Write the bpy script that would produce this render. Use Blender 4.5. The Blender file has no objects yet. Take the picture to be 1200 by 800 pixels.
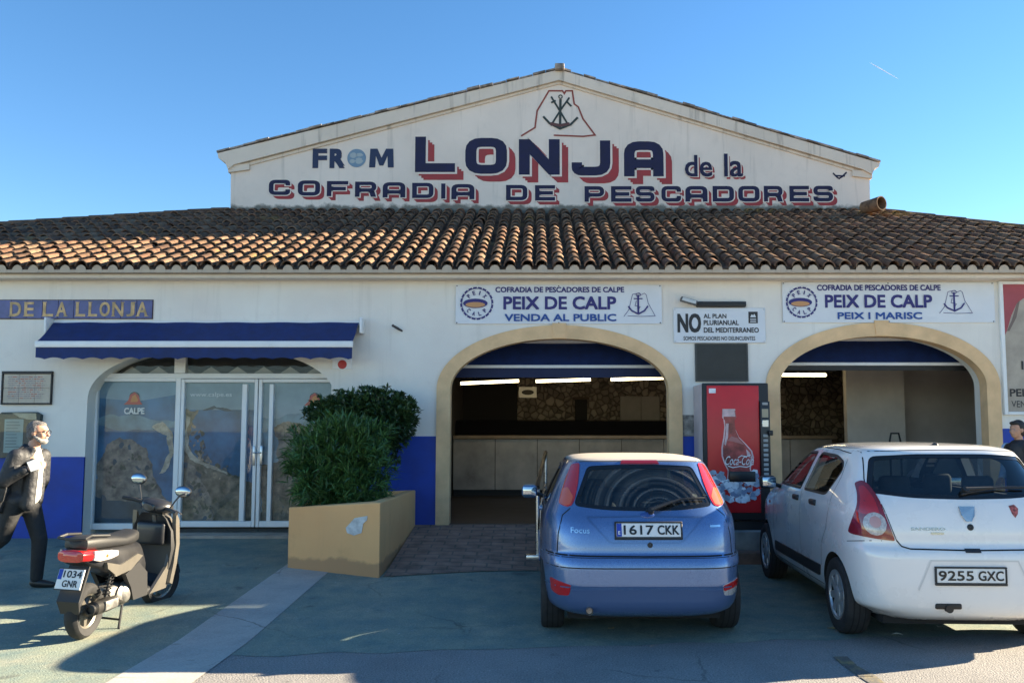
import bpy, bmesh, math, random
import numpy as np
from mathutils import Vector, Matrix, Euler
from mathutils.bvhtree import BVHTree
R = math.radians
random.seed(7)
rnd = random.random
def ru(a, b): return a + (b - a) * random.random()
SC = bpy.context.scene
COL = SC.collection

# ------------------------------------------------------------------ camera, world, sun, exposure
F, PX, HY, PITCH, CZ = 960.0, 630.0, 504.0, R(4.5), 1.75
OY = HY - F * math.tan(PITCH)
cam = bpy.data.cameras.new('camera'); camo = bpy.data.objects.new('camera', cam); COL.objects.link(camo)
cam.sensor_width = 36; cam.lens = F / 1200 * 36
cam.shift_x = -(PX - 600) / 1200; cam.shift_y = (OY - 400) / 1200
cam.clip_end = 30000
camo.location = (0, 0, CZ); camo.rotation_euler = (R(90) + PITCH, 0, 0)
SC.camera = camo
SUNV = Vector((2.66, 0.80, 1.0)).normalized()
EL = math.asin(SUNV.z); AZ = math.atan2(SUNV.x, SUNV.y)
w = bpy.data.worlds.new('World'); SC.world = w; w.use_nodes = True
nt = w.node_tree; nt.nodes.clear()
sky = nt.nodes.new('ShaderNodeTexSky'); sky.sky_type = 'NISHITA'; sky.sun_disc = False
sky.sun_elevation = EL; sky.sun_rotation = AZ
sky.altitude = 10; sky.air_density = 0.85; sky.dust_density = 0.0; sky.ozone_density = 1.5
bg = nt.nodes.new('ShaderNodeBackground'); bg.inputs[1].default_value = 0.052
wo = nt.nodes.new('ShaderNodeOutputWorld')
hs = nt.nodes.new('ShaderNodeHueSaturation'); hs.inputs['Saturation'].default_value = 1.25
nt.links.new(sky.outputs[0], hs.inputs['Color']); nt.links.new(hs.outputs[0], bg.inputs[0]); nt.links.new(bg.outputs[0], wo.inputs[0])
sl = bpy.data.lights.new('sun', 'SUN'); so = bpy.data.objects.new('sun', sl); COL.objects.link(so)
sl.energy = 5.0; sl.angle = R(0.5); sl.color = (1, 0.85, 0.62)
so.rotation_euler = SUNV.to_track_quat('Z', 'Y').to_euler(); so.location = (20, 6, 12)
vs = SC.view_settings; vs.view_transform = 'Standard'; vs.look = 'None'; vs.gamma = 1; vs.use_curve_mapping = False
vs.exposure = 2.47
SC.cycles.max_bounces = 7; SC.cycles.diffuse_bounces = 4; SC.cycles.transparent_max_bounces = 12
SC.cycles.caustics_reflective = False; SC.cycles.caustics_refractive = False

# ------------------------------------------------------------------ projection helpers: where a spot of the photo lies on a given plane of the place
def ray(px, py):
    a, b = (px - PX), (OY - py)
    return Vector((a, F * math.cos(PITCH) - b * math.sin(PITCH), F * math.sin(PITCH) + b * math.cos(PITCH)))
def at(px, py, Y):
    d = ray(px, py); k = Y / d.y
    return Vector((d.x * k, Y, CZ + d.z * k))
def atz(px, py, z):
    d = ray(px, py); k = (z - CZ) / d.z
    return Vector((d.x * k, d.y * k, z))

# ------------------------------------------------------------------ materials
MATS = {}
def nodes(m):
    m.use_nodes = True
    t = m.node_tree; return t, t.nodes['Principled BSDF']
def mat(name, col, rough=.6, metal=0., noise=None, bump=None, coat=0., spec=.5, emit=None, col2=None, island=0., sheen=0, detail=4):
    """noise=(scale, amount): colour mottling towards col2 or a lighter/darker version; bump=(scale, strength, distance)"""
    if name in MATS: return MATS[name]
    m = bpy.data.materials.new(name); t, b = nodes(m); L = t.links
    c = (*col, 1)
    b.inputs['Base Color'].default_value = c
    b.inputs['Roughness'].default_value = rough; b.inputs['Metallic'].default_value = metal
    b.inputs['Coat Weight'].default_value = coat; b.inputs['Coat Roughness'].default_value = .04
    b.inputs['Specular IOR Level'].default_value = spec
    tc = None
    if noise or bump or island:
        tc = t.nodes.new('ShaderNodeTexCoord')
    src = None
    if noise:
        n = t.nodes.new('ShaderNodeTexNoise'); n.inputs['Scale'].default_value = noise[0]; n.inputs['Detail'].default_value = detail
        n.inputs['Roughness'].default_value = .6
        L.new(tc.outputs['Object'], n.inputs['Vector'])
        rp = t.nodes.new('ShaderNodeValToRGB')
        a = noise[1]
        d = col2 if col2 else tuple(x * (1 - a) for x in col)
        e = col if col2 else tuple(min(1, x * (1 + a * .5)) for x in col)
        rp.color_ramp.elements[0].position = .35; rp.color_ramp.elements[1].position = .68
        rp.color_ramp.elements[0].color = (*d, 1); rp.color_ramp.elements[1].color = (*e, 1)
        L.new(n.outputs['Fac'], rp.inputs['Fac']); src = rp.outputs['Color']
        rr = t.nodes.new('ShaderNodeMapRange'); rr.inputs['To Min'].default_value = max(0, rough - .08); rr.inputs['To Max'].default_value = min(1, rough + .08)
        L.new(n.outputs['Fac'], rr.inputs['Value']); L.new(rr.outputs[0], b.inputs['Roughness'])
    if island:
        g = t.nodes.new('ShaderNodeNewGeometry')
        hs = t.nodes.new('ShaderNodeHueSaturation')
        mr = t.nodes.new('ShaderNodeMapRange'); mr.inputs['To Min'].default_value = 1 - island; mr.inputs['To Max'].default_value = 1 + island
        L.new(g.outputs['Random Per Island'], mr.inputs['Value']); L.new(mr.outputs[0], hs.inputs['Value'])
        if src: L.new(src, hs.inputs['Color'])
        else: hs.inputs['Color'].default_value = c
        src = hs.outputs['Color']
    if src: L.new(src, b.inputs['Base Color'])
    if bump:
        n2 = t.nodes.new('ShaderNodeTexNoise'); n2.inputs['Scale'].default_value = bump[0]; n2.inputs['Detail'].default_value = 5
        L.new(tc.outputs['Object'], n2.inputs['Vector'])
        bp = t.nodes.new('ShaderNodeBump'); bp.inputs['Strength'].default_value = bump[1]
        bp.inputs['Distance'].default_value = bump[2] if len(bump) > 2 else .01
        L.new(n2.outputs['Fac'], bp.inputs['Height']); L.new(bp.outputs[0], b.inputs['Normal'])
    if emit:
        b.inputs['Emission Color'].default_value = (*emit[0], 1); b.inputs['Emission Strength'].default_value = emit[1]
    MATS[name] = m
    return m
def glass(name, tint=(.8, .85, .85), refl=(.07, .95), dust=None):
    """a single sheet of glass: tinted see-through plus a mirror layer by Fresnel; dust = centre of the arcs a wiper left in the dust"""
    if name in MATS: return MATS[name]
    m = bpy.data.materials.new(name); m.use_nodes = True; t = m.node_tree; t.nodes.clear(); L = t.links
    tr = t.nodes.new('ShaderNodeBsdfTransparent'); tr.inputs[0].default_value = (*tint, 1)
    gl = t.nodes.new('ShaderNodeBsdfGlossy'); gl.inputs['Roughness'].default_value = .015
    lw = t.nodes.new('ShaderNodeLayerWeight'); lw.inputs[0].default_value = .28
    mr = t.nodes.new('ShaderNodeMapRange'); mr.inputs['To Min'].default_value = refl[0]; mr.inputs['To Max'].default_value = refl[1]
    pw = t.nodes.new('ShaderNodeMath'); pw.operation = 'POWER'; pw.inputs[1].default_value = 2.2
    L.new(lw.outputs['Facing'], pw.inputs[0]); L.new(pw.outputs[0], mr.inputs['Value'])
    mx = t.nodes.new('ShaderNodeMixShader'); L.new(mr.outputs[0], mx.inputs[0]); L.new(tr.outputs[0], mx.inputs[1]); L.new(gl.outputs[0], mx.inputs[2])
    out = t.nodes.new('ShaderNodeOutputMaterial'); last = mx.outputs[0]
    if dust:
        cx, cz, k = dust
        tc = t.nodes.new('ShaderNodeTexCoord'); sp = t.nodes.new('ShaderNodeSeparateXYZ'); L.new(tc.outputs['Object'], sp.inputs[0])
        cb = t.nodes.new('ShaderNodeCombineXYZ')
        def mth(op, a, bv):
            q = t.nodes.new('ShaderNodeMath'); q.operation = op
            if hasattr(a, 'links') or hasattr(a, 'is_linked'): L.new(a, q.inputs[0])
            else: q.inputs[0].default_value = a
            if bv is not None:
                if hasattr(bv, 'is_linked'): L.new(bv, q.inputs[1])
                else: q.inputs[1].default_value = bv
            return q.outputs[0]
        dx = mth('SUBTRACT', sp.outputs['X'], cx); dz = mth('MULTIPLY', mth('SUBTRACT', sp.outputs['Z'], cz), 1.25)
        rr = mth('SQRT', mth('ADD', mth('MULTIPLY', dx, dx), mth('MULTIPLY', dz, dz)), None)
        cb2 = t.nodes.new('ShaderNodeCombineXYZ'); L.new(rr, cb2.inputs[0])
        nz = t.nodes.new('ShaderNodeTexNoise'); nz.inputs['Scale'].default_value = 26; nz.inputs['Detail'].default_value = 3
        L.new(cb2.outputs[0], nz.inputs['Vector'])
        nz2 = t.nodes.new('ShaderNodeTexNoise'); nz2.inputs['Scale'].default_value = 3; nz2.inputs['Detail'].default_value = 4
        L.new(tc.outputs['Object'], nz2.inputs['Vector'])
        rp = t.nodes.new('ShaderNodeValToRGB'); rp.color_ramp.elements[0].position = .47; rp.color_ramp.elements[1].position = .62
        L.new(nz.outputs['Fac'], rp.inputs[0])
        f = mth('MULTIPLY', mth('MULTIPLY', rp.outputs['Color'], nz2.outputs['Fac']), k)
        df = t.nodes.new('ShaderNodeBsdfDiffuse'); df.inputs[0].default_value = (.5, .47, .42, 1)
        m2 = t.nodes.new('ShaderNodeMixShader'); L.new(f, m2.inputs[0]); L.new(last, m2.inputs[1]); L.new(df.outputs[0], m2.inputs[2]); last = m2.outputs[0]
    L.new(last, out.inputs[0])
    MATS[name] = m
    return m

# ------------------------------------------------------------------ objects, parents, tags
ROOTM = {}
def tag(o, label=None, cat=None, group=None, kind=None):
    if label: o['label'] = label
    if cat: o['category'] = cat
    if group: o['group'] = group
    if kind: o['kind'] = kind
    return o
def thing(name, label, cat, loc=(0, 0, 0), rz=0, group=None, rot=None):
    o = bpy.data.objects.new(name, None); COL.objects.link(o)
    o.empty_display_size = .2
    o.location = loc; o.rotation_euler = rot if rot else (0, 0, rz)
    ROOTM[o.name] = Matrix.LocRotScale(Vector(loc), Euler(o.rotation_euler), None)
    return tag(o, label, cat, group)
def link_mesh(name, me, parent=None, world=True):
    o = bpy.data.objects.new(name, me); COL.objects.link(o)
    if parent is not None:
        M = ROOTM[parent.name]; ROOTM[o.name] = M
        o.parent = parent
        if world: me.transform(M.inverted())
    else:
        ROOTM[o.name] = Matrix.Identity(4)
    return o
class MB:
    def __init__(s): s.v = []; s.f = []; s.m = []; s.s = []
    def add(s, vs_, fs, mi=0, smooth=False, M=None):
        n = len(s.v)
        s.v += [tuple(M @ Vector(p)) if M is not None else tuple(p) for p in vs_]
        for f in fs: s.f.append(tuple(i + n for i in f)); s.m.append(mi); s.s.append(smooth)
        return s
    def box(s, x0, x1, y0, y1, z0, z1, mi=0, M=None):
        return s.add([(x0, y0, z0), (x1, y0, z0), (x1, y1, z0), (x0, y1, z0), (x0, y0, z1), (x1, y0, z1), (x1, y1, z1), (x0, y1, z1)],
                     [(0, 3, 2, 1), (4, 5, 6, 7), (0, 1, 5, 4), (1, 2, 6, 5), (2, 3, 7, 6), (3, 0, 4, 7)], mi, False, M)
    def bm(s, b, mi=0, smooth=False, M=None):
        b.verts.ensure_lookup_table(); b.verts.index_update()
        s.add([v.co[:] for v in b.verts], [tuple(v.index for v in f.verts) for f in b.faces], mi, smooth, M); b.free(); return s
    def rbox(s, x0, x1, y0, y1, z0, z1, r=.01, seg=2, mi=0, M=None, smooth=True):
        b = bmesh.new(); bmesh.ops.create_cube(b, size=1)
        for v in b.verts:
            v.co = Vector((x0 + (v.co.x + .5) * (x1 - x0), y0 + (v.co.y + .5) * (y1 - y0), z0 + (v.co.z + .5) * (z1 - z0)))
        bmesh.ops.bevel(b, geom=list(b.edges), offset=r, segments=seg, profile=.5, affect='EDGES')
        return s.bm(b, mi, smooth, M)
    def tube(s, path, r, n=8, mi=0, caps=True, smooth=True, M=None, flat=1.0):
        P = [Vector(p) for p in path]; k = len(P)
        rs = r if isinstance(r, (list, tuple)) else [r] * k
        vv = []; up = None
        for i, p in enumerate(P):
            d = (P[min(i + 1, k - 1)] - P[max(i - 1, 0)])
            if d.length < 1e-9: d = Vector((0, 0, 1))
            d.normalize()
            if up is None:
                up = Vector((0, 0, 1)) if abs(d.z) < .9 else Vector((0, 1, 0))
            a = d.cross(up)
            if a.length < 1e-6: a = d.orthogonal()
            a.normalize(); bb = a.cross(d).normalized(); up = bb
            for j in range(n):
                t = 2 * math.pi * j / n
                vv.append(p + (a * math.cos(t) + bb * math.sin(t) * flat) * rs[i])
        ff = []
        for i in range(k - 1):
            for j in range(n):
                j2 = (j + 1) % n
                ff.append((i * n + j, i * n + j2, (i + 1) * n + j2, (i + 1) * n + j))
        if caps: ff.append(tuple(range(n - 1, -1, -1))); ff.append(tuple((k - 1) * n + j for j in range(n)))
        return s.add(vv, ff, mi, smooth, M)
    def lathe(s, prof, n=32, mi=0, M=None, smooth=True, closed=False):
        """profile (r, h) turned about the local z axis"""
        vv = [(r * math.cos(2 * math.pi * j / n), r * math.sin(2 * math.pi * j / n), h) for r, h in prof for j in range(n)]
        k = len(prof); ff = []
        for i in range(k if closed else k - 1):
            i2 = (i + 1) % k
            for j in range(n):
                j2 = (j + 1) % n
                ff.append((i * n + j, i * n + j2, i2 * n + j2, i2 * n + j))
        return s.add(vv, ff, mi, smooth, M)
    def prism(s, poly, d0, d1, ax='y', mi=0, M=None):
        """polygon in the plane across axis ax, extruded from d0 to d1 ('y': poly=(x,z); 'x': (y,z); 'z': (x,y))"""
        def P(a, b, d): return (a, d, b) if ax == 'y' else ((d, a, b) if ax == 'x' else (a, b, d))
        n = len(poly)
        vv = [P(a, b, d0) for a, b in poly] + [P(a, b, d1) for a, b in poly]
        ff = [tuple(range(n)), tuple(range(2 * n - 1, n - 1, -1))] + [(i, i + n, (i + 1) % n + n, (i + 1) % n) for i in range(n)]
        return s.add(vv, ff, mi, False, M)
    def ell(s, c, r, mi=0, nu=14, nv=9, M=None):
        vv = []; ff = []
        for i in range(nv + 1):
            a = math.pi * i / nv
            for j in range(nu):
                b = 2 * math.pi * j / nu
                vv.append((c[0] + r[0] * math.sin(a) * math.cos(b), c[1] + r[1] * math.sin(a) * math.sin(b), c[2] + r[2] * math.cos(a)))
        for i in range(nv):
            for j in range(nu):
                j2 = (j + 1) % nu; ff.append((i * nu + j, (i + 1) * nu + j, (i + 1) * nu + j2, i * nu + j2))
        return s.add(vv, ff, mi, True, M)
    def mesh(s, name, mats, fixn=True):
        me = bpy.data.meshes.new(name)
        me.from_pydata(s.v, [], s.f)
        for m in mats: me.materials.append(m)
        me.polygons.foreach_set('material_index', s.m); me.polygons.foreach_set('use_smooth', s.s)
        me.update()
        if fixn:
            b = bmesh.new(); b.from_mesh(me); bmesh.ops.remove_doubles(b, verts=b.verts, dist=1e-6)
            bmesh.ops.recalc_face_normals(b, faces=b.faces); b.to_mesh(me); b.free()
        return me
    def build(s, name, mats, parent=None, world=True, fixn=True, sharp=40):
        me = s.mesh(name, mats if isinstance(mats, (list, tuple)) else [mats], fixn)
        if any(s.s): me.set_sharp_from_angle(angle=R(sharp))
        return link_mesh(name, me, parent, world)
def obj_from_mods(me, mods):
    """apply modifiers given as (type, {settings}) to a mesh and return the result"""
    o = bpy.data.objects.new('working_copy', me); COL.objects.link(o)
    for ty, st in mods:
        m = o.modifiers.new(ty, ty)
        for k, v in st.items(): setattr(m, k, v)
    dg = bpy.context.evaluated_depsgraph_get(); dg.update()
    r = bpy.data.meshes.new_from_object(o.evaluated_get(dg))
    bpy.data.objects.remove(o); return r
def boolean(me, cutters, op='DIFFERENCE'):
    """exact boolean of a mesh with a list of cutter meshes"""
    tmp = []
    o = bpy.data.objects.new('working_copy', me); COL.objects.link(o)
    for c in cutters:
        co = bpy.data.objects.new('working_cutter', c); COL.objects.link(co); tmp.append(co)
        m = o.modifiers.new('b', 'BOOLEAN'); m.operation = op; m.solver = 'EXACT'; m.object = co
    dg = bpy.context.evaluated_depsgraph_get(); dg.update()
    r = bpy.data.meshes.new_from_object(o.evaluated_get(dg))
    for t in tmp: bpy.data.objects.remove(t)
    bpy.data.objects.remove(o); return r

# ------------------------------------------------------------------ lettering
TXT = {}
def text2d(s, off=0., shear=0., sp=1.0):
    key = (s, off, shear, sp)
    if key in TXT: return TXT[key]
    c = bpy.data.curves.new('lettering', 'FONT'); c.body = s; c.offset = off; c.shear = shear; c.space_character = sp; c.resolution_u = 3
    c.fill_mode = 'FRONT'
    o = bpy.data.objects.new('lettering', c); COL.objects.link(o)
    dg = bpy.context.evaluated_depsgraph_get(); dg.update()
    me = bpy.data.meshes.new_from_object(o.evaluated_get(dg))
    bpy.data.objects.remove(o); bpy.data.curves.remove(c)
    V = np.array([v.co[:2] for v in me.vertices]); Fc = [tuple(p.vertices) for p in me.polygons]
    bpy.data.meshes.remove(me)
    TXT[key] = (V, Fc); return V, Fc
def add_text(mb, s, x0, x1, z0, z1, Y, mi=0, off=.02, shear=0., sp=1., M=None, fit=True):
    """text filling the box x0..x1, z0..z1 in the plane Y, read from the -Y side"""
    V, Fc = text2d(s, 0, shear, sp)
    d = max(0., off) * .9 * (z1 - z0) / .73
    x0 += d; x1 -= d; z0 += d; z1 -= d
    a = V.min(0); b = V.max(0)
    k = np.array([(x1 - x0) / (b[0] - a[0]), (z1 - z0) / (b[1] - a[1])])
    P = (V - a) * k + np.array([x0, z0])
    # heavier strokes: the same letters laid again a hair to each side, every layer on its own plane
    for i, (ox, oz) in enumerate(((0, 0),) if off < .004 else ((0, 0), (d, d), (-d, -d), (d, -d), (-d, d))):
        mb.add([(p[0] + ox, Y - .0006 * i, p[1] + oz) for p in P], Fc, mi, False, M)
def roundpoly(pts, rad, closed, n=4):
    out = []; k = len(pts)
    rr = rad if isinstance(rad, (list, tuple)) else [rad] * k
    for i, p in enumerate(pts):
        if (not closed and i in (0, k - 1)) or rr[i] < .01: out.append(np.array(p, float)); continue
        p = np.array(p, float); a = np.array(pts[i - 1], float); b = np.array(pts[(i + 1) % k], float)
        da = a - p; db = b - p; la = np.linalg.norm(da); lb = np.linalg.norm(db)
        r = min(rr[i], la * .49, lb * .49)
        A = p + da / la * r; B = p + db / lb * r
        for j in range(n + 1):
            t = j / n; out.append((1 - t) ** 2 * A + 2 * t * (1 - t) * p + t * t * B)
    return out
def ribbon2d(pts, th, closed=False, ext=0.):
    P = [np.array(p, float) for p in pts]; k = len(P)
    if not closed and ext:
        d = P[0] - P[1]; P[0] = P[0] + d / np.linalg.norm(d) * ext
        d = P[-1] - P[-2]; P[-1] = P[-1] + d / np.linalg.norm(d) * ext
    V = []; Fc = []
    for i in range(k):
        a = P[i - 1] if (closed or i > 0) else None; b = P[(i + 1) % k] if (closed or i < k - 1) else None
        ns = []
        for u, v in ((a, P[i]), (P[i], b)):
            if u is None or v is None: continue
            d = v - u; d = d / np.linalg.norm(d); ns.append(np.array([-d[1], d[0]]))
        n = sum(ns); n = n / np.linalg.norm(n); n = n / max(.35, float(n @ ns[0]))
        V += [P[i] + n * th / 2, P[i] - n * th / 2]
    for i in range(k if closed else k - 1):
        j = (i + 1) % k; Fc.append((2 * i, 2 * i + 1, 2 * j + 1, 2 * j))
    return V, Fc
def glyph(ch, w, h):
    """wide square-cornered letter, stroke width 1: list of (polyline, closed, radii) and list of quads"""
    a, W, H, m = .5, w - .5, h - .5, h / 2
    Rr = .95
    L = []; Q = []
    def bar(x0, x1, zc): Q.append([(x0, zc - .5), (x1, zc - .5), (x1, zc + .5), (x0, zc + .5)])
    if ch == 'L': L.append(([(a, h), (a, a), (w, a)], False, 0))
    elif ch == 'O': L.append(([(a, a), (W, a), (W, H), (a, H)], True, Rr))
    elif ch == 'D': L.append(([(a, a), (W, a), (W, H), (a, H)], True, [0, Rr, Rr, 0]))
    elif ch == 'N':
        Q += [[(0, 0), (1, 0), (1, h), (0, h)], [(w - 1, 0), (w, 0), (w, h), (w - 1, h)], [(1, h - 1.7), (w - 1, 0), (w - 1, 1.7), (1, h)]]
    elif ch == 'J': L.append(([(W, h), (W, a), (a, a), (a, 1.5)], False, Rr))
    elif ch == 'A': L.append(([(a, 0), (a, H), (W, H), (W, 0)], False, Rr)); bar(1, w - 1, h * .36)
    elif ch == 'C': L.append(([(W, h - 1.6), (W, H), (a, H), (a, a), (W, a), (W, 1.6)], False, Rr))
    elif ch == 'F': L.append(([(w, H), (a, H), (a, 0)], False, 0)); bar(1, w - .5, m)
    elif ch == 'E': L.append(([(w, H), (a, H), (a, a), (w, a)], False, 0)); bar(1, w - .5, m)
    elif ch == 'I': Q.append([(0, 0), (1, 0), (1, h), (0, h)])
    elif ch in 'PR':
        L.append(([(a, 0), (a, H), (W, H), (W, m - .25), (1, m - .25)], False, [0, 0, Rr, Rr, 0]))
        if ch == 'R': Q.append([(w - 1.15, 0), (w, 0), (w - .35, m - .78), (w - 1.5, m - .78)])
    elif ch == 'S': L.append(([(W, h - 1.35), (W, H), (a, H), (a, m), (W, m), (W, a), (a, a), (a, 1.35)], False, Rr))
    return L, Q
def add_glyph(mb, ch, x0, z0, x1, z1, w, h, Y, mi, grow=0.):
    sx, sz = (x1 - x0) / w, (z1 - z0) / h
    L, Q = glyph(ch, w, h)
    for pts, cl, rad in L:
        V, Fc = ribbon2d(roundpoly(pts, rad, cl), 1 + 2 * grow, cl, grow)
        mb.add([(x0 + p[0] * sx, Y, z0 + p[1] * sz) for p in V], Fc, mi)
    for q in Q:
        c = np.mean(np.array(q), 0)
        mb.add([(x0 + (p[0] + grow * (1 if p[0] > c[0] else -1)) * sx, Y, z0 + (p[1] + grow * (1 if p[1] > c[1] else -1)) * sz) for p in q], [(0, 1, 2, 3)], mi)
# ------------------------------------------------------------------ surfaces with their own recipe
def plaster(name, col, stain, z0=None, z1=None, streak=.5, patch=.5):
    """old painted render: faint large patches, fine grain, vertical rain streaks, and moss or dirt growing up from z0 to z1"""
    if name in MATS: return MATS[name]
    m = bpy.data.materials.new(name); t, b = nodes(m); L = t.links
    tc = t.nodes.new('ShaderNodeTexCoord')
    def noise(sc, det, vec=None, rough=.6):
        n = t.nodes.new('ShaderNodeTexNoise'); n.inputs['Scale'].default_value = sc; n.inputs['Detail'].default_value = det; n.inputs['Roughness'].default_value = rough
        L.new(vec if vec else tc.outputs['Object'], n.inputs['Vector']); return n.outputs['Fac']
    def ramp(fac, a, bb, ca, cb):
        r = t.nodes.new('ShaderNodeValToRGB'); r.color_ramp.elements[0].position = a; r.color_ramp.elements[1].position = bb
        r.color_ramp.elements[0].color = (*ca, 1); r.color_ramp.elements[1].color = (*cb, 1); L.new(fac, r.inputs[0]); return r.outputs[0]
    def mix(f, a, c):
        x = t.nodes.new('ShaderNodeMix'); x.data_type = 'RGBA'; L.new(f, x.inputs['Factor'])
        for s, i in ((a, 6), (c, 7)):
            if isinstance(s, tuple): x.inputs[i].default_value = (*s, 1)
            else: L.new(s, x.inputs[i])
        return x.outputs[2]
    base = ramp(noise(.9, 6), .3, .7, tuple(c * .90 for c in col), tuple(min(.85, c * 1.04) for c in col))
    mp = t.nodes.new('ShaderNodeMapping'); mp.inputs['Scale'].default_value = (5, 5, .35); L.new(tc.outputs['Object'], mp.inputs[0])
    st = ramp(noise(1.3, 5, mp.outputs[0]), .56, .8, (0, 0, 0), (streak, streak, streak))
    base = mix(st, base, stain)
    pt = ramp(noise(3.1, 8), .58, .70, (0, 0, 0), (patch * .6,) * 3)
    base = mix(pt, base, tuple(c * .8 for c in col))
    if z0 is not None:
        sp = t.nodes.new('ShaderNodeSeparateXYZ'); L.new(tc.outputs['Object'], sp.inputs[0])
        mr = t.nodes.new('ShaderNodeMapRange'); mr.inputs['From Min'].default_value = z1; mr.inputs['From Max'].default_value = z0
        L.new(sp.outputs['Z'], mr.inputs['Value'])
        a = t.nodes.new('ShaderNodeMath'); a.operation = 'ADD'; L.new(mr.outputs[0], a.inputs[0]); L.new(noise(4, 7), a.inputs[1])
        f = ramp(a.outputs[0], .80, 1.55, (0, 0, 0), (.95, .95, .95))
        base = mix(f, base, stain)
    L.new(base, b.inputs['Base Color']); b.inputs['Roughness'].default_value = .85; b.inputs['Specular IOR Level'].default_value = .25
    bp = t.nodes.new('ShaderNodeBump'); bp.inputs['Strength'].default_value = .25; bp.inputs['Distance'].default_value = .006
    L.new(noise(38, 6), bp.inputs['Height']); L.new(bp.outputs[0], b.inputs['Normal'])
    MATS[name] = m; return m
def layered(name, cols, scales, thr, rough=.9, bump=(120, .5, .006), grain=.35, cracks=.0):
    """ground cover worn through in patches: cols[0] under cols[1] ... by noise thresholds, with fine aggregate grain"""
    m = bpy.data.materials.new(name); t, b = nodes(m); L = t.links
    tc = t.nodes.new('ShaderNodeTexCoord')
    cur = None
    for i, c in enumerate(cols):
        if cur is None:
            r = t.nodes.new('ShaderNodeRGB'); r.outputs[0].default_value = (*c, 1); cur = r.outputs[0]; continue
        n = t.nodes.new('ShaderNodeTexNoise'); n.inputs['Scale'].default_value = scales[i - 1]; n.inputs['Detail'].default_value = 9; n.inputs['Roughness'].default_value = .68
        L.new(tc.outputs['Object'], n.inputs['Vector'])
        rp = t.nodes.new('ShaderNodeValToRGB'); rp.color_ramp.elements[0].position = thr[i - 1][0]; rp.color_ramp.elements[1].position = thr[i - 1][1]
        L.new(n.outputs['Fac'], rp.inputs[0])
        x = t.nodes.new('ShaderNodeMix'); x.data_type = 'RGBA'; L.new(rp.outputs[0], x.inputs['Factor']); L.new(cur, x.inputs[6]); x.inputs[7].default_value = (*c, 1)
        cur = x.outputs[2]
    def mul(f, dark):
        nonlocal cur
        x = t.nodes.new('ShaderNodeMix'); x.data_type = 'RGBA'; L.new(f, x.inputs['Factor']); L.new(cur, x.inputs[6]); x.inputs[7].default_value = (*dark, 1); cur = x.outputs[2]
    def rmp(src, a, b_, ca, cb):
        r = t.nodes.new('ShaderNodeValToRGB'); r.color_ramp.elements[0].position = a; r.color_ramp.elements[1].position = b_; r.color_ramp.elements[0].color = (ca,) * 3 + (1,); r.color_ramp.elements[1].color = (cb,) * 3 + (1,); L.new(src, r.inputs[0]); return r.outputs[0]
    if cracks:
        nw = t.nodes.new('ShaderNodeTexNoise'); nw.inputs['Scale'].default_value = 2.5; nw.inputs['Detail'].default_value = 6; L.new(tc.outputs['Object'], nw.inputs['Vector'])
        wv = t.nodes.new('ShaderNodeMix'); wv.data_type = 'RGBA'; wv.inputs['Factor'].default_value = .22; L.new(tc.outputs['Object'], wv.inputs[6]); L.new(nw.outputs['Color'], wv.inputs[7])
        vo = t.nodes.new('ShaderNodeTexVoronoi'); vo.feature = 'DISTANCE_TO_EDGE'; vo.inputs['Scale'].default_value = .8; L.new(wv.outputs[2], vo.inputs['Vector'])
        ck = rmp(vo.outputs['Distance'], .002, .008, 1, 0)
        nm = t.nodes.new('ShaderNodeTexNoise'); nm.inputs['Scale'].default_value = .9; L.new(tc.outputs['Object'], nm.inputs['Vector'])
        mm = t.nodes.new('ShaderNodeMath'); mm.operation = 'MULTIPLY'; L.new(ck, mm.inputs[0]); L.new(rmp(nm.outputs['Fac'], .45, .6, 0, cracks), mm.inputs[1]); mul(mm.outputs[0], (.05, .045, .04))
        ns = t.nodes.new('ShaderNodeTexNoise'); ns.inputs['Scale'].default_value = 3.3; ns.inputs['Detail'].default_value = 3; L.new(tc.outputs['Object'], ns.inputs['Vector']); mul(rmp(ns.outputs['Fac'], .66, .74, 0, .45), (.06, .058, .055))
        nl = t.nodes.new('ShaderNodeTexNoise'); nl.inputs['Scale'].default_value = 24; nl.inputs['Detail'].default_value = 2; L.new(tc.outputs['Object'], nl.inputs['Vector']); mul(rmp(nl.outputs['Fac'], .71, .74, 0, .6), (.45, .43, .40))
    n = t.nodes.new('ShaderNodeTexNoise'); n.inputs['Scale'].default_value = 70; n.inputs['Detail'].default_value = 4; n.inputs['Roughness'].default_value = .8
    L.new(tc.outputs['Object'], n.inputs['Vector'])
    rp = t.nodes.new('ShaderNodeValToRGB'); rp.color_ramp.elements[0].position = .3; rp.color_ramp.elements[1].position = .72
    rp.color_ramp.elements[0].color = (1 - grain,) * 3 + (1,); rp.color_ramp.elements[1].color = (1 + grain,) * 3 + (1,)
    L.new(n.outputs['Fac'], rp.inputs[0])
    x = t.nodes.new('ShaderNodeMix'); x.data_type = 'RGBA'; x.blend_type = 'MULTIPLY'; x.inputs['Factor'].default_value = 1
    L.new(cur, x.inputs[6]); L.new(rp.outputs[0], x.inputs[7]); L.new(x.outputs[2], b.inputs['Base Color'])
    b.inputs['Roughness'].default_value = rough; b.inputs['Specular IOR Level'].default_value = .3
    n3 = t.nodes.new('ShaderNodeTexNoise'); n3.inputs['Scale'].default_value = bump[0]; n3.inputs['Detail'].default_value = 3
    L.new(tc.outputs['Object'], n3.inputs['Vector'])
    bp = t.nodes.new('ShaderNodeBump'); bp.inputs['Strength'].default_value = bump[1]; bp.inputs['Distance'].default_value = bump[2]
    L.new(n3.outputs['Fac'], bp.inputs['Height']); L.new(bp.outputs[0], b.inputs['Normal'])
    MATS[name] = m; return m
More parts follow.
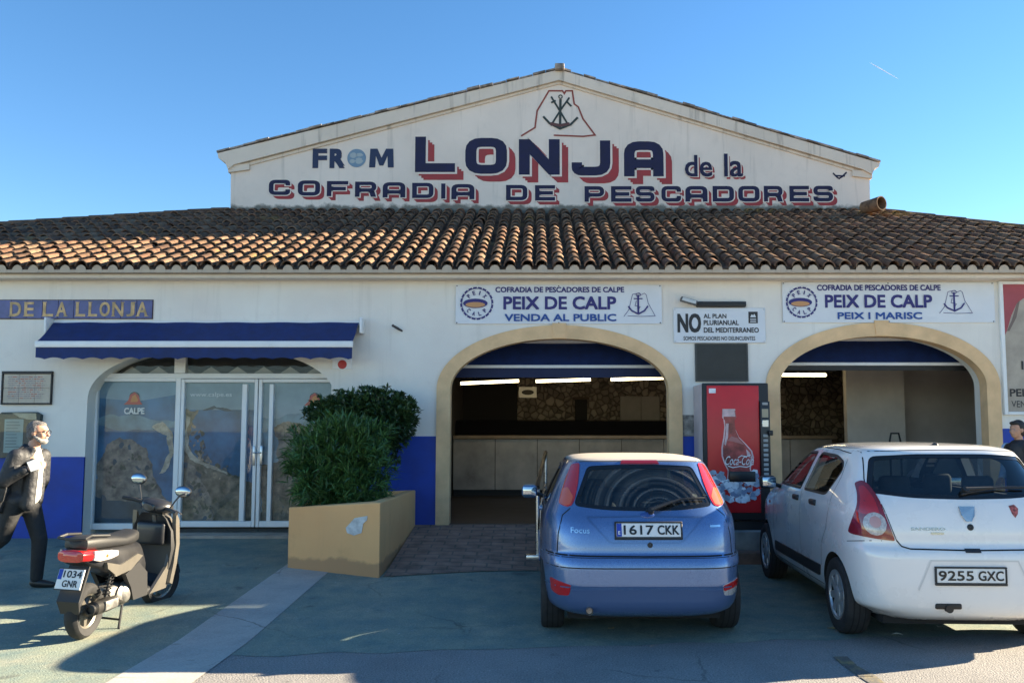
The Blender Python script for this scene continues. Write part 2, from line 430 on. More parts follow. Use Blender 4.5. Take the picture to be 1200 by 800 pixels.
def pavers(name, c1, c2, cm, bw, bh, mortar=.012, rot=0):
    m = bpy.data.materials.new(name); t, b = nodes(m); L = t.links
    tc = t.nodes.new('ShaderNodeTexCoord'); mp = t.nodes.new('ShaderNodeMapping'); mp.inputs['Rotation'].default_value = (0, 0, rot) if not isinstance(rot, tuple) else rot
    L.new(tc.outputs['Object'], mp.inputs[0])
    k = t.nodes.new('ShaderNodeTexBrick'); k.inputs['Scale'].default_value = 1; k.inputs['Brick Width'].default_value = bw; k.inputs['Row Height'].default_value = bh
    k.inputs['Mortar Size'].default_value = mortar; k.inputs['Mortar Smooth'].default_value = .3
    k.inputs['Color1'].default_value = (*c1, 1); k.inputs['Color2'].default_value = (*c2, 1); k.inputs['Mortar'].default_value = (*cm, 1)
    L.new(mp.outputs[0], k.inputs['Vector'])
    n = t.nodes.new('ShaderNodeTexNoise'); n.inputs['Scale'].default_value = 5; n.inputs['Detail'].default_value = 8; L.new(tc.outputs['Object'], n.inputs['Vector'])
    rp = t.nodes.new('ShaderNodeValToRGB'); rp.color_ramp.elements[0].color = (.6, .6, .6, 1); rp.color_ramp.elements[1].color = (1.25, 1.22, 1.18, 1)
    rp.color_ramp.elements[0].position = .3; rp.color_ramp.elements[1].position = .7
    L.new(n.outputs['Fac'], rp.inputs[0])
    x = t.nodes.new('ShaderNodeMix'); x.data_type = 'RGBA'; x.blend_type = 'MULTIPLY'; x.inputs['Factor'].default_value = 1
    L.new(k.outputs['Color'], x.inputs[6]); L.new(rp.outputs[0], x.inputs[7]); L.new(x.outputs[2], b.inputs['Base Color'])
    b.inputs['Roughness'].default_value = .85
    bp = t.nodes.new('ShaderNodeBump'); bp.inputs['Strength'].default_value = .5; bp.inputs['Distance'].default_value = .006; bp.invert = True
    L.new(k.outputs['Fac'], bp.inputs['Height']); L.new(bp.outputs[0], b.inputs['Normal'])
    MATS[name] = m; return m

M_wall = plaster('white_render', (.85, .79, .72), (.46, .43, .38), streak=.34, patch=.55)
M_cornice = plaster('cream_render', (.72, .65, .57), (.40, .36, .30), streak=.3)
M_gable = plaster('aged_render', (.80, .70, .60), (.16, .155, .13), 5.94, 6.24, streak=.4)
M_coping = plaster('coping_render', (.72, .63, .52), (.14, .125, .11), streak=.9, patch=1)
M_stone = mat('tan_stone', (.80, .53, .285), .8, noise=(3, .16), bump=(60, .25, .004))
M_dado = mat('blue_paint', (.003, .046, .36), .55, noise=(2.5, .2), bump=(40, .2, .004))
M_navy = mat('navy_lettering', (.008, .009, .05), .7, noise=(6, .25))
M_red = mat('red_lettering', (.40, .045, .05), .75, noise=(5, .9), col2=(.30, .05, .05))
M_black = mat('black_paint', (.012, .012, .013), .5)
M_white = mat('white_paint', (.78, .78, .77), .45)
M_frame = mat('white_lacquer', (.80, .80, .79), .3, noise=(3, .06))
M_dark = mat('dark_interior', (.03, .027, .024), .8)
M_intw = mat('interior_render', (.74, .69, .62), .85, noise=(1.5, .15))
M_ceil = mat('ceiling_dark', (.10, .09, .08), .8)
M_steel = mat('brushed_steel', (.55, .55, .55), .28, metal=1, noise=(4, .12))
M_chrome = mat('chrome', (.75, .75, .76), .1, metal=1)
M_alu = mat('aluminium', (.6, .6, .6), .35, metal=.9)
M_wood = mat('counter_front', (.46, .41, .36), .3, noise=(2, .3))
M_shopglass = glass('shop_glass', (.95, .97, .98), (.015, .35))
M_lamp = mat('fluorescent_tube', (1, 1, 1), .4, emit=((1, .80, .45), 1.7))
M_tile = None
def tile_material():
    m = bpy.data.materials.new('clay_tile'); t, b = nodes(m); L = t.links
    g = t.nodes.new('ShaderNodeNewGeometry'); tc = t.nodes.new('ShaderNodeTexCoord')
    r = t.nodes.new('ShaderNodeValToRGB'); L.new(g.outputs['Random Per Island'], r.inputs[0])
    e = r.color_ramp.elements
    e[0].position = 0; e[0].color = (.14, .085, .055, 1); e[1].position = 1; e[1].color = (.12, .075, .055, 1)
    for p, c in ((.22, (.19, .118, .075)), (.45, (.225, .15, .098)), (.62, (.15, .095, .062)), (.8, (.10, .06, .042)), (.92, (.26, .14, .085))):
        q = e.new(p); q.color = (*c, 1)
    n = t.nodes.new('ShaderNodeTexNoise'); n.inputs['Scale'].default_value = 7; n.inputs['Detail'].default_value = 8; n.inputs['Roughness'].default_value = .7
    L.new(tc.outputs['Object'], n.inputs['Vector'])
    rp = t.nodes.new('ShaderNodeValToRGB'); rp.color_ramp.elements[0].position = .47; rp.color_ramp.elements[1].position = .7; L.new(n.outputs['Fac'], rp.inputs[0])
    x = t.nodes.new('ShaderNodeMix'); x.data_type = 'RGBA'; L.new(rp.outputs[0], x.inputs['Factor']); L.new(r.outputs[0], x.inputs[6]); x.inputs[7].default_value = (.036, .029, .025, 1)
    n2 = t.nodes.new('ShaderNodeTexNoise'); n2.inputs['Scale'].default_value = 1.1; n2.inputs['Detail'].default_value = 5; L.new(tc.outputs['Object'], n2.inputs['Vector'])
    rp2 = t.nodes.new('ShaderNodeValToRGB'); rp2.color_ramp.elements[0].position = .63; rp2.color_ramp.elements[1].position = .75; L.new(n2.outputs['Fac'], rp2.inputs[0])
    y = t.nodes.new('ShaderNodeMix'); y.data_type = 'RGBA'; L.new(rp2.outputs[0], y.inputs['Factor']); L.new(x.outputs[2], y.inputs[6]); y.inputs[7].default_value = (.27, .17, .06, 1)
    L.new(y.outputs[2], b.inputs['Base Color']); b.inputs['Roughness'].default_value = .95; b.inputs['Specular IOR Level'].default_value = .08
    bp = t.nodes.new('ShaderNodeBump'); bp.inputs['Strength'].default_value = .4; bp.inputs['Distance'].default_value = .006
    L.new(n.outputs['Fac'], bp.inputs['Height']); L.new(bp.outputs[0], b.inputs['Normal'])
    return m
M_tile = tile_material()

# ------------------------------------------------------------------ ground
def smooth(t): t = max(0., min(1., t)); return t * t * (3 - 2 * t)
def zg(X, Y):
    Y = min(Y, 13.)
    left = .05 * max(0, Y - 7.0); right = .07 * max(0, Y - 9.8)
    return left + (right - left) * smooth((X + 1.) / 3.)
def gridmesh(name, xs, ys, dz, m, inside=None):
    mb = MB(); ix = {}
    for i in range(len(xs) - 1):
        for j in range(len(ys) - 1):
            q = [(xs[i], ys[j]), (xs[i + 1], ys[j]), (xs[i + 1], ys[j + 1]), (xs[i], ys[j + 1])]
            if inside and not inside((xs[i] + xs[i + 1]) / 2, (ys[j] + ys[j + 1]) / 2): continue
            f = []
            for p in q:
                k = (round(p[0], 4), round(p[1], 4))
                if k not in ix: ix[k] = len(mb.v); mb.v.append((p[0], p[1], zg(*p) + dz))
                f.append(ix[k])
            mb.f.append(tuple(f)); mb.m.append(0); mb.s.append(True)
    return mb.build(name, m)
XS = [-900, -300, -100, -50, -25] + [round(-14 + .2 * i, 3) for i in range(141)] + [25, 50, 100, 300, 900]
YS = [-900, -300, -100, -40, -15, -5, 0] + [round(3 + .2 * i, 3) for i in range(51)] + [20, 40, 100, 300, 900]
M_asph = layered('asphalt', [(.27, .255, .24), (.22, .21, .20), (.34, .315, .28)], [1.3, 4.5], [(.4, .65), (.62, .78)], bump=(75, .8, .012), grain=.6, cracks=.45)
M_teal = layered('worn_green_paint', [(.34, .32, .24), (.24, .27, .21), (.15, .205, .19)], [1.6, 3.0], [(.28, .55), (.40, .68)], bump=(80, .55, .009), grain=.4, cracks=.35)
M_conc = layered('path_concrete', [(.46, .43, .38), (.37, .35, .32)], [2.2], [(.4, .65)], bump=(60, .3, .005), grain=.22, cracks=.6)
tag(gridmesh('ground', XS, YS, 0, M_asph), kind='structure')
gy = [round(3 + .2 * i, 3) for i in range(45)]
pl = [(-14, 3.0), (-3.0, 3.0)]
tealL = gridmesh('painted_pavement', [round(-14 + .2 * i, 3) for i in range(56)], gy, .003, M_teal); tag(tealL, kind='structure')
def tealR_mesh():
    mb = MB()
    n = 58
    for i in range(n):
        x0, x1 = -2.4 + .2 * i, -2.4 + .2 * (i + 1)
        def e(x): return 6.78 + .11 * x + .03 * math.sin(x * 7) + .02 * math.sin(x * 23)
        m = 24
        for j in range(m):
            q = []
            for x, k in ((x0, j), (x1, j), (x1, j + 1), (x0, j + 1)):
                y = e(x) + (11.8 - e(x)) * k / m; q.append((x, y, zg(x, y) + .003))
            mb.add(q, [(0, 1, 2, 3)], 0, True)
    return mb.build('painted_parking_bay', M_teal)
tag(tealR_mesh(), kind='structure')
tag(gridmesh('path', [-3.0, -2.8, -2.6, -2.4], [round(1 + .2 * i, 3) for i in range(46)], .006, M_conc), kind='structure')
# worn yellow bay line on the asphalt
mb = MB()
for k in range(12):
    a, c = 3.4 + .26 * k, 3.4 + .26 * (k + 1)
    if k in (4,): continue
    mb.add([(2.30 + .02 * math.sin(k), a, .005), (2.40 + .02 * math.sin(k * 2.1), a, .005), (2.40 + .02 * math.sin((k + 1) * 2.1), c - .01, .005), (2.30 + .02 * math.sin(k + 1), c - .01, .005)], [(0, 1, 2, 3)])
M_yel = layered('worn_yellow_paint', [(.12, .115, .105), (.27, .21, .10)], [5], [(.45, .62)])
tag(mb.build('painted_bay_line', M_yel), kind='structure')

# brick ramp and raised forecourt
YF = 11.7; ZF = .43
M_pav = pavers('ramp_pavers', (.34, .22, .165), (.27, .18, .14), (.17, .14, .115), .30, .15)
mb = MB()
nx, ny = 12, 10
def ramp_pt(u, v):
    x = -1.72 + u * (0.36 + 1.72)
    yf = 9.30 + .27 * (x + 1.72)
    y = yf + v * (YF + .02 - yf)
    return (x, y, (zg(x, yf) + .012) * (1 - v) + ZF * v)
for i in range(nx):
    for j in range(ny):
        mb.add([ramp_pt(i / nx, j / ny), ramp_pt((i + 1) / nx, j / ny), ramp_pt((i + 1) / nx, (j + 1) / ny), ramp_pt(i / nx, (j + 1) / ny)], [(0, 1, 2, 3)])
tag(mb.build('brick_ramp', M_pav), kind='structure')
mb = MB(); mb.box(.36, 14, 10.82, YF + .02, -.2, ZF - .002)
tag(mb.build('forecourt', [pavers('forecourt_slabs', (.34, .32, .29), (.30, .285, .26), (.16, .15, .14), .62, .40)]), kind='structure')
mb = MB(); mb.rbox(.36, 14, 10.55, 10.818, -.2, .20, .015)
tag(mb.build('kerb', mat('kerb_brick', (.20, .12, .085), .85, noise=(6, .3), bump=(50, .3))), kind='structure')
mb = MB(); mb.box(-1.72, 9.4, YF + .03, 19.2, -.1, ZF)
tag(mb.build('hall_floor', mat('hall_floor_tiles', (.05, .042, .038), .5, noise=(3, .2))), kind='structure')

# ------------------------------------------------------------------ fish market building
BL = thing('fish_market_building', 'white rendered fish market hall with blue base, clay tile roof and big painted gable', 'building', (0, YF, 0))
def arch_pts(cx, a, zs, b, z0, n=40, pw=2.0):
    p = [(cx - a, z0)]
    for i in range(n + 1):
        t = math.pi - math.pi * i / n
        c, s_ = math.cos(t), math.sin(t)
        p.append((cx + a * abs(c) ** (2 / pw) * (1 if c > 0 else -1), zs + b * abs(s_) ** (2 / pw)))
    p.append((cx + a, z0)); return p
def fx(px): return at(px, 500, YF).x
def fz(py): return at(600, py, YF).z
A1 = dict(cx=(fx(527.5) + fx(783.5)) / 2, a=(fx(783.5) - fx(527.5)) / 2, zs=fz(456), b=fz(397) - fz(456))
A2 = dict(cx=(fx(914.5) + fx(1157)) / 2, a=(fx(1157) - fx(914.5)) / 2, zs=fz(452), b=fz(394) - fz(452))
AS = dict(cx=(fx(101) + fx(392)) / 2, a=(fx(392) - fx(101)) / 2, zs=fz(470), b=fz(408) - fz(470))
ZS = .27
wall = MB().box(-15, 15, YF, YF + .36, -.5, 3.9).mesh('wall', [M_wall])
cut = []
for A, z0, gr in ((A1, ZF, .03), (A2, ZF, .03), (AS, ZS, 0)):
    p = arch_pts(A['cx'], A['a'] + gr, A['zs'], A['b'] + gr, z0 - (.02 if gr else 0), pw=2.25 if gr == 0 else 2.0)
    cut.append(MB().prism(p, YF - .5, YF + .9).mesh('cut', [M_wall]))
link_mesh('wall', boolean(wall, cut), BL)
for A in (A1, A2):
    i_ = arch_pts(A['cx'], A['a'], A['zs'], A['b'], ZF - .02, 48); o_ = arch_pts(A['cx'], A['a'] + .195, A['zs'], A['b'] + .195, ZF - .02, 48)
    mb = MB(); y0, y1 = YF - .035, YF + .16
    for k in range(len(i_) - 1):
        (a, b), (c, d), (e, f), (g, h) = i_[k], i_[k + 1], o_[k + 1], o_[k]
        for q in ([(a, y0, b), (c, y0, d), (e, y0, f), (g, y0, h)], [(a, y1, b), (a, y0, b), (c, y0, d), (c, y1, d)][::-1], [(g, y0, h), (g, y1, h), (e, y1, f), (e, y0, f)]):
            mb.add(q, [(0, 1, 2, 3)], 0)
    st = mb.build('arch_surround', M_stone, BL)
    # keystone, a touch proud of the ring, and the joint lines of the springers
    mb = MB(); kz = A['zs'] + A['b']
    mb.prism([(A['cx'] - .085, kz + .01), (A['cx'] + .085, kz + .01), (A['cx'] + .10, kz + .225), (A['cx'] - .10, kz + .225)], y0 - .012, y0 + .05)
    mb.build('keystone', M_stone, st)
# dado
for x0, x1, zt in ((-15, fx(101) - .0, fz(535)), (fx(392), fx(512.2), fz(511)), (fx(799), fx(902), fz(511)), (fx(1172.6), 15, fz(502))):
    MB().rbox(x0, x1, YF - .014, YF + .02, -.3, zt, .004, 1).build('base_band', M_dado, BL)
# cornice, string course, eave board
mb = MB()
mb.rbox(-15, 15, YF - .034, YF + .3, fz(329), fz(327) + .03, .008, 2)
mb.rbox(-15, 15, YF - .028, YF + .3, fz(327) + .031, 3.895, .004, 1)
mb.rbox(-15, 15, 11.46, YF + .3, 3.897, 3.955, .006, 2)
mb.build('cornice', M_cornice, BL)
# lower tiled roof
TS = .453; YE, ZE = 11.33, 3.985
def zr(Y): return ZE + TS * (Y - YE)
def on_roof(px, py):
    d = ray(px, py); c = Vector((0, 0, CZ))
    k = (ZE - TS * YE - CZ) / (d.z - TS * d.y)
    return c + d * k
YG = 15.7
gxl, gxr = at(270, 240, YG).x, at(1020, 240, YG).x
pl_, pr_ = on_roof(0, 268), on_roof(1200, 272)
def ytop(X):
    if X < gxl: return YG + (X - gxl) / (pl_.x - gxl) * (pl_.y - YG)
    if X > gxr: return YG + (X - gxr) / (pr_.x - gxr) * (pr_.y - YG)
    return YG
mb = MB(); cs = 1 / math.sqrt(1 + TS * TS)
EX = .325 * cs; SPC = .2235
def half_tile(mb, X, Y, up, length, r0, r1, th, jx, roll, lift):
    vv = []; n = 7
    for e, (yy, r) in enumerate(((Y, r0), (Y + length * cs, r1))):
        for t_ in (0, th):
            for k in range(n):
                a = math.pi * (k / (n - 1)) * .94 + math.pi * .03 + roll
                rr = r - t_
                x = X + jx * (1 if e else -.4) + rr * math.cos(a); h = rr * math.sin(a)
                if not up: h = -h + r * .55
                z = zr(yy) + (h + (lift if e == 0 else 0) + .02) / cs * .95
                vv.append((x, yy, z))
    ff = []
    for k in range(n - 1):
        ff.append((k, k + 1, 2 * n + k + 1, 2 * n + k)); ff.append((n + k, 3 * n + k, 3 * n + k + 1, n + k + 1)); ff.append((k, n + k, n + k + 1, k + 1))
    mb.add(vv, ff, 0, True)
nc = int(24 / SPC)
for c in range(nc):
    X = -12 + SPC * c
    yt = ytop(X)
    rows = int((yt - YE) / EX) + 1
    wob = ru(-.012, .012)
    for r in range(rows):
        Y = YE + r * EX + ru(-.018, .018); L_ = .40
        if Y + .12 > yt: continue
        L_ = min(L_, (yt - Y) / cs + .02)
        sl_ = ru(-.035, .035) if rnd() < .05 else 0
        half_tile(mb, X + wob + sl_ + ru(-.008, .008), Y - abs(sl_) * 1.2, True, L_, .092, .078, .016, ru(-.012, .012), ru(-.06, .06), .022 + ru(-.004, .012))
        half_tile(mb, X + SPC / 2 + wob, Y + .05 * (1 if r else 1.4), False, L_, .088, .085, .014, 0, 0, .004)
roof = mb.build('tile_roof', M_tile, BL, fixn=False)
mb = MB()
for i in range(24):
    xa, xb = -12 + i, -11 + i
    for pa, pb, q in ((xa, xb, 0),):
        mb.add([(pa, YE + .05, zr(YE + .05) - .05), (pb, YE + .05, zr(YE + .05) - .05), (pb, ytop(pb), zr(ytop(pb)) - .05), (pa, ytop(pa), zr(ytop(pa)) - .05)], [(0, 1, 2, 3)])
        if pb <= gxl + 1 or pa >= gxr - 1:   # the slope that falls away behind the ridge
            mb.add([(pa, ytop(pa), zr(ytop(pa)) - .05), (pb, ytop(pb), zr(ytop(pb)) - .05), (pb, ytop(pb) + 5, zr(ytop(pb)) - 1.9), (pa, ytop(pa) + 5, zr(ytop(pa)) - 1.9)], [(0, 1, 2, 3)])
mb.build('roof_deck', mat('roof_deck', (.08, .06, .05), .9), roof)
mb = MB()   # mortar that closes the tile ends over the eave
for c in range(nc):
    X = -12 + SPC * c
    mb.add([(X - .072, YE + .028, zr(YE) - .03)] + [(X + .070 * math.cos(math.pi - math.pi * k / 8), YE + .028 + .004 * math.sin(k), zr(YE) + .012 + .068 * math.sin(math.pi * k / 8)) for k in range(9)] + [(X + .072, YE + .028, zr(YE) - .03)], [tuple(range(11))])
mb.box(-12, 12, YE + .034, YE + .2, 3.957, zr(YE) + .012)
mb.build('eave_mortar', plaster('eave_mortar', (.52, .43, .33), (.25, .19, .14), streak=.5, patch=1), roof, fixn=False)
for xa, xb in ((-12, gxl - .02), (gxr + .02, 12)):   # ridge caps
    mb = MB()
    n = int((xb - xa) / .38)
    for k in range(n + 1):
        a = xa + k * .38; b_ = min(a + .44, xb)
        if b_ - a < .1: continue
        P0 = Vector((a, ytop(a), zr(ytop(a)) + .0)); P1 = Vector((b_, ytop(b_), zr(ytop(b_)) + .0))
        big = 0 if xa < 0 else 1
        ra, rb = (.115, .10) if not big else (.10, .115)
        vv = []
        for P, r in ((P0, ra), (P1, rb)):
            for t_ in (0, .016):
                for j in range(9):
                    an = math.pi * j / 8; vv.append((P.x, P.y + (r - t_) * math.cos(an), P.z + (r - t_) * math.sin(an) + .02))
        ff = []
        for j in range(8):
            ff += [(j, j + 1, 18 + j + 1, 18 + j), (9 + j, 27 + j, 28 + j, 10 + j), (j, 9 + j, 10 + j, j + 1), (18 + j, 19 + j, 28 + j, 27 + j)]
        mb.add(vv, ff, 0, True)
    mb.build('ridge_cap', M_tile, BL, fixn=False)
# open-ended barrel tile sitting at the foot of the gable's right corner
mb = MB(); c = at(1013, 247, YG - .5)
for t_ in (0,):
    prof = [(.12, 0), (.135, .4), (.115, .4), (.105, 0)]
    mb.lathe(prof, 18, 0, Matrix.LocRotScale(c + Vector((-.05, -.1, .02)), Euler((R(90), 0, R(28))), None), closed=True)
    mb.rbox(c.x + .10, c.x + .19, c.y - .02, c.y + .02, c.z + .05, c.z + .16, .008, 1)
mb.build('broken_ridge_tile', M_tile, BL)

# gable of the hall
def g2(px, py, Y=YG): p = at(px, py, Y); return (p.x, p.z)
poly = [g2(270, 262), g2(1020, 262), g2(1019, 200), g2(1019, 193), g2(656, 90), g2(271, 188), g2(270.5, 200)]
gb = MB().prism(poly, YG, YG + .3).build('gable_wall', M_gable, BL)
mb = MB()
for pts, pr in (([(257, 181.5), (655, 84), (655, 96), (276, 194.5), (269, 200), (266, 192), (258, 187)], .09),
                ([(1029, 193), (655, 84), (655, 96), (1009, 200), (1020, 206), (1023, 199), (1028, 197)], .09),
                ([(286, 192.5), (655, 96.2), (655, 99), (286, 196)], .03), ([(1000, 198), (655, 96.2), (655, 99), (1000, 201)], .03)):
    q = [g2(*p) for p in pts]
    if pts[0][0] > 655: q = q[::-1]
    mb.prism(q, YG - pr, YG + .32 if pr > .08 else YG + .02)
mb.prism([g2(268.5, 193), g2(293, 193), g2(293, 199.5), g2(268.5, 203)], YG - .05, YG + .1)
mb.prism([g2(1021, 200), g2(1021, 210), g2(998, 207), g2(998, 201)], YG - .05, YG + .1)
mb.build('coping', M_coping, gb)
mb = MB()   # thin tiles on the verge
random.seed(5)
for (xa, ya), (xb, yb) in (((256, 180.3), (655, 83.0)), ((655, 83.0), (1030, 192))):
    n = 26
    for k in range(n):
        t0, t1 = k / n, (k + .97) / n
        q = []
        for t_ in (t0, t1):
            q.append((xa + (xb - xa) * t_, ya + (yb - ya) * t_))
        o = ru(-.5, .5); d = ru(1.2, 2.4)
        mb.prism([g2(q[0][0], q[0][1] + o), g2(q[1][0], q[1][1] + o), g2(q[1][0], q[1][1] + o - d), g2(q[0][0], q[0][1] + o - d)], YG - .11 + ru(-.02, .02), YG + .34)
mb.rbox(at(650, 80, YG).x, at(661, 80, YG).x, YG - .2, YG + .2, at(655, 86, YG).z, at(655, 79, YG).z, .02)
mb.build('verge_tile', mat('verge_mortar', (.36, .30, .25), .9, noise=(5, .7), detail=8), gb, fixn=False)
# hall behind the gable
ap = at(656, 83, YG); le = at(258, 182, YG); re = at(1028, 194, YG)
mb = MB()
mb.prism([(le.x + .3, 3), (re.x - .3, 3), (re.x - .3, re.z - .1), (ap.x, ap.z - .15), (le.x + .3, le.z - .1)], YG + .31, YG + 24)
mb.build('hall_body', M_gable, BL)
mb = MB()
mb.prism([(le.x, le.z), (ap.x, ap.z), (ap.x, ap.z - .12), (le.x, le.z - .12)], YG + .36, YG + 24.3)
mb.prism([(re.x, re.z - .12), (ap.x, ap.z - .125), (ap.x, ap.z - .002), (re.x, re.z)], YG + .36, YG + 24.3)
mb.build('hall_roof', M_tile, BL)
# interior shell
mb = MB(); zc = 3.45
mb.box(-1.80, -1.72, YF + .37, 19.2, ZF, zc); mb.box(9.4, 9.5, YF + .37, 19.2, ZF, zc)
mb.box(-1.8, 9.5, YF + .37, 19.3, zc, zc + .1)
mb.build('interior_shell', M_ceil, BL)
M_rub = None
def rubble():
    m = bpy.data.materials.new('rubble_wall'); t, b = nodes(m); L = t.links
    tc = t.nodes.new('ShaderNodeTexCoord')
    n = t.nodes.new('ShaderNodeTexNoise'); n.inputs['Scale'].default_value = 2; L.new(tc.outputs['Object'], n.inputs['Vector'])
    mx = t.nodes.new('ShaderNodeMix'); mx.data_type = 'RGBA'; mx.inputs['Factor'].default_value = .12; L.new(tc.outputs['Object'], mx.inputs[6]); L.new(n.outputs['Color'], mx.inputs[7])
    v = t.nodes.new('ShaderNodeTexVoronoi'); v.inputs['Scale'].default_value = 8; L.new(mx.outputs[2], v.inputs['Vector'])
    v2 = t.nodes.new('ShaderNodeTexVoronoi'); v2.feature = 'DISTANCE_TO_EDGE'; v2.inputs['Scale'].default_value = 8; L.new(mx.outputs[2], v2.inputs['Vector'])
    r = t.nodes.new('ShaderNodeValToRGB'); r.color_ramp.elements[0].color = (.20, .16, .125, 1); r.color_ramp.elements[1].color = (.58, .48, .36, 1); L.new(v.outputs['Color'], r.inputs[0])
    r2 = t.nodes.new('ShaderNodeValToRGB'); r2.color_ramp.elements[0].color = (.45, .45, .45, 1); r2.color_ramp.elements[1].position = .12; L.new(v2.outputs['Distance'], r2.inputs[0])
    x = t.nodes.new('ShaderNodeMix'); x.data_type = 'RGBA'; x.blend_type = 'MULTIPLY'; x.inputs['Factor'].default_value = 1
    L.new(r.outputs[0], x.inputs[6]); L.new(r2.outputs[0], x.inputs[7]); L.new(x.outputs[2], b.inputs['Base Color']); b.inputs['Roughness'].default_value = .9
    bp = t.nodes.new('ShaderNodeBump'); bp.inputs['Strength'].default_value = 1; bp.inputs['Distance'].default_value = .05; L.new(r2.outputs[0], bp.inputs['Height']); L.new(bp.outputs[0], b.inputs['Normal'])
    return m
mb = MB(); mb.box(-1.72, 9.4, 19.0, 19.3, ZF, zc)
mb.build('rubble_back_wall', rubble(), BL)
mb = MB(); mb.box(at(530, 500, 18.9).x, at(606, 500, 18.9).x, 18.85, 18.99, ZF, at(600, 455, 18.9).z + .1)
mb.build('dark_back_door', M_dark, BL)
mb = MB()
mb.box(at(993, 500, 14.6).x, at(1061, 500, 14.6).x, 14.6, 14.75, ZF, zc - .01); mb.build('partition', M_intw, BL)
mb = MB()
mb.box(at(1061, 500, 14.6).x + .001, 9.4, 15.2, 15.35, ZF, zc - .01); mb.build('partition', mat('interior_render_grey', (.62, .575, .53), .85, noise=(1.5, .15)), BL)
mb = MB()
mb.box(at(1061, 500, 14.6).x - .1, at(1061, 500, 14.6).x, 14.76, 15.2, ZF, zc - .01); mb.build('partition', M_intw, BL)
mb = MB()
for k in range(3):
    mb.tube([(at(1144, 500, 12.3).x + .02 * k, 12.25, 2.55 - .05 * k), (at(1145, 500, 12.3).x + .03 + .03 * k, 12.25, 1.9), (at(1147, 500, 12.3).x + .05 + .02 * k, 12.25, ZF)], .012)
mb.build('hanging_cable', M_black, BL)

# painted lettering on the gable
GL = YG - .004
def gx(px): return at(px, 230, YG).x
def gz(py): return at(640, py, YG).z
mb = MB(); pxm = gx(641) - gx(640)
def painted(ch, x0, x1, y0, y1, w, h, dx, dy, gap):
    for k, fr in enumerate((.45, .75, 1.0)):
        add_glyph(mb, ch, gx(x0 + dx * fr), gz(y1 + dy * fr), gx(x1 + dx * fr), gz(y0 + dy * fr), w, h, GL - .0012 * (2 - k), 1)
    add_glyph(mb, ch, gx(x0), gz(y1), gx(x1), gz(y0), w, h, GL - .005, 2, gap)
    add_glyph(mb, ch, gx(x0), gz(y1), gx(x1), gz(y0), w, h, GL - .008, 0)
for ch, x0, x1, y0, y1 in (('L', 486, 533, 160.5, 202), ('O', 545, 594, 162, 204), ('N', 608, 656, 163.5, 205), ('J', 670, 715.5, 165, 206), ('A', 731.5, 778, 166, 207)):
    painted(ch, x0, x1, y0, y1, 3.75, 4.0, 10, 9, .20)
for wd, xs, ya, yb, ha in (('COFRADIA', [(315, 340), (349, 375), (383, 408), (416, 441), (448.5, 475), (483, 508), (517, 522), (529, 556)], 211, 216, 17.8),
                           ('DE', [(593, 618), (627, 650.5)], 217, 217.3, 18), ('PESCADORES', [(685, 708), (716, 740), (745, 767), (775, 798), (803, 829), (835, 860), (865, 890), (895, 917), (925, 948), (953, 976)], 218.5, 218, 18.3)):
    for k, (ch, (x0, x1)) in enumerate(zip(wd, xs)):
        y0 = ya + (yb - ya) * k / max(1, len(wd) - 1)
        w_ = (x1 - x0) / 5.0; 
        painted(ch, x0, x1, y0, y0 + ha, 4.6 if ch != 'I' else 1, 4.3, 5, 4.6, .26)
for s, x0, x1, y0, y1 in (('de', 803, 835, 182, 207.5), ('la', 849, 871, 180.5, 207.5)):
    add_text(mb, s, gx(x0 + 3.0), gx(x1 + 3.0), gz(y1 + 2.8), gz(y0 + 2.8), GL - .001, 1, .012)
    add_text(mb, s, gx(x0 + .8), gx(x1 + .8), gz(y1 + .8), gz(y0 + .8), GL - .005, 2, .035)
    add_text(mb, s, gx(x0), gx(x1), gz(y1), gz(y0), GL - .0095, 0, .015)
mb.add([(gx(432 + 29 * x), GL - .003, gz(196.5 - 22 * y)) for x, y in ((0, 0), (.04, 1), (.33, 1), (.5, .52), (.68, 1), (.97, 1), (1, 0), (.76, 0), (.74, .62), (.58, .1), (.42, .1), (.27, .62), (.25, 0))], [tuple(range(13))], 3)
for s, x0, x1 in (('F', 365.5, 382.5), ('R', 385.5, 403.5)):
    add_text(mb, s, gx(x0), gx(x1), gz(197.3 if s != 'M' else 196.5), gz(174.5), GL - .003, 3, .05)
mb.build('painted_lettering', [M_navy, M_red, M_gable, mat('dark_blue_lettering', (.02, .035, .085), .7)], gb)
mb = MB()
c = at(418, 185.5, YG); r_ = 11 * pxm
mb.add([(c.x + r_ * math.cos(a * math.pi / 16), GL - .003, c.z + r_ * math.sin(a * math.pi / 16)) for a in range(32)], [tuple(range(32))], 0)
for k, (cx, cz, rx, rz) in enumerate(((-.35, .3, .38, .3), (.3, .35, .35, .2), (.25, -.3, .4, .35), (-.45, -.35, .3, .22))):
    mb.add([(c.x + r_ * (cx + rx * math.cos(a * math.pi / 8) * (1 + .25 * math.sin(3 * a + k))), GL - .005, c.z + r_ * (cz + rz * math.sin(a * math.pi / 8))) for a in range(16)], [tuple(range(16))], 1)
mb.build('painted_globe', [mat('globe_blue', (.17, .27, .36), .7), mat('globe_pale', (.36, .42, .43), .7)], gb)
def stroke(mb, pts, wd, Y, mi=0, f=None, closed=False):
    q = [g2(600 + x / 8.89, 80 + y / 8.89) for x, y in pts] if f is None else [f(x, y) for x, y in pts]
    V, Fc = ribbon2d(q, wd, closed); mb.add([(p[0], Y, p[1]) for p in V], Fc, mi)
mb = MB()
stroke(mb, [(95, 708), (240, 620), (262, 445), (385, 238), (525, 238), (545, 266), (562, 238), (628, 238), (648, 375), (690, 405), (740, 530), (865, 698), (740, 712), (600, 706), (435, 700)], 1.9 * pxm, GL - .002, 0)
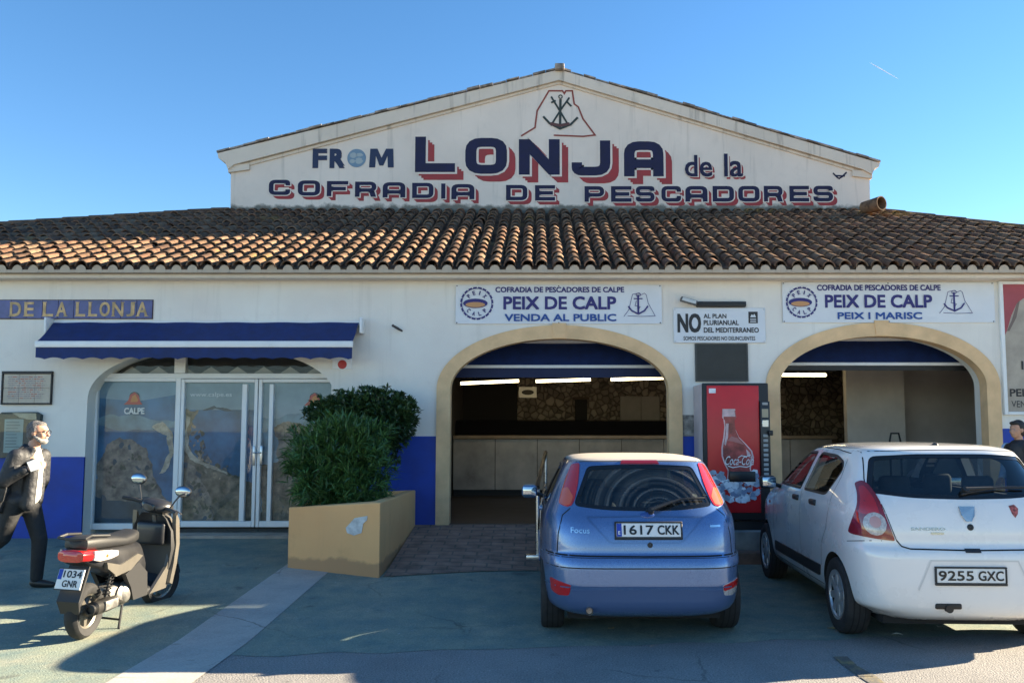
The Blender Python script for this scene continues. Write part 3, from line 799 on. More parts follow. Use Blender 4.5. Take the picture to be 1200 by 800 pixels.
stroke(mb, [(505, 325), (500, 635)], 2.9 * pxm, GL - .006, 1)
stroke(mb, [(505 + 18 * math.cos(a * .5236), 300 + 18 * math.sin(a * .5236)) for a in range(12)], 1.2 * pxm, GL - .004, 1, closed=True)
stroke(mb, [(408, 298), (500, 450), (590, 600)], 2.2 * pxm, GL - .003, 1); stroke(mb, [(598, 308), (505, 440), (405, 600)], 2.2 * pxm, GL - .0045, 1)
stroke(mb, [(408, 362), (455, 340)], 2.2 * pxm, GL - .0055, 1); stroke(mb, [(572, 352), (618, 400)], 2.2 * pxm, GL - .0055, 1)
stroke(mb, [(325, 505), (390, 575), (500, 632), (610, 590), (685, 515)], 2.6 * pxm, GL - .007, 1)
stroke(mb, [(400, 580), (500, 600), (600, 580)], 3.5 * pxm, GL - .0085, 2)
mb.build('painted_anchor_emblem', [mat('red_brown_paint', (.27, .065, .05), .8), mat('anchor_green_black', (.03, .045, .04), .7), mat('anchor_red', (.12, .05, .045), .7)], gb)
mb = MB()
for pts in ([(976, 203), (981, 208), (984, 210)], [(992, 202), (987, 207), (983, 209.5)], [(979, 206), (990, 206.5)]):
    V, Fc = ribbon2d([g2(*p) for p in pts], 1.8 * pxm); mb.add([(p[0], GL - .001 * ru(1, 4), p[1]) for p in V], Fc)
mb.build('painted_bird', M_navy, gb)
# ------------------------------------------------------------------ shop front (parts of the building)
YS = 11.95
def sx(px, Y=YS): return at(px, 500, Y).x
def sz(py, Y=YS): return at(600, py, Y).z
def frame_rect(mb, x0, x1, y0, y1, t, Y0, Y1, tb=None, mi=0):
    """frame of four butted bars around the photo rectangle, bar width t (m)"""
    X0, X1, Z1, Z0 = sx(x0), sx(x1), sz(y0), sz(y1); tb = tb or t
    mb.rbox(X0, X0 + t, Y0, Y1, Z0, Z1, .006, 1, mi); mb.rbox(X1 - t, X1, Y0, Y1, Z0, Z1, .006, 1, mi)
    mb.rbox(X0 + t + .001, X1 - t - .001, Y0 + .002, Y1 - .002, Z1 - t, Z1, .006, 1, mi); mb.rbox(X0 + t + .001, X1 - t - .001, Y0 + .002, Y1 - .002, Z0, Z0 + tb, .006, 1, mi)
def art(name, layers, mats, parent, Yb):
    mb = MB()
    for k, (pts, mi) in enumerate(layers):
        Y = Yb - .0015 * k
        xs_, ys_ = [p[0] for p in layers[0][0]], [p[1] for p in layers[0][0]]; X0, X1, Y0, Y1 = min(xs_), max(xs_), min(ys_), max(ys_)
        cl = lambda p: (min(X1, max(X0, p[0])), min(Y1, max(Y0, p[1])))
        if k and mi in (2, 3, 4, 5, 6): pts = [cl(p) for p in jag(pts, 4 if mi in (3, 4) else 3, .16 if mi in (3, 4) else .10)]
        mb.add([(sx(x, Y), Y, sz(y, Y)) for x, y in pts], [tuple(range(len(pts)))], mi)
        if mi in (3, 4):   # crags, scrub and tracks on the land
            bx = [p[0] for p in pts]; by = [p[1] for p in pts]; cx_, cy_ = sum(bx) / len(bx), sum(by) / len(by)
            for q in range(46):
                e = random.choice(pts); t_ = ru(.05, .82); c = (e[0] + (cx_ - e[0]) * t_, e[1] + (cy_ - e[1]) * t_ + ru(-3, 3)); r = ru(.7, 3.6); n_ = random.randint(5, 8); tl = ru(-.6, .6)
                bl = [(c[0] + r * math.cos(6.283 * i / n_) * ru(.4, 1.2) + tl * r * math.sin(6.283 * i / n_), c[1] + r * ru(.5, 1.6) * math.sin(6.283 * i / n_)) for i in range(n_)]
                Yq = Y - .0002 - .00002 * q
                if k + 1 < len(layers): mb.add([(sx(cl(p)[0], Yq), Yq, sz(cl(p)[1], Yq)) for p in bl], [tuple(range(n_))], random.choice((6, 4, 3, 4, 11, 11, 12)))
                else: mb.add([(sx(cl(p)[0], Yq), Yq, sz(cl(p)[1], Yq)) for p in bl], [tuple(range(n_))], random.choice((6, 4, 3, 11, 11, 12)))
    return mb
def jag(pts, lv, amp):
    for _ in range(lv):
        o_ = []
        for i, a in enumerate(pts):
            b_ = pts[(i + 1) % len(pts)]; d = math.hypot(b_[0] - a[0], b_[1] - a[1]); o_.append(a)
            o_.append(((a[0] + b_[0]) / 2 + ru(-amp, amp) * d, (a[1] + b_[1]) / 2 + ru(-amp, amp) * d))
        pts = o_
    return pts
P_sky = mat('print_sky', (.20, .30, .38), .5, noise=(1.2, .3)); P_sea = mat('print_sea', (.045, .15, .28), .5, noise=(2.5, .5))
P_sea2 = mat('print_shallow_sea', (.16, .28, .34), .5, noise=(4, .4)); P_rock = mat('print_rock', (.36, .28, .22), .5, noise=(7, .9), detail=12, col2=(.05, .045, .04))
P_land = mat('print_land', (.27, .20, .14), .5, noise=(9, 1.0), detail=13, col2=(.03, .035, .02)); P_sand = mat('print_sand', (.48, .40, .30), .5, noise=(9, .5))
P_dk = mat('print_dark', (.03, .06, .09), .5, noise=(3, .5)); P_or = mat('logo_orange', (.65, .20, .03), .5); P_rd = mat('logo_red', (.5, .03, .03), .5)
P_wt = mat('logo_white', (.75, .76, .76), .5); P_pale = mat('print_pale_grey', (.26, .34, .38), .5, noise=(1.5, .3))
random.seed(31)
PR = [P_sky, P_sea, P_sea2, P_rock, P_land, P_sand, P_dk, P_or, P_rd, P_wt, P_pale, mat('print_scrub', (.07, .075, .045), .5, noise=(14, .6)), mat('print_ochre', (.34, .25, .17), .5, noise=(14, .4))]
def logo(mb, cx, cy, s, Y):
    q = lambda pts: [(sx(cx + x * s, Y), Y, sz(cy + y * s, Y)) for x, y in pts]
    c = [(.55 * math.cos(a * .3927) + .1, -.25 + .5 * math.sin(a * .3927)) for a in range(16)]
    mb.add(q(c), [tuple(range(16))], 6)
    for j, (pts, mi) in enumerate((([(-1, .62), (-.55, .2), (-.35, -.4), (.1, -.7), (.55, -.35), (.75, .3), (1, .62)], 8), ([(-.3, .35), (-.1, -.3), (.2, -.45), (.5, .1), (.45, .35)], 7))):
        mb.add([(p[0], Y - .0015 * (j + 1), p[2]) for p in q(pts)], [tuple(range(len(pts)))], mi)
def crack(n, x0, x1, f): return [(x0 + (x1 - x0) * i / n, f(i / n)) for i in range(n + 1)]
YP = YS + .030     # the printed films sit just behind the panes
# fixed window
mb = MB(); frame_rect(mb, 108, 211.5, 441, 620, .075, YS - .03, YS + .05, .09)
W1 = mb.build('shop_window', M_frame, BL)
MB().box(sx(114), sx(206), YS, YS + .006, sz(614), sz(446)).build('pane', M_shopglass, W1)
mb = art('poster', [([(113, 444), (207, 444), (207, 616), (113, 616)], 1), ([(113, 444), (207, 444), (207, 462), (160, 470), (113, 466)], 0),
    ([(113, 490), (150, 486), (207, 493), (207, 500), (160, 503), (113, 498)], 2),
    ([(114, 606), (117, 560), (113, 545), (124, 530), (133, 516), (141, 512), (152, 514), (160, 518), (172, 524), (178, 540), (184, 560), (192, 578), (207, 588), (207, 606)], 3),
    ([(178, 500), (190, 494), (202, 506), (205, 530), (196, 552), (188, 555), (200, 530), (196, 510), (186, 506)], 5),
    ([(113, 580), (140, 586), (170, 582), (207, 590), (207, 616), (113, 616)], 6)], PR, W1, YP)
logo(mb, 155, 467, 11, YP - .014); add_text(mb, 'CALPE', sx(144), sx(168), sz(485), sz(477.5), YP - .014, 9, .03)
mb.build('poster', PR, W1)
# doors
for nm, x0, x1, gl, lay in (('shop_door', 212, 302, ((219, 283), (290, 297)),
        [([(215, 448), (299, 448), (299, 614), (215, 614)], 1), ([(215, 448), (299, 448), (299, 480), (215, 480)], 10), ([(236, 481), (250, 475), (264, 478), (272, 481)], 6),
         ([(215, 478), (232, 480), (228, 488), (224, 500), (222, 512), (224, 524), (232, 536), (250, 545), (272, 556), (299, 566), (299, 614), (215, 614)], 4),
         ([(217, 486), (223, 489), (219, 505), (221, 522), (228, 533), (246, 543), (268, 553), (268, 556), (244, 548), (224, 538), (217, 528)], 5),
         ([(216, 540), (232, 552), (244, 572), (250, 596), (254, 612), (232, 613), (224, 580)], 3)]),
        ('shop_door', 303, 392, ((310, 315), (321, 386)),
        [([(306, 448), (389, 448), (389, 614), (306, 614)], 10), ([(306, 488), (350, 484), (389, 490), (389, 530), (306, 530)], 2),
         ([(321, 500), (335, 494), (352, 496), (362, 502), (374, 520), (389, 532), (389, 560), (321, 560)], 3), ([(306, 545), (350, 540), (389, 548), (389, 614), (306, 614)], 4)])):
    mb = MB(); frame_rect(mb, x0, x1, 444, 617, .05, YS - .035, YS + .045, .085)
    for a, b in ((283.5, 289.5),) if x0 < 300 else ((315.5, 320.5),):
        mb.rbox(sx(a), sx(b), YS - .034, YS + .04, sz(610), sz(450), .006, 1)
    D = mb.build(nm, M_frame, BL)
    mb = MB(); mb.box(sx(x0 + 3), sx(x1 - 3), YS, YS + .006, sz(613), sz(448)); mb.build('pane', M_shopglass, D)
    mb = art('poster', lay, PR, D, YP)
    if x0 < 300: add_text(mb, 'www.calpe.es', sx(221), sx(270), sz(466), sz(459.5), YP - .014, 9, .0)
    else: logo(mb, 367, 468, 11, YP - .014)
    mb.build('poster', PR, D)
    mb = MB(); hx = sx(308 if x0 > 300 else 299.5)
    mb.rbox(hx - .018, hx + .018, YS - .048, YS - .034, sz(545), sz(522), .006, 2); mb.tube([(hx, YS - .04, sz(530)), (hx, YS - .085, sz(530)), (hx + (.10 if x0 < 300 else -.10), YS - .085, sz(530))], .009, 8)
    mb.build('handle', M_steel, D)
# transom and lights above
mb = MB()
mb.rbox(sx(104), sx(395), YS - .035, YS + .05, sz(443.5), sz(437.5), .006, 1)
mb.rbox(sx(203), sx(216), YS - .036, YS + .05, sz(437.3), sz(404), .006, 1)
T = mb.build('transom_light', M_frame, BL)
MB().box(sx(104), sx(395), YS + .01, YS + .016, sz(438), sz(402)).build('pane', M_shopglass, T)
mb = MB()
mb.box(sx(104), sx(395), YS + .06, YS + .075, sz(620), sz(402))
mb.build('dark_room_sheet', M_dark, BL)  # dark sheet painted in place of the unlit room behind the glass
mb = MB()
for k in range(9):   # pale scallops reflected in the top light, shaped as triangles behind it
    c = 122 + 31 * k
    mb.add([(sx(c - 13, 12.02), 12.0, sz(438, 12.0)), (sx(c, 12.02), 12.0, sz(429.5, 12.0)), (sx(c + 13, 12.02), 12.0, sz(438, 12.0))], [(0, 1, 2)])
mb.build('scallop_reflection', mat('scallop_reflection_tone', (.33, .30, .26), .8), T)
mb = MB()
mb.rbox(fx(99), fx(396), YF - .30, YS + .05, -.2, .20, .012, 2); mb.rbox(fx(104), fx(394), YF - .05, YS + .05, .203, .275, .008, 2)
mb.build('door_step', mat('step_stone', (.38, .32, .26), .8, noise=(4, .25), bump=(60, .25)), BL)
MB().rbox(fx(799.4), fx(822), YF - .018, YF + .01, fz(511), fz(486), .006, 1).build('repair_patch', mat('grey_patch', (.30, .28, .25), .9, noise=(9, .6)), BL)

# ------------------------------------------------------------------ awnings
M_awn = mat('awning_cloth', (.009, .028, .13), .75, noise=(8, .25), bump=(300, .2, .002))
AW = thing('shop_awning', 'blue shop awning with scalloped valance and white front bar, half open over the glass doors', 'awning', (at(240, 400, 11.6).x, 11.69, 3.0))
xl, xr = -6.93, -2.56; z1, z2 = at(240, 378, 11.66).z, at(240, 400, 11.27).z
mb = MB()
n = 30
for i in range(n):
    xa, xb = xl + (xr - xl) * i / n, xl + (xr - xl) * (i + 1) / n
    for j in range(6):
        q = []
        for x, t in ((xa, j / 6), (xb, j / 6), (xb, (j + 1) / 6), (xa, (j + 1) / 6)):
            q.append((x, 11.64 - .37 * t, z1 + (z2 - z1) * t - .02 * math.sin(math.pi * t) - .004 * math.sin(x * 9)))
        mb.add(q, [(0, 1, 2, 3)], 0, True)
mb.build('canopy', M_awn, AW)
zb = at(240, 407, 11.25).z
MB().rbox(xl - .01, xr + .01, 11.235, 11.29, zb, z2 + .005, .012, 2).build('front_bar', M_frame, AW)
mb = MB(); n = 176; zv = at(240, 420, 11.25).z; P = []
for i in range(n + 1):
    x = xl + (xr - xl) * i / n; ph = (x - xl) / .262
    P.append((x, 11.255 + .006 * math.sin(x * 6), zv - .012 + .028 * abs(math.cos(math.pi * ph)) ** .8))
for i in range(n):
    a, b = P[i], P[i + 1]
    mb.add([(a[0], 11.258, zb + .01), (b[0], 11.258, zb + .01), b, a], [(0, 1, 2, 3)], 0, True)
mb.build('valance', M_awn, AW)
mb = MB()
mb.rbox(xl - .02, xr + .04, 11.655, 11.695, z1 - .04, z1 + .022, .012, 3); mb.build('cassette', M_frame, AW)
for x in (xr + .041, xl - .055): MB().rbox(x, x + .034, 11.50, 11.695, z1 - .17, z1 + .06, .012, 2).build('end_plate', M_frame, AW)
for x in (xl + .6, xr - .6):
    MB().tube([(x, 11.62, z1 - .10), (x + .02, 11.45, z2 - .10), (x, 11.29, zb + .015)], .016, 8).build('folding_arm', M_frame, AW)
for A, lab in ((A1, 'rolled up blue awning with white bar under the wide arch with the long counter'), (A2, 'rolled up blue awning with white bar under the arch behind the white car')):
    zt = A['zs'] + A['b'] + .06
    zB = at(655, 429, 12.2).z if A is A1 else at(1035, 426, 12.2).z
    a = thing('arch_awning', lab, 'awning', (A['cx'], 12.3, zB), group='rolled awnings in the arches')
    x0, x1 = A['cx'] - A['a'] - .02, A['cx'] + A['a'] + .02
    mb = MB(); n = 14
    for i in range(n):
        u0, u1 = i / n, (i + 1) / n
        for j in range(5):
            q = [(x0 + (x1 - x0) * u, 12.5 - .3 * t - .01 * math.sin(9 * u), zt + (zB - zt) * t - .015 * math.sin(math.pi * t)) for u, t in ((u0, j / 5), (u1, j / 5), (u1, (j + 1) / 5), (u0, (j + 1) / 5))]
            mb.add(q, [(0, 1, 2, 3)], 0, True)
    mb.build('canopy', M_awn, a)
    MB().rbox(x0, x1, 12.17, 12.215, zB - .03, zB + .018, .01, 2).build('front_bar', M_frame, a)
    mb = MB(); n = 40
    zV = zB - (.17 if A is A1 else .10)
    mb.add([(x0 + (x1 - x0) * i / n, 12.19 + .008 * math.sin(i * 1.3), z) for z in (zB - .025, zV) for i in range(n + 1)], [(i, i + 1, n + 2 + i, n + 1 + i) for i in range(n)], 0, True)
    mb.build('valance', mat('awning_valance', (.012, .022, .075), .75) if A is A1 else M_black, a)
    MB().tube([(x0, 12.5, zt), (x1, 12.5, zt)], .05, 12).build('roller', M_frame, a)

# ------------------------------------------------------------------ signs on the facade
YW = YF - .002
B_navy = mat('banner_navy', (.025, .02, .16), .5); B_blue = mat('banner_blue', (.012, .07, .30), .5); B_ban = mat('banner_vinyl', (.72, .74, .77), .45, noise=(2, .05))
B_or = mat('fish_orange', (.55, .28, .12), .5)
def banner(lab, px0, px1, py0, py1, lines, cc, emb):
    Y = YF - .02
    t = thing('shop_banner', lab, 'banner', (fx((px0 + px1) / 2), YF, fz(py1)), group='fish shop banners over the arches')
    mb = MB(); n = 24
    X0, X1, Z0, Z1 = fx(px0), fx(px1), fz(py1), fz(py0)
    vv = [(X0 + (X1 - X0) * i / n, Y + .004 * math.sin(i * .9) * math.sin(math.pi * j / 4), Z0 + (Z1 - Z0) * j / 4) for j in range(5) for i in range(n + 1)]
    mb.add(vv, [(j * (n + 1) + i, j * (n + 1) + i + 1, (j + 1) * (n + 1) + i + 1, (j + 1) * (n + 1) + i) for j in range(4) for i in range(n)], 0, True)
    mb.add([(X0, YF, Z0), (X1, YF, Z0), (X1, Y + .001, Z0), (X0, Y + .001, Z0)], [(0, 1, 2, 3)], 0)
    mb.build('vinyl_sheet', B_ban, t)
    Yt = Y - .007
    mb = MB()
    for s, a, b, c, d, mi, off in lines: add_text(mb, s, fx(a), fx(b), fz(d), fz(c), Yt, mi, off)
    mb.build('lettering', [B_navy, B_blue], t)
    mb = MB(); cx, cz, r = fx(cc[0]), fz(cc[1]), cc[2] / 82.
    k = 40
    ring = lambda q: [(cx + q * math.cos(2 * math.pi * i / k), cz + q * math.sin(2 * math.pi * i / k)) for i in range(k)]
    for i in range(k):
        if i % 2: continue
        a0, a1 = 2 * math.pi * i / k, 2 * math.pi * (i + 1.5) / k
        mb.add([(cx + q * math.cos(a), Yt, cz + q * math.sin(a)) for q, a in ((r * .93, a0), (r * .93, a1), (r * 1.05, a1), (r * 1.05, a0))], [(0, 1, 2, 3)], 0)
    V, Fc = ribbon2d(ring(r * .95), .010, True); mb.add([(p[0], Yt - .001, p[1]) for p in V], Fc, 0)
    for s, base, sg in (('PEIX', 90, -1), ('CALP', 270, 1)):
        for i, ch in enumerate(s):
            a = R(base + sg * (i - 1.5) * 32); w_ = .038
            M = Matrix.Translation((cx + r * .68 * math.cos(a), 0, cz + r * .68 * math.sin(a))) @ Matrix.Rotation(-(a - R(90)) if sg < 0 else -(a + R(90)), 4, 'Y')
            add_text(mb, ch, -w_ / 2 if ch != 'I' else -.008, w_ / 2 if ch != 'I' else .008, -.03, .03, Yt, 0, .03, M=M)
    fish = [(.78 * math.cos(a) * r - .02, .30 * math.sin(a) * r) for a in [2 * math.pi * i / 20 for i in range(20)]]
    mb.add([(cx + x, Yt - .002, cz + z) for x, z in fish], [tuple(range(20))], 0)
    f2 = [(cx + .45 * r + x, cz + z) for x, z in ((0, 0), (.4 * r, .2 * r), (.32 * r, 0), (.4 * r, -.2 * r))]
    mb.add([(cx - .02 + .62 * r * math.cos(2 * math.pi * i / 18), Yt - .004, cz - .02 + .17 * r * math.sin(2 * math.pi * i / 18)) for i in range(18)], [tuple(range(18))], 2)
    mb.build('fish_emblem', [B_navy, B_blue, B_or], t)
    mb = MB(); ex0, ex1, ey0, ey1 = emb
    def E(x, y): return (fx(ex0 + (ex1 - ex0) * x), fz(ey0 + (ey1 - ey0) * y))
    def st(pts, wd, k, cl=False):
        V, Fc = ribbon2d([E(*p) for p in pts], wd, cl); mb.add([(p[0], Yt - .001 * k, p[1]) for p in V], Fc, 0)
    st([(0, 1), (.16, .72), (.28, .08), (.5, .02), (.56, .1), (.66, .03), (.72, .1), (.78, .45), (1, .98), (.55, 1), (.12, .97)], .007, 1)
    st([(.46, .1), (.46, .88)], .026, 2); st([(.32, .26), (.60, .26)], .016, 3); st([(.14, .58), (.25, .76), (.46, .9), (.66, .76), (.77, .56)], .022, 4)
    st([(.46 + .07 * math.cos(i * .7), .1 + .07 * math.sin(i * .7)) for i in range(9)], .01, 5, True); st([(.40, .35), (.36, .55), (.52, .6), (.44, .78)], .008, 5)
    mb.build('anchor_emblem', [B_navy], t)
    for x in (px0 + 1.5, (px0 + px1) / 2, px1 - 2):
        for y in (py0 + 1.2, py1 - 1.2): MB().ell((fx(x), YF - .022, fz(y)), (.009, .008, .009), 0, 8, 5).build('fixing', M_black, t)
banner('white banner reading PEIX DE CALP VENDA AL PUBLIC with fish and anchor emblems', 533, 777, 334, 379.5,
       [('COFRADIA DE PESCADORES DE CALPE', 580, 732.5, 336.5, 343, 0, .03), ('PEIX DE CALP', 589.5, 723, 347.5, 363, 0, .03), ('VENDA AL PUBLIC', 591, 723, 368, 376.7, 1, .035)], (558, 355.7, 18.7), (732, 769, 343, 371))
banner('white banner reading PEIX DE CALP PEIX I MARISC with fish and anchor emblems', 920, 1171, 331, 378,
       [('COFRADIA DE PESCADORES DE CALPE', 961, 1107.5, 334, 340.8, 0, .03), ('PEIX DE CALP', 970, 1097, 345.5, 361, 0, .03), ('PEIX I MARISC', 984.5, 1084.5, 366, 374.3, 1, .035)], (942.5, 354.5, 17.8), (1105, 1144, 340, 367.5))
# protest sign
t = thing('protest_sign', 'white sign with big black NO above a dark board between the two arches', 'sign', (fx(845), YF, fz(402)))
mb = MB(); mb.rbox(fx(790.6), fx(899), YF - .03, YF + .001, fz(401.8), fz(361), .004, 1); mb.build('panel', B_ban, t)
mb = MB(); Yt = YF - .0325; MB_B = mat('sign_black', (.02, .02, .022), .5)
for s, a, b, c, d, off in (('NO', 795, 823, 367.6, 390, .028), ('AL PLAN', 826, 853, 368, 373.2, .025), ('PLURIANUAL', 826, 867.5, 375.4, 381.2, .025), ('DEL MEDITERRANEO', 826, 891, 384, 390, .025), ('SOMOS PESCADORES NO DELINCUENTES', 802, 886.5, 394.3, 399, .01)):
    add_text(mb, s, fx(a), fx(b), fz(d), fz(c), Yt, 0, off)
mb.build('lettering', [MB_B, B_ban], t)
mb = MB(); mb.box(fx(879), fx(890), Yt, Yt + .002, fz(379), fz(365.5), 0)
for k in range(3): mb.box(fx(881), fx(888), Yt - .001, Yt - .0005, fz(374.5 + 1.6 * k), fz(373.8 + 1.6 * k), 1)
mb.add([(fx(x), Yt - .001, fz(y)) for x, y in ((881, 372), (883, 368.5), (884.5, 370), (886, 368), (888, 372))], [(0, 1, 2, 3, 4)], 1)
mb.build('emblem', [MB_B, B_ban], t)
for x in (792.5, 897):
    for y in (363, 400): MB().ell((fx(x), YF - .032, fz(y)), (.009, .006, .009), 0, 8, 5).build('fixing', M_alu, t)
t = thing('wall_floodlight', 'small floodlight on a black rail at the top edge of the white NO sign', 'lamp', (fx(830), YF, fz(357)))
MB().rbox(fx(818), fx(876), YF - .07, YF - .001, fz(360), fz(354), .006, 2).build('rail', M_black, t)
mb = MB(); c = at(807, 352.5, YF - .1)
mb.rbox(-.12, .12, -.05, .05, -.035, .03, .012, 2, M=Matrix.Translation(c) @ Matrix.Rotation(R(16), 4, 'Y')); mb.tube([(c.x + .08, YF - .08, c.z - .02), (c.x + .18, YF - .03, fz(357))], .014)
hd = mb.build('lamp_head', mat('lamp_grey', (.10, .10, .10), .4), t)
MB().box(-.1, .1, -.053, -.0505, -.025, .022, M=Matrix.Translation(c) @ Matrix.Rotation(R(16), 4, 'Y')).build('lamp_glass', mat('pale_glass', (.55, .56, .55), .2), hd)
t = thing('dark_notice_board', 'square black board on the wall under the white NO sign', 'board', (fx(846), YF, fz(446)))
mb = MB(); frame = [(816, 877, 402.5, 446)]
mb.rbox(fx(816), fx(877), YF - .022, YF + .001, fz(446.5), fz(402.6), .005, 1); mb.build('backboard', mat('slate_black', (.012, .013, .014), .35, noise=(4, .5)), t)
mb = MB()
for x0, x1, y0, y1 in ((815.5, 817.5, 402.6, 447), (875.7, 877.7, 402.6, 447), (817.6, 875.6, 445, 447), (817.6, 875.6, 402.6, 404)): mb.box(fx(x0), fx(x1), YF - .03, YF - .0005, fz(y1), fz(y0))
mb.build('edge_strip', mat('black_edge', (.03, .03, .032), .3), t)
# tile street sign
t = thing('tile_sign', 'long blue tile sign with ochre letters reading DE LA LLONJA', 'sign', (fx(80), YF, fz(374)))
M_tsb = mat('sign_tile_blue', (.075, .075, .24), .35, noise=(6, .3), coat=.3)
mb = MB(); k = 0
for i in range(11):
    a = 174 - 18.6 * (i + 1) + .35; mb.rbox(fx(a), fx(a + 18.2), YF - .02, YF + .001, fz(373.2), fz(352), .003, 1)
mb.build('tiles', M_tsb, t)
mb = MB(); mb.box(fx(-32), fx(174.6), YF - .012, YF + .002, fz(374), fz(351.2)); mb.build('tile_border', mat('tile_border', (.055, .03, .02), .5), t)
M_och = mat('ochre_lettering', (.62, .42, .20), .5, noise=(9, .4))
for wd, xs in (('DE', ((5, 20), (22, 35))), ('LA', ((44, 58), (60, 74))), ('LLONJA', ((83, 96), (98, 110), (111, 125), (126, 141), (143, 154), (155, 169.5)))):
    mb = MB()
    for ch, (a, b) in zip(wd, xs):
        V, Fc = text2d(ch, .02); add_text(mb, ch, fx(a + .8), fx(b - .8), fz(371), fz(354), YF - .0225, 0, .02)
        # serifs
        h = .008
        if ch in 'LDEN': mb.box(fx(a), fx(a + 5), YF - .0235, YF - .0228, fz(354) - h, fz(354), 0)
        if ch in 'LDENA': mb.box(fx(a - .4), fx(a + 4.4), YF - .0235, YF - .0228, fz(371), fz(371) + h, 0)
        if ch in 'NJ': mb.box(fx(b - 4.5), fx(b + .6), YF - .0235, YF - .0228, fz(354) - h, fz(354), 0)
        if ch in 'A': mb.box(fx(b - 4.4), fx(b + .4), YF - .0235, YF - .0228, fz(371), fz(371) + h, 0)
    mb.build('lettering', M_och, t)
# framed tile panel
t = thing('framed_tile_panel', 'black framed panel of pale tiles with faint lettering, above the dark display case', 'panel', (fx(30), YF, fz(474)))
M_pt = mat('panel_tile', (.50, .44, .36), .3, noise=(3, .25))
mb = MB()
for i in range(3):
    for j in range(2):
        mb.rbox(fx(2.6 + 18.6 * i), fx(2.6 + 18.6 * (i + 1) - .25), YF - .02, YF + .001, fz(437.6 + 17.4 * (j + 1) - .25), fz(437.6 + 17.4 * j), .002, 1)
mb.build('tiles', M_pt, t)
mb = MB(); T_ = .035
for q in ((fx(.5), fx(60), fz(438.3), fz(435)), (fx(.5), fx(60), fz(474), fz(472))): mb.rbox(q[0], q[1], YF - .035, YF + .001, q[2], q[3], .004, 1)
for q in ((fx(.5), fx(2.5)), (fx(58.3), fx(60))): mb.rbox(q[0], q[1], YF - .034, YF + .001, fz(471.9), fz(438.4), .004, 1)
mb.build('frame', M_black, t)
mb = MB(); random.seed(3)
for k in range(11):
    y = 441 + 2.5 * k; x = 7 + ru(0, 2); e = 53 - ru(0, 8)
    while x < e:
        w_ = ru(1.5, 5); mb.box(fx(x), fx(min(e, x + w_)), YF - .0215, YF - .0205, fz(y + ru(.9, 1.3)), fz(y), 0 if rnd() < .7 else 1); x += w_ + ru(.5, 1.1)
mb.build('faint_lettering', [mat('faded_ink', (.30, .25, .25), .5), mat('faded_red_ink', (.40, .15, .13), .5)], t)
# display case behind the walking man
t = thing('display_case', 'dark glazed notice case on the wall behind the man, with papers inside', 'case', (fx(22), YF, fz(536)))
cw = [(0, 536), (47, 536), (50, 486), (44, 482.5), (5, 483), (0, 487)]
mb = MB(); mb.prism([(fx(x), fz(y)) for x, y in cw][::-1], YF - .07, YF + .001); mb.build('case', mat('case_green_black', (.015, .03, .028), .4), t)
mb = MB(); mb.box(fx(9), fx(31), YF - .0725, YF - .0705, fz(530), fz(491)); mb.build('paper', mat('paper_green', (.30, .40, .37), .6, noise=(3, .2)), t)
mb = MB()
mb.add([(fx(x), YF - .0725, fz(y)) for x, y in ((17, 483.6), (45, 484), (46, 492), (34, 491), (26, 489))], [(0, 1, 2, 3, 4)]); mb.build('paper', mat('paper_ochre', (.42, .38, .27), .6, noise=(5, .4)), t)
mb = MB()
for k in range(9): mb.box(fx(11), fx(11 + ru(12, 18)), YF - .0738, YF - .073, fz(495 + 3.6 * k), fz(494 + 3.6 * k))
mb.build('printed_line', mat('print_grey', (.12, .16, .16), .6), t)
MB().box(fx(1.5), fx(46.5), YF - .082, YF - .078, fz(535), fz(485)).build('glass', M_shopglass, t)
# right-hand poster panel
t = thing('poster_panel', 'tall white framed poster with red top and pale rock at the far right', 'poster', (fx(1215), YF, fz(485)))
mb = MB(); Xa, Xb, Za, Zb = fx(1176), fx(1262), fz(486), fz(330)
mb.rbox(Xa, fx(1180.5), YF - .05, YF + .001, Za, Zb, .005, 1); mb.rbox(fx(1257.5), Xb, YF - .05, YF + .001, Za, Zb, .005, 1)
mb.rbox(fx(1180.6), fx(1257.4), YF - .049, YF + .001, Zb - .045, Zb, .005, 1); mb.rbox(fx(1180.6), fx(1257.4), YF - .049, YF + .001, Za, Za + .045, .005, 1)
mb.build('frame', M_frame, t)
mb = MB(); Y = YF - .02
def pg(pts, k, mi): mb.add([(fx(x), Y - .0015 * k, fz(y)) for x, y in pts], [tuple(range(len(pts)))], mi)
pg([(1180, 333), (1258, 333), (1258, 483), (1180, 483)], 0, 0)
pg([(1180, 333), (1258, 333), (1258, 350), (1240, 352), (1230, 348), (1205, 350), (1197, 356), (1190, 370), (1184, 388), (1180, 396)], 1, 1)
pg([(1197, 356), (1201, 352), (1196, 372), (1187, 388), (1184, 388), (1190, 376)], 2, 3)
add_text(mb, 'PEIX', fx(1184), fx(1212), fz(464.5), fz(455.5), Y - .004, 2, .03); add_text(mb, 'VENDA', fx(1185.5), fx(1216), fz(477), fz(469.5), Y - .004, 2, .0)
add_text(mb, 'I', fx(1199), fx(1201.5), fz(433), fz(423), Y - .004, 2, .02)
mb.build('printed_sheet', [mat('poster_beige', (.42, .36, .29), .5, noise=(3, .25), detail=8), mat('poster_red', (.38, .07, .085), .5, noise=(2, .15)), MB_B, mat('poster_line', (.18, .13, .11), .5)], t)
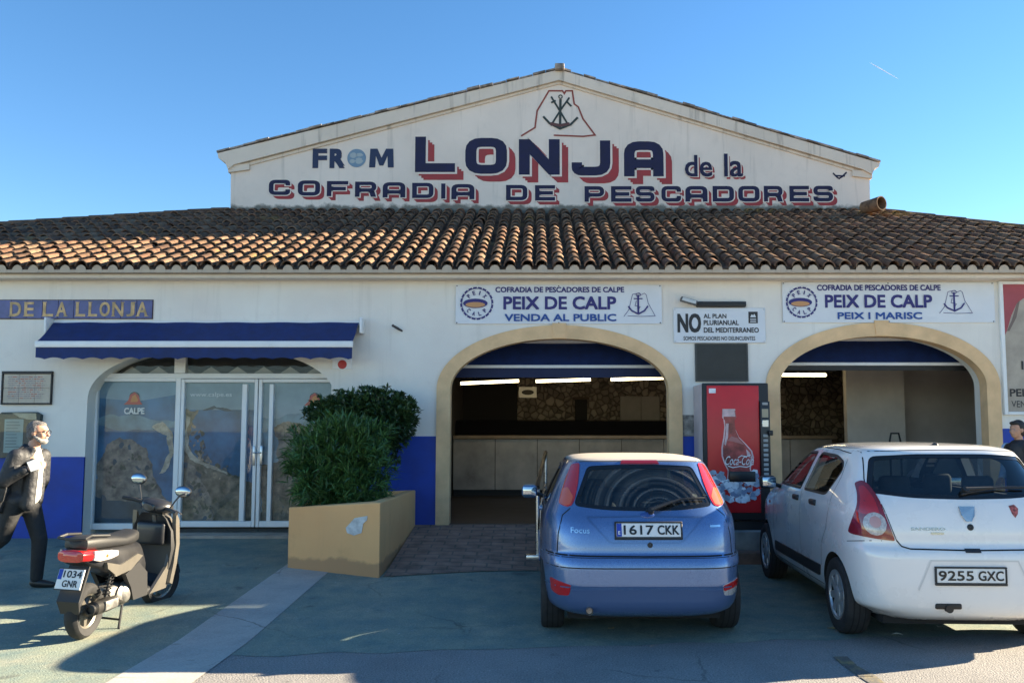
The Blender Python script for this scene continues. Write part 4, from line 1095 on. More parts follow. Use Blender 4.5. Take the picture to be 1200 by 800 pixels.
# small things on the wall
t = thing('warning_plate', 'small white plate with red disc at the right end of the awning', 'sign', (fx(400), YF, fz(432)))
MB().rbox(fx(388), fx(411), YF - .012, YF + .001, fz(432.5), fz(421), .003, 1).build('plate', M_white, t)
mb = MB(); mb.add([(fx(400) + .065 * math.cos(a * .393), YF - .0135, fz(427) + .065 * math.sin(a * .393)) for a in range(16)], [tuple(range(16))]); mb.build('red_disc', mat('disc_red', (.45, .02, .02), .4), t)
mb = MB(); a, b = at(460.5, 381.5, YF - .12), at(471, 387.5, YF - .02)
mb.tube([a, a.lerp(b, .5), (b.x, YF + .01, b.z)], [.017, .02, .013], 10); mb.ell(a, (.02, .02, .02))
tag(mb.build('wall_spout', mat('spout_dark', (.05, .05, .055), .5)), 'short dark spout sticking out of the bare white wall right of the awning', 'spout')

# ------------------------------------------------------------------ inside the hall
t = thing('fish_counter', 'long tan fish counter with dark glass top inside the hall', 'counter', (1, 16.6, ZF))
cx0, cx1 = -1.70, at(975, 500, 16.6).x
zt = at(600, 510, 16.6).z
for k in range(9):
    a, b = cx0 + (cx1 - cx0) * k / 9, cx0 + (cx1 - cx0) * (k + 1) / 9; MB().rbox(a, b - .010, 16.6, 16.64, ZF + .13, zt - .075, .004, 1).build('front_panel', M_wood, t)
MB().box(cx0, cx1, 16.645, 17.5, ZF + .13, zt - .075).build('carcass', M_black, t)
MB().rbox(cx0, cx1 + .05, 16.52, 17.55, zt - .07, zt, .01, 2).build('worktop', mat('worktop_tan', (.42, .31, .21), .35, noise=(3, .2)), t)
MB().box(cx0, cx1 - .03, 16.66, 17.5, ZF, ZF + .128).build('plinth', mat('plinth_dark', (.04, .035, .03), .7), t)
mb = MB(); mb.prism([(16.95, zt + .002), (17.4, zt + .002), (17.4, zt + .33), (17.12, zt + .30)], cx0, cx1 - 1.4, 'x'); mb.build('display_glass', mat('display_black', (.01, .01, .012), .12), t)
t = thing('hanging_sign', 'small pale lit sign hanging under the middle strip light', 'sign', (at(618, 460, 16).x, 16, at(618, 460, 16).z))
mb = MB(); q = at(608, 466, 16); p = at(629, 453, 16)
mb.rbox(q.x, p.x, 16, 16.03, q.z, p.z, .005, 1); mb.build('board', mat('sign_pale', (.6, .58, .52), .5), t)
mb = MB(); mb.add([((q.x + p.x) / 2 + .12 * math.cos(a * .393), 15.995, (q.z + p.z) / 2 + .05 * math.sin(a * .393)) for a in range(16)], [tuple(range(16))]); mb.build('printed_shape', M_dark, t)
mb = MB()
for x in (q.x + .04, p.x - .04): mb.tube([(x, 16.015, p.z), (x, 16.015, 3.45)], .004, 6)
mb.build('wire', M_black, t)
for k, (x0, x1, py0, py1, Y, lab) in enumerate(((540, 608, 449, 446, 15.2, 'lit strip light on the left of the row above the counter'), (628, 692, 446.5, 444.5, 15.2, 'lit strip light in the middle of the row above the counter'), (716, 778, 444.5, 442.5, 15.2, 'lit strip light on the right of the row above the counter'), (917, 979, 439, 437, 14.2, 'lit strip light seen through the arch behind the white car'))):
    a, b = at(x0, py0, Y), at(x1, py1, Y)
    b.y = Y + .5 if k == 3 else Y
    t = thing('strip_light', lab, 'ceiling lamp', tuple((a + b) / 2), group='strip lights of the fish hall')
    MB().tube([a, b], .030, 10).build('tube', M_lamp, t)
    mb = MB(); u = Vector((0, 0, .04)); mb.prism([(a.x, a.z + .025), (b.x, b.z + .025), (b.x, b.z + .085), (a.x, a.z + .085)], Y - .05, Y + .05)
    for e in (a.lerp(b, .1), a.lerp(b, .9)): mb.tube([(e.x, Y, e.z + .08), (e.x, Y, 3.45)], .006, 6)
    mb.build('housing', M_dark, t)
t = thing('white_board', 'pair of pale boards on the stone back wall right of the hall', 'board', (at(750, 480, 18.95).x, 18.99, at(750, 497, 18.95).z))
for x0, x1 in ((727, 751), (751.4, 773)):
    a, b = at(x0, 497, 18.95), at(x1, 464, 18.95); MB().rbox(a.x, b.x, 18.94, 18.998, a.z, b.z, .01, 1).build('panel', mat('board_grey', (.45, .40, .34), .6, noise=(2, .2)), t)
t = thing('small_window_hatch', 'dark hatch in the middle of the stone back wall', 'hatch', (at(685, 480, 18.95).x, 18.99, at(685, 495, 18.95).z))
a, b = at(674, 497, 18.95), at(688, 468, 18.95); MB().rbox(a.x, b.x, 18.95, 18.998, a.z, b.z, .01, 1).build('shutter', M_dark, t)
MB().rbox(a.x - .05, b.x + .05, 18.93, 18.949, b.z, b.z + .06, .005, 1).build('lintel', mat('lintel_wood', (.12, .08, .05), .7), t)
# hand truck handle peeking over the white car
t = thing('hand_truck', 'hand truck with black loop handle standing in the arch behind the white car', 'hand truck', (at(1049, 500, 13.0).x, 13.0, ZF))
hx = at(1049, 500, 13).x; hz = at(1049, 507.5, 13).z
MB().tube([(hx - .085, 13.0, ZF + .2), (hx - .085, 13.02, hz - .12), (hx - .06, 13.02, hz), (hx + .06, 13.02, hz), (hx + .085, 13.02, hz - .12), (hx + .085, 13.0, ZF + .2)], .016, 8).build('handle_frame', M_black, t)
MB().box(hx - .2, hx + .2, 12.75, 13.0, ZF + .02, ZF + .035).build('toe_plate', M_alu, t)
for s in (-1, 1):
    MB().lathe([(.02, -.03), (.1, -.03), (.12, -.015), (.12, .015), (.1, .03), (.02, .03)], 20, M=Matrix.Translation((hx + s * .2, 13.1, ZF + .12)) @ Matrix.Rotation(R(90), 4, 'Y')).build('wheel', M_black, t)
MB().tube([(hx - .2, 13.1, ZF + .12), (hx + .2, 13.1, ZF + .12)], .012, 8).build('axle', M_alu, t)

# ------------------------------------------------------------------ vending machine
VY = 11.0; VX0, VX1 = at(824.3, 520, VY).x, at(901.5, 520, VY).x; VZ0, VZ1 = ZF, at(860, 449, VY).z
t = thing('vending_machine', 'red drinks vending machine with a large bottle picture between the arches', 'vending machine', ((VX0 + VX1) / 2, VY + .3, ZF))
def vx(p, Y=VY): return at(p, 520, Y).x
def vz(p, Y=VY): return at(860, p, Y).z
V_red = mat('vending_red', (.60, .014, .018), .3, noise=(2, .12)); V_side = mat('vending_side', (.60, .50, .50), .45, noise=(4, .15))
MB().rbox(VX0, VX1, VY + .06, VY + .66, VZ0 + .12, VZ1, .012, 2).build('cabinet', V_side, t)
MB().rbox(VX0 - .003, VX1 + .003, VY, VY + .056, VZ0 + .13, VZ1 + .004, .015, 3).build('door', M_black, t)
MB().rbox(vx(829), vx(890.3), VY - .012, VY + .01, vz(600.5), vz(451.5), .01, 3).build('front_panel', V_red, t)
MB().box(VX0 + .03, VX1 - .03, VY + .05, VY + .64, VZ0, VZ0 + .118).build('base', M_black, t)
mb = MB(); Yv = VY - .0135
def vp(pts, k, mi): mb.add([(vx(x), Yv - .0012 * k, vz(y)) for x, y in pts], [tuple(range(len(pts)))], mi)
bot = [(847, 479), (862, 479), (863, 489), (860.5, 491), (862, 503), (866, 512), (874, 520), (881, 528), (883, 536), (880, 542), (879, 549), (882, 560), (880, 578), (876, 584), (858, 584), (852, 576), (851, 562), (852, 551), (848, 543), (845, 534), (845, 524), (847.5, 512), (849, 500), (848, 491), (846.5, 489)]
vp(bot, 0, 0); cb = (863, 532)
vp([(cb[0] + (x - cb[0]) * .90, cb[1] + (y - cb[1]) * .965) for x, y in bot], 1, 1)
vp([(848, 480.5), (861, 480.5), (862, 488), (847.5, 488)], 2, 0)
vp([(851, 496), (854, 496), (853, 512), (850, 522), (848.5, 520), (850.5, 508)], 2, 0); vp([(852, 516), (857, 511), (864, 513), (872, 521), (866, 519), (858, 517)], 2, 2); vp([(874, 526), (878, 530), (879, 536), (875, 534)], 2, 0)
random.seed(11)
for k in range(120):
    x, y = ru(832, 889), ru(549, 588)
    if y < 550 + 16 * math.sin((x - 832) / 57 * math.pi) ** 3: y += 14
    y = min(y, 587); r = ru(2.2, 5.5)
    if x - r < 831 or x + r > 889.5: r = min(x - 830, 890 - x)
    n = random.randint(5, 7); a0 = ru(0, 6)
    vp([(x + r * math.cos(a0 + 6.283 * i / n) * ru(.7, 1.1), min(589, y + r * math.sin(a0 + 6.283 * i / n) * ru(.6, 1))) for i in range(n)], 3 + k * .045, random.choice((3, 3, 4, 4, 5)))
add_text(mb, 'Coca-Cola', vx(849), vx(882.5), vz(544.5), vz(534), Yv - .011, 6, -.004, .45)
V, Fc = ribbon2d([(vx(852), vz(545.5)), (vx(858), vz(547.5)), (vx(866), vz(546)), (vx(874), vz(547)), (vx(880), vz(544.5))], .012); mb.add([(p[0], Yv - .0125, p[1]) for p in V], Fc, 6)
V, Fc = ribbon2d([(vx(864), vz(536)), (vx(868), vz(533.5)), (vx(874), vz(534.5)), (vx(879), vz(532.5))], .010); mb.add([(p[0], Yv - .0125, p[1]) for p in V], Fc, 6)
mb.box(vx(831.5), vx(839.5), Yv - .002, Yv - .0005, vz(460.5), vz(455), 3)
mb.build('bottle_picture', [mat('bottle_highlight', (.75, .52, .52), .4, noise=(6, .4)), mat('bottle_brown', (.42, .07, .06), .35, noise=(5, .8)), mat('bottle_rose', (.45, .16, .15), .4), mat('ice_white', (.76, .79, .84), .4, noise=(9, .3)), mat('ice_blue', (.36, .42, .52), .4, noise=(9, .4)), mat('ice_shadow', (.20, .25, .36), .4), M_white], t)
mb = MB(); mb.rbox(vx(853.5), vx(884), VY - .035, VY - .010, vz(564), vz(552), .008, 2); mb.build('delivery_slot', mat('slot_black', (.006, .006, .007), .3), t)
pn = MB().rbox(vx(890.8), vx(902), VY - .045, VY + .01, vz(569), vz(470), .008, 2).build('selection_panel', mat('panel_black', (.02, .02, .022), .35), t)
mb = MB()
for k in range(9): mb.rbox(vx(893.5), vx(899), VY - .052, VY - .044, vz(512 + 5.6 * k), vz(508.6 + 5.6 * k), .003, 1, 0)
mb.rbox(vx(893), vx(899.5), VY - .052, VY - .044, vz(474.5), vz(471.5), .003, 1, 0); mb.rbox(vx(892.5), vx(900), VY - .052, VY - .044, vz(489), vz(479), .003, 1, 1); mb.rbox(vx(892.5), vx(900), VY - .052, VY - .044, vz(500), vz(492), .003, 1, 2)
mb.build('button', [mat('button_grey', (.35, .35, .34), .5), mat('button_beige', (.40, .33, .22), .5), M_steel], pn)
MB().rbox(vx(899), vx(904), VY - .10, VY - .046, vz(510), vz(504), .01, 2).build('coin_lock', M_black, pn)

# ------------------------------------------------------------------ planter and its two shrubs
t = thing('planter', 'angular ochre rendered planter with flaking paint patch beside the ramp', 'planter', (-2.35, 10.4, .1))
M_pl = plaster('ochre_render', (.88, .46, .20), (.50, .28, .14), .06, .26, streak=.4, patch=.8)
o = [(-2.94, 9.78), (-1.76, 9.26), (-1.725, 11.685), (-2.94, 11.685)]
zt = [.845, .945, .91, .86]; inn = [(-2.82, 9.87), (-1.88, 9.46), (-1.85, 11.6), (-2.82, 11.6)]
mb = MB()
vv = [(x, y, -.1) for x, y in o] + [(x, y, z) for (x, y), z in zip(o, zt)] + [(x, y, z) for (x, y), z in zip(inn, zt)] + [(x, y, z - .16) for (x, y), z in zip(inn, zt)]
ff = [(0, 1, 2, 3)] + [(i, (i + 1) % 4, 4 + (i + 1) % 4, 4 + i) for i in range(4)] + [(4 + i, 4 + (i + 1) % 4, 8 + (i + 1) % 4, 8 + i) for i in range(4)] + [(8 + i, 8 + (i + 1) % 4, 12 + (i + 1) % 4, 12 + i) for i in range(4)]
me = mb.add(vv, ff).mesh('planter_box', [M_pl])
b = bmesh.new(); b.from_mesh(me); bmesh.ops.bevel(b, geom=[e for e in b.edges if all(v.co.z > .3 for v in e.verts) or abs(e.verts[0].co.z - e.verts[1].co.z) > .5], offset=.014, segments=2, profile=.5, affect='EDGES'); b.to_mesh(me); b.free()
link_mesh('planter_box', me, t)
MB().add([(x, y, z - .1) for (x, y), z in zip(inn, zt)], [(0, 1, 2, 3)]).build('soil', mat('soil', (.05, .035, .025), .95, noise=(12, .5), bump=(25, 1, .03)), t)
def on_front(px, py):
    n = Vector((o[1][1] - o[0][1], -(o[1][0] - o[0][0]), 0)).normalized(); d = ray(px, py); c = Vector((0, 0, CZ)); k = (Vector((o[0][0], o[0][1], 0)) - c).dot(n) / d.dot(n); return c + d * k, n
pp = [(405.5, 618), (411, 612), (416, 606.5), (431, 604), (430.5, 609), (426, 613), (424, 624), (415, 627), (407, 624)]
mb = MB(); q = []
for x, y in pp:
    P_, n_ = on_front(x, y); q.append(P_ + n_ * (.006 if n_.y < 0 else -.006))
mb.add(q, [tuple(range(len(q)))]); mb.build('paint_patch', mat('patch_white', (.62, .62, .60), .7, noise=(14, .25)), t)
def leaf(mb, p, d, nrm, L_, W_, mi=0):
    d = d.normalized(); s_ = d.cross(nrm)
    if s_.length < 1e-4: s_ = d.orthogonal()
    s_.normalize(); nn = s_.cross(d)
    a = p + d * L_ * .45; c = p + d * L_ + nn * (-.12 * L_)
    f = .28 * W_
    mb.add([p, a + s_ * W_ / 2 + nn * f, c, a - s_ * W_ / 2 + nn * f, a], [(0, 1, 4), (1, 2, 4), (0, 4, 3), (4, 2, 3)], mi, True)
def rdir():
    while True:
        v = Vector((ru(-1, 1), ru(-1, 1), ru(-1, 1)))
        if .05 < v.length < 1: return v.normalized()
def foliage_mat(name, c1, c2, rough=.42):
    m = mat(name, c1, rough, island=.45, spec=.45)
    t_, b_ = m.node_tree, m.node_tree.nodes['Principled BSDF']
    tc = t_.nodes.new('ShaderNodeTexCoord'); n = t_.nodes.new('ShaderNodeTexNoise'); n.inputs['Scale'].default_value = 3.2; t_.links.new(tc.outputs['Object'], n.inputs['Vector'])
    mx = t_.nodes.new('ShaderNodeMix'); mx.data_type = 'RGBA'; mx.inputs[6].default_value = (*c1, 1); mx.inputs[7].default_value = (*c2, 1)
    rp = t_.nodes.new('ShaderNodeValToRGB'); rp.color_ramp.elements[0].position = .4; rp.color_ramp.elements[1].position = .62; t_.links.new(n.outputs['Fac'], rp.inputs[0]); t_.links.new(rp.outputs[0], mx.inputs['Factor'])
    hs = [x for x in t_.nodes if x.type == 'HUE_SAT'][0]; t_.links.new(mx.outputs[2], hs.inputs['Color'])
    b_.inputs['Transmission Weight'].default_value = 0
    return m
def shrub(name, lab, cat, lobes, n, LL, WW, m, stems, whorl):
    t = thing(name, lab, cat, stems[0][0])
    mb = MB()
    for _ in range(n):
        c, r = random.choices(lobes, [l[1][0] * l[1][1] * l[1][2] for l in lobes])[0]
        u = rdir(); k = ru(.25, 1) ** .45 * (1 + .10 * math.sin(7 * u.x + 5 * u.z) + ru(-.07, .13))
        p = Vector(c) + Vector((u.x * r[0], u.y * r[1], u.z * r[2])) * k
        ax = (u * .8 + Vector((0, 0, .55)) + rdir() * .5).normalized()
        for j in range(whorl):
            d = (ax + rdir() * .85).normalized()
            leaf(mb, p + rdir() * .01, d, (Vector((0, 0, 1)) + rdir() * .6).normalized(), LL * ru(.65, 1.2), WW * ru(.7, 1.2))
    mb.build('foliage', m, t, fixn=False)
    mb = MB()
    for s0, s1 in stems:
        a, b_ = Vector(s0), Vector(s1); mid = a.lerp(b_, .5) + rdir() * .06
        mb.tube([a, mid, b_], [.022, .016, .007], 7)
        for _ in range(5):
            q = a.lerp(b_, ru(.3, .9)); mb.tube([q, q + (rdir() + Vector((0, 0, .5))).normalized() * ru(.15, .35)], [.009, .004], 5)
    mb.build('stem', mat('bark', (.13, .10, .075), .9), t)
random.seed(21)
def W3(px, py, Y): return tuple(at(px, py, Y))
LB1 = [(W3(392, 540, 10.15), (.50, .42, .50)), (W3(372, 560, 10.1), (.36, .36, .36)), (W3(418, 560, 10.2), (.40, .40, .42)), (W3(398, 512, 10.2), (.32, .32, .24)), (W3(425, 518, 10.35), (.34, .32, .28)), (W3(350, 530, 10.25), (.16, .2, .3)), (W3(395, 580, 10.0), (.52, .34, .2))]
shrub('oleander_shrub', 'mid green narrow leaved shrub in front in the ochre planter', 'shrub', LB1, 1500, .155, .024, foliage_mat('oleander_leaf', (.045, .11, .028), (.075, .16, .045)), [((-2.4, 10.2, .76), W3(392, 520, 10.2)), ((-2.3, 10.3, .76), W3(420, 520, 10.3)), ((-2.5, 10.25, .76), W3(365, 535, 10.2))], 6)
LB2 = [(W3(420, 487, 11.15), (.62, .40, .33)), (W3(455, 495, 11.1), (.36, .34, .36)), (W3(392, 490, 11.1), (.36, .34, .28)), (W3(470, 490, 11.15), (.22, .26, .26)), (W3(440, 472, 11.15), (.40, .3, .2)), (W3(452, 520, 11.0), (.22, .25, .26))]
shrub('round_shrub', 'dark green rounded shrub standing behind the oleander in the planter', 'shrub', LB2, 2300, .085, .036, foliage_mat('dark_leaf', (.024, .058, .018), (.045, .088, .026)), [((-2.35, 11.1, .76), W3(420, 490, 11.15)), ((-2.2, 11.1, .76), W3(455, 495, 11.1))], 5)

# ------------------------------------------------------------------ handrail on the ramp edge
t = thing('handrail', 'steel handrail with dark top bar along the ramp, beside the blue car', 'handrail', (-.02, 10.2, .2))
zb_ = lambda Y: .17 + (ZF - .17) * min(1, (Y - 10.0) / 1.7)
x0, x1 = .0, .12
MB().tube([(x0, 10.2, zb_(10.2) - .05), (x0, 10.2, 1.06)], .026, 12).build('post', M_steel, t)
MB().tube([(x1, 12.4, ZF - .02), (x1, 12.4, 1.40)], .026, 12).build('post', M_steel, t)
MB().tube([(x0, 10.15, 1.05), (x0, 10.25, 1.08), (x1, 12.35, 1.42), (x1, 12.45, 1.42)], .028, 12).build('top_bar', mat('rail_dark', (.05, .045, .04), .35, metal=.5), t)
MB().tube([(x0, 10.22, .66), (x1, 12.4, .96)], .018, 10).build('lower_bar', M_steel, t)
mb = MB(); mb.rbox(x0 - .14, x0 + .12, 10.13, 10.27, zb_(10.2) - .03, zb_(10.2) + .035, .008, 2); mb.build('base_plate', M_steel, t)
# trail of a passing aeroplane, far off and high
mb = MB(); a, b_ = at(1019, 73.5, 9000), at(1054, 93.5, 9000)
mb.tube([a.lerp(b_, i / 20) for i in range(21)], [.4 + 5 * math.sin(math.pi * i / 20) ** .7 * (1 - .5 * i / 20) for i in range(21)], 12)
cm_ = mat('contrail_white', (.35, .36, .38), 1); cb_ = cm_.node_tree
ct_ = cb_.nodes.new('ShaderNodeBsdfTranslucent'); ct_.inputs[0].default_value = (.30, .33, .36, 1); ca_ = cb_.nodes.new('ShaderNodeAddShader')
cb_.links.new(cb_.nodes['Principled BSDF'].outputs[0], ca_.inputs[0]); cb_.links.new(ct_.outputs[0], ca_.inputs[1]); cb_.links.new(ca_.outputs[0], cb_.nodes['Material Output'].inputs[0])
tag(mb.build('contrail', cm_), kind='structure')

# scraps lying on the asphalt by the white car
random.seed(9)
for k, (px, py, lab) in enumerate(((1102, 735, 'pale paper scrap on the asphalt right of the white car plate, furthest right'), (1052, 744, 'pale paper scrap on the asphalt behind the left rear wheel of the white car'), (975, 737, 'tiny dry leaf on the asphalt left of the white car rear wheel'), (716, 737, 'tiny dry leaf on the ground under the tail of the blue car'))):
    p = atz(px, py, 0); a = ru(0, 3); r = ru(.03, .06)
    mb = MB(); mb.add([(p.x + r * math.cos(a + b), p.y + r * .5 * math.sin(a + b), .008 + .012 * (i % 2)) for i, b in enumerate((0, 1.2, 2.6, 3.6, 5))], [(0, 1, 2), (0, 2, 3), (0, 3, 4)])
    tag(mb.build('litter_scrap', mat('scrap_pale', (.55, .52, .45), .8) if k < 2 else mat('dry_leaf', (.40, .28, .12), .8)), lab, 'litter', 'litter on the asphalt')
# ------------------------------------------------------------------ cars
def pchip(x, y, xi):
    x = np.asarray(x, float); y = np.asarray(y, float); h = np.diff(x); d = np.diff(y) / h; n = len(x); m = np.zeros(n)
    for i in range(1, n - 1):
        if d[i - 1] * d[i] > 0:
            w1, w2 = 2 * h[i] + h[i - 1], h[i] + 2 * h[i - 1]; m[i] = (w1 + w2) / (w1 / d[i - 1] + w2 / d[i])
    m[0], m[-1] = d[0], d[-1]
    k = np.clip(np.searchsorted(x, xi) - 1, 0, n - 2); t = (xi - x[k]) / h[k]
    return (1 + 2 * t) * (1 - t) ** 2 * y[k] + t * (1 - t) ** 2 * h[k] * m[k] + t * t * (3 - 2 * t) * y[k + 1] + t * t * (t - 1) * h[k] * m[k + 1]
def loft(keys, N=132, M=84, mats=None, inset=0.):
    """body as a stack of rounded plan outlines; key = z, rear y, front y, half width, rear and front squareness"""
    K = np.array(keys, float)
    s = np.concatenate([[0], np.cumsum(np.sqrt((np.diff(K[:, 0]) * 1.6) ** 2 + np.diff(K[:, 1]) ** 2 + (np.diff(K[:, 2]) * .35) ** 2 + np.diff(K[:, 3]) ** 2) + .004)])
    si = np.linspace(0, s[-1], M)
    P = [pchip(s, K[:, c], si) for c in range(6)]
    verts = []
    th = np.linspace(0, math.pi, 700)
    for k in range(M):
        z, yr, yf, w_, nr, nf = [p[k] for p in P]
        yc, hl = (yr + yf) / 2, (yf - yr) / 2
        n = np.where(th < math.pi / 2, nr, nf)
        sx_, cx_ = np.abs(np.sin(th)), np.abs(np.cos(th))
        x = w_ * sx_ ** (2 / n); y = yc - np.sign(np.cos(th)) * hl * cx_ ** (2 / n)
        L = np.concatenate([[0], np.cumsum(np.hypot(np.diff(x), np.diff(y)))]); Li = np.linspace(0, L[-1], N // 2 + 1)
        xi, yi = np.interp(Li, L, x), np.interp(Li, L, y)
        ring = [(xi[j], yi[j], z) for j in range(N // 2 + 1)] + [(-xi[j], yi[j], z) for j in range(N // 2 - 1, 0, -1)]
        verts += ring
    faces = [(k * N + j, k * N + (j + 1) % N, (k + 1) * N + (j + 1) % N, (k + 1) * N + j) for k in range(M - 1) for j in range(N)]
    faces.append(tuple(range(N - 1, -1, -1)))
    top = [(M - 1) * N + j for j in range(N)]; c = len(verts)
    verts.append((0, float((P[1][-1] + P[2][-1]) / 2), float(P[0][-1]) + .006))
    faces += [(top[j], top[(j + 1) % N], c) for j in range(N)]
    mb = MB(); mb.v = verts; mb.f = faces; mb.m = [0] * len(faces); mb.s = [True] * len(faces)
    return mb.mesh('body_form', mats or [])
class Skin:
    """the outer form of a car: lets panels, glass and seams be laid exactly on it"""
    def __init__(s, me):
        s.V = [v.co.copy() for v in me.vertices]; s.P = [tuple(p.vertices) for p in me.polygons]
        s.N = [v.normal.copy() for v in me.vertices]; s.bvh = BVHTree.FromPolygons(s.V, s.P)
    def normal(s, co, idx):
        w_ = [1 / max(1e-6, (s.V[i] - co).length) for i in s.P[idx]]; n = Vector()
        for i, k in zip(s.P[idx], w_): n += s.N[i] * k
        return n.normalized()
    DIR = {'rear': (Vector((0, 1, 0)), lambda a, b: Vector((a, -3, b))), 'left': (Vector((1, 0, 0)), lambda a, b: Vector((-3, a, b))), 'right': (Vector((-1, 0, 0)), lambda a, b: Vector((3, a, b))),
           'front': (Vector((0, -1, 0)), lambda a, b: Vector((a, 8, b))), 'top': (Vector((0, 0, -1)), lambda a, b: Vector((a, b, 4)))}
    def hit(s, side, a, b):
        d, f = s.DIR[side]; r = s.bvh.ray_cast(f(a, b), d)
        if r[0] is None:
            q = f(a, b); q = q + d * (3 if side != 'front' else 4)
            r = s.bvh.find_nearest(q)
        return r[0], s.normal(r[0], r[2])
    def renormal(s, me, lim=.80):
        """give the smooth normals of the outer form to every face corner that lies on it"""
        me.update(); out = []
        for p in me.polygons: p.use_smooth = True
        cn = [c.vector.copy() for c in me.corner_normals]
        for p in me.polygons:
            pn = p.normal
            for li in p.loop_indices:
                co = me.vertices[me.loops[li].vertex_index].co
                r = s.bvh.find_nearest(co)
                if r[0] is not None and r[3] < .03:
                    n = s.normal(r[0], r[2])
                    if n.dot(pn) > lim: out.append(n); continue
                out.append(pn.copy())
        me.normals_split_custom_set([tuple(n) for n in out])
    def patch(s, name, side, poly, mats, parent, off=.003, step=.035, depth=.012, mi=0, rim=None, curve=True):
        """panel whose outline is poly (in the side's projection), laid on the skin"""
        pts = []
        k = len(poly)
        for i in range(k):
            a, b = np.array(poly[i], float), np.array(poly[(i + 1) % k], float); n = max(1, int(np.linalg.norm(b - a) / step))
            for j in range(n): pts.append(a + (b - a) * j / n)
        b = bmesh.new(); vs_ = [b.verts.new((p[0], p[1], 0)) for p in pts]; f = b.faces.new(vs_)
        bmesh.ops.triangulate(b, faces=[f])
        for _ in range(5):
            es = [e for e in b.edges if e.calc_length() > step * 1.5]
            if not es: break
            bmesh.ops.subdivide_edges(b, edges=es, cuts=1); bmesh.ops.triangulate(b, faces=[q for q in b.faces if len(q.verts) > 3])
        bd = [e for e in b.edges if e.is_boundary]
        out = {}
        for v in b.verts:
            c, n = s.hit(side, v.co.x, v.co.y); out[v] = (c, n)
        ret = bmesh.ops.extrude_edge_only(b, edges=bd)
        newv = [g for g in ret['geom'] if isinstance(g, bmesh.types.BMVert)]
        for v in newv:
            src = [e.other_vert(v) for e in v.link_edges if e.other_vert(v) in out and (e.other_vert(v).co - v.co).length < 1e-7]
            c, n = out[src[0]]; v.co = c + n * (off - depth)
        for v, (c, n) in out.items(): v.co = c + n * off
        bmesh.ops.recalc_face_normals(b, faces=b.faces)
        me = bpy.data.meshes.new(name); b.to_mesh(me); b.free()
        for m in mats: me.materials.append(m)
        # recalc may leave an open shell inside out: face it outwards
        d = s.DIR[side][0]; tot = sum((p.normal.dot(d) * p.area for p in me.polygons))
        if tot > 0: me.flip_normals()
        for p in me.polygons: p.use_smooth = True; p.material_index = mi
        s.renormal(me, .5)
        return link_mesh(name, me, parent, False)
    def strip(s, side, pts, wd, off=.002, mb=None, mi=0, step=.04, closed=False, raise_=0.):
        """flat band along a line on the skin, added to mb"""
        P = []
        k = len(pts)
        for i in range(k if closed else k - 1):
            a, b = np.array(pts[i], float), np.array(pts[(i + 1) % k], float); n = max(1, int(np.linalg.norm(b - a) / step))
            P += [a + (b - a) * j / n for j in range(n)]
        if not closed: P.append(np.array(pts[-1], float))
        V, Fc = ribbon2d(P, wd, closed); q = []
        for p in V:
            c, n = s.hit(side, p[0], p[1]); q.append(c + n * off)
        if raise_:
            # solid moulding: inner top line raised
            pass
        mb.add(q, Fc, mi, True)
M_glass_car = glass('car_glass', (.40, .45, .46)); M_glass_side = glass('car_side_glass', (.42, .47, .48))
M_frit = mat('glass_edge_black', (.012, .013, .015), .08, spec=.5); M_rub = mat('tyre_rubber', (.022, .022, .023), .8, noise=(20, .35), bump=(60, .3, .002))
M_trim = mat('black_trim', (.02, .02, .021), .5, bump=(200, .2, .001)); M_seam = mat('seam_shadow', (.008, .008, .009), .9); M_seat = mat('seat_cloth', (.055, .056, .062), .9, noise=(9, .3))
M_well = mat('wheel_well', (.012, .012, .012), .9); M_plate = mat('plate_white', (.74, .75, .74), .4); M_pblue = mat('plate_blue', (.015, .05, .38), .4); M_pchar = mat('plate_black', (.012, .012, .013), .4)
M_lred = mat('lamp_red', (.46, .012, .012), .12, coat=1, spec=.6); M_lor = mat('lamp_orange', (.62, .10, .03), .12, coat=1); M_lclr = mat('lamp_clear', (.50, .46, .44), .12, coat=1, noise=(60, .35)); M_ldark = mat('lamp_dark_red', (.22, .008, .012), .12, coat=1)
M_cab = mat('cabin_plastic', (.03, .03, .032), .7)
def offset_poly(poly, d):
    P = [np.array(p, float) for p in poly]; n = len(P)
    ar = sum(P[i][0] * P[(i + 1) % n][1] - P[(i + 1) % n][0] * P[i][1] for i in range(n)); sg = 1 if ar > 0 else -1
    out = []
    for i in range(n):
        a, p, b = P[i - 1], P[i], P[(i + 1) % n]
        n1 = (p - a) / np.linalg.norm(p - a); n2 = (b - p) / np.linalg.norm(b - p)
        m1, m2 = np.array([n1[1], -n1[0]]) * sg, np.array([n2[1], -n2[0]]) * sg
        m = m1 + m2; m /= np.linalg.norm(m); out.append(tuple(p + m * d / max(.4, float(m @ m1))))
    return out
def rp(poly, r, n=4): return [tuple(p) for p in roundpoly(poly, r, True, n)]
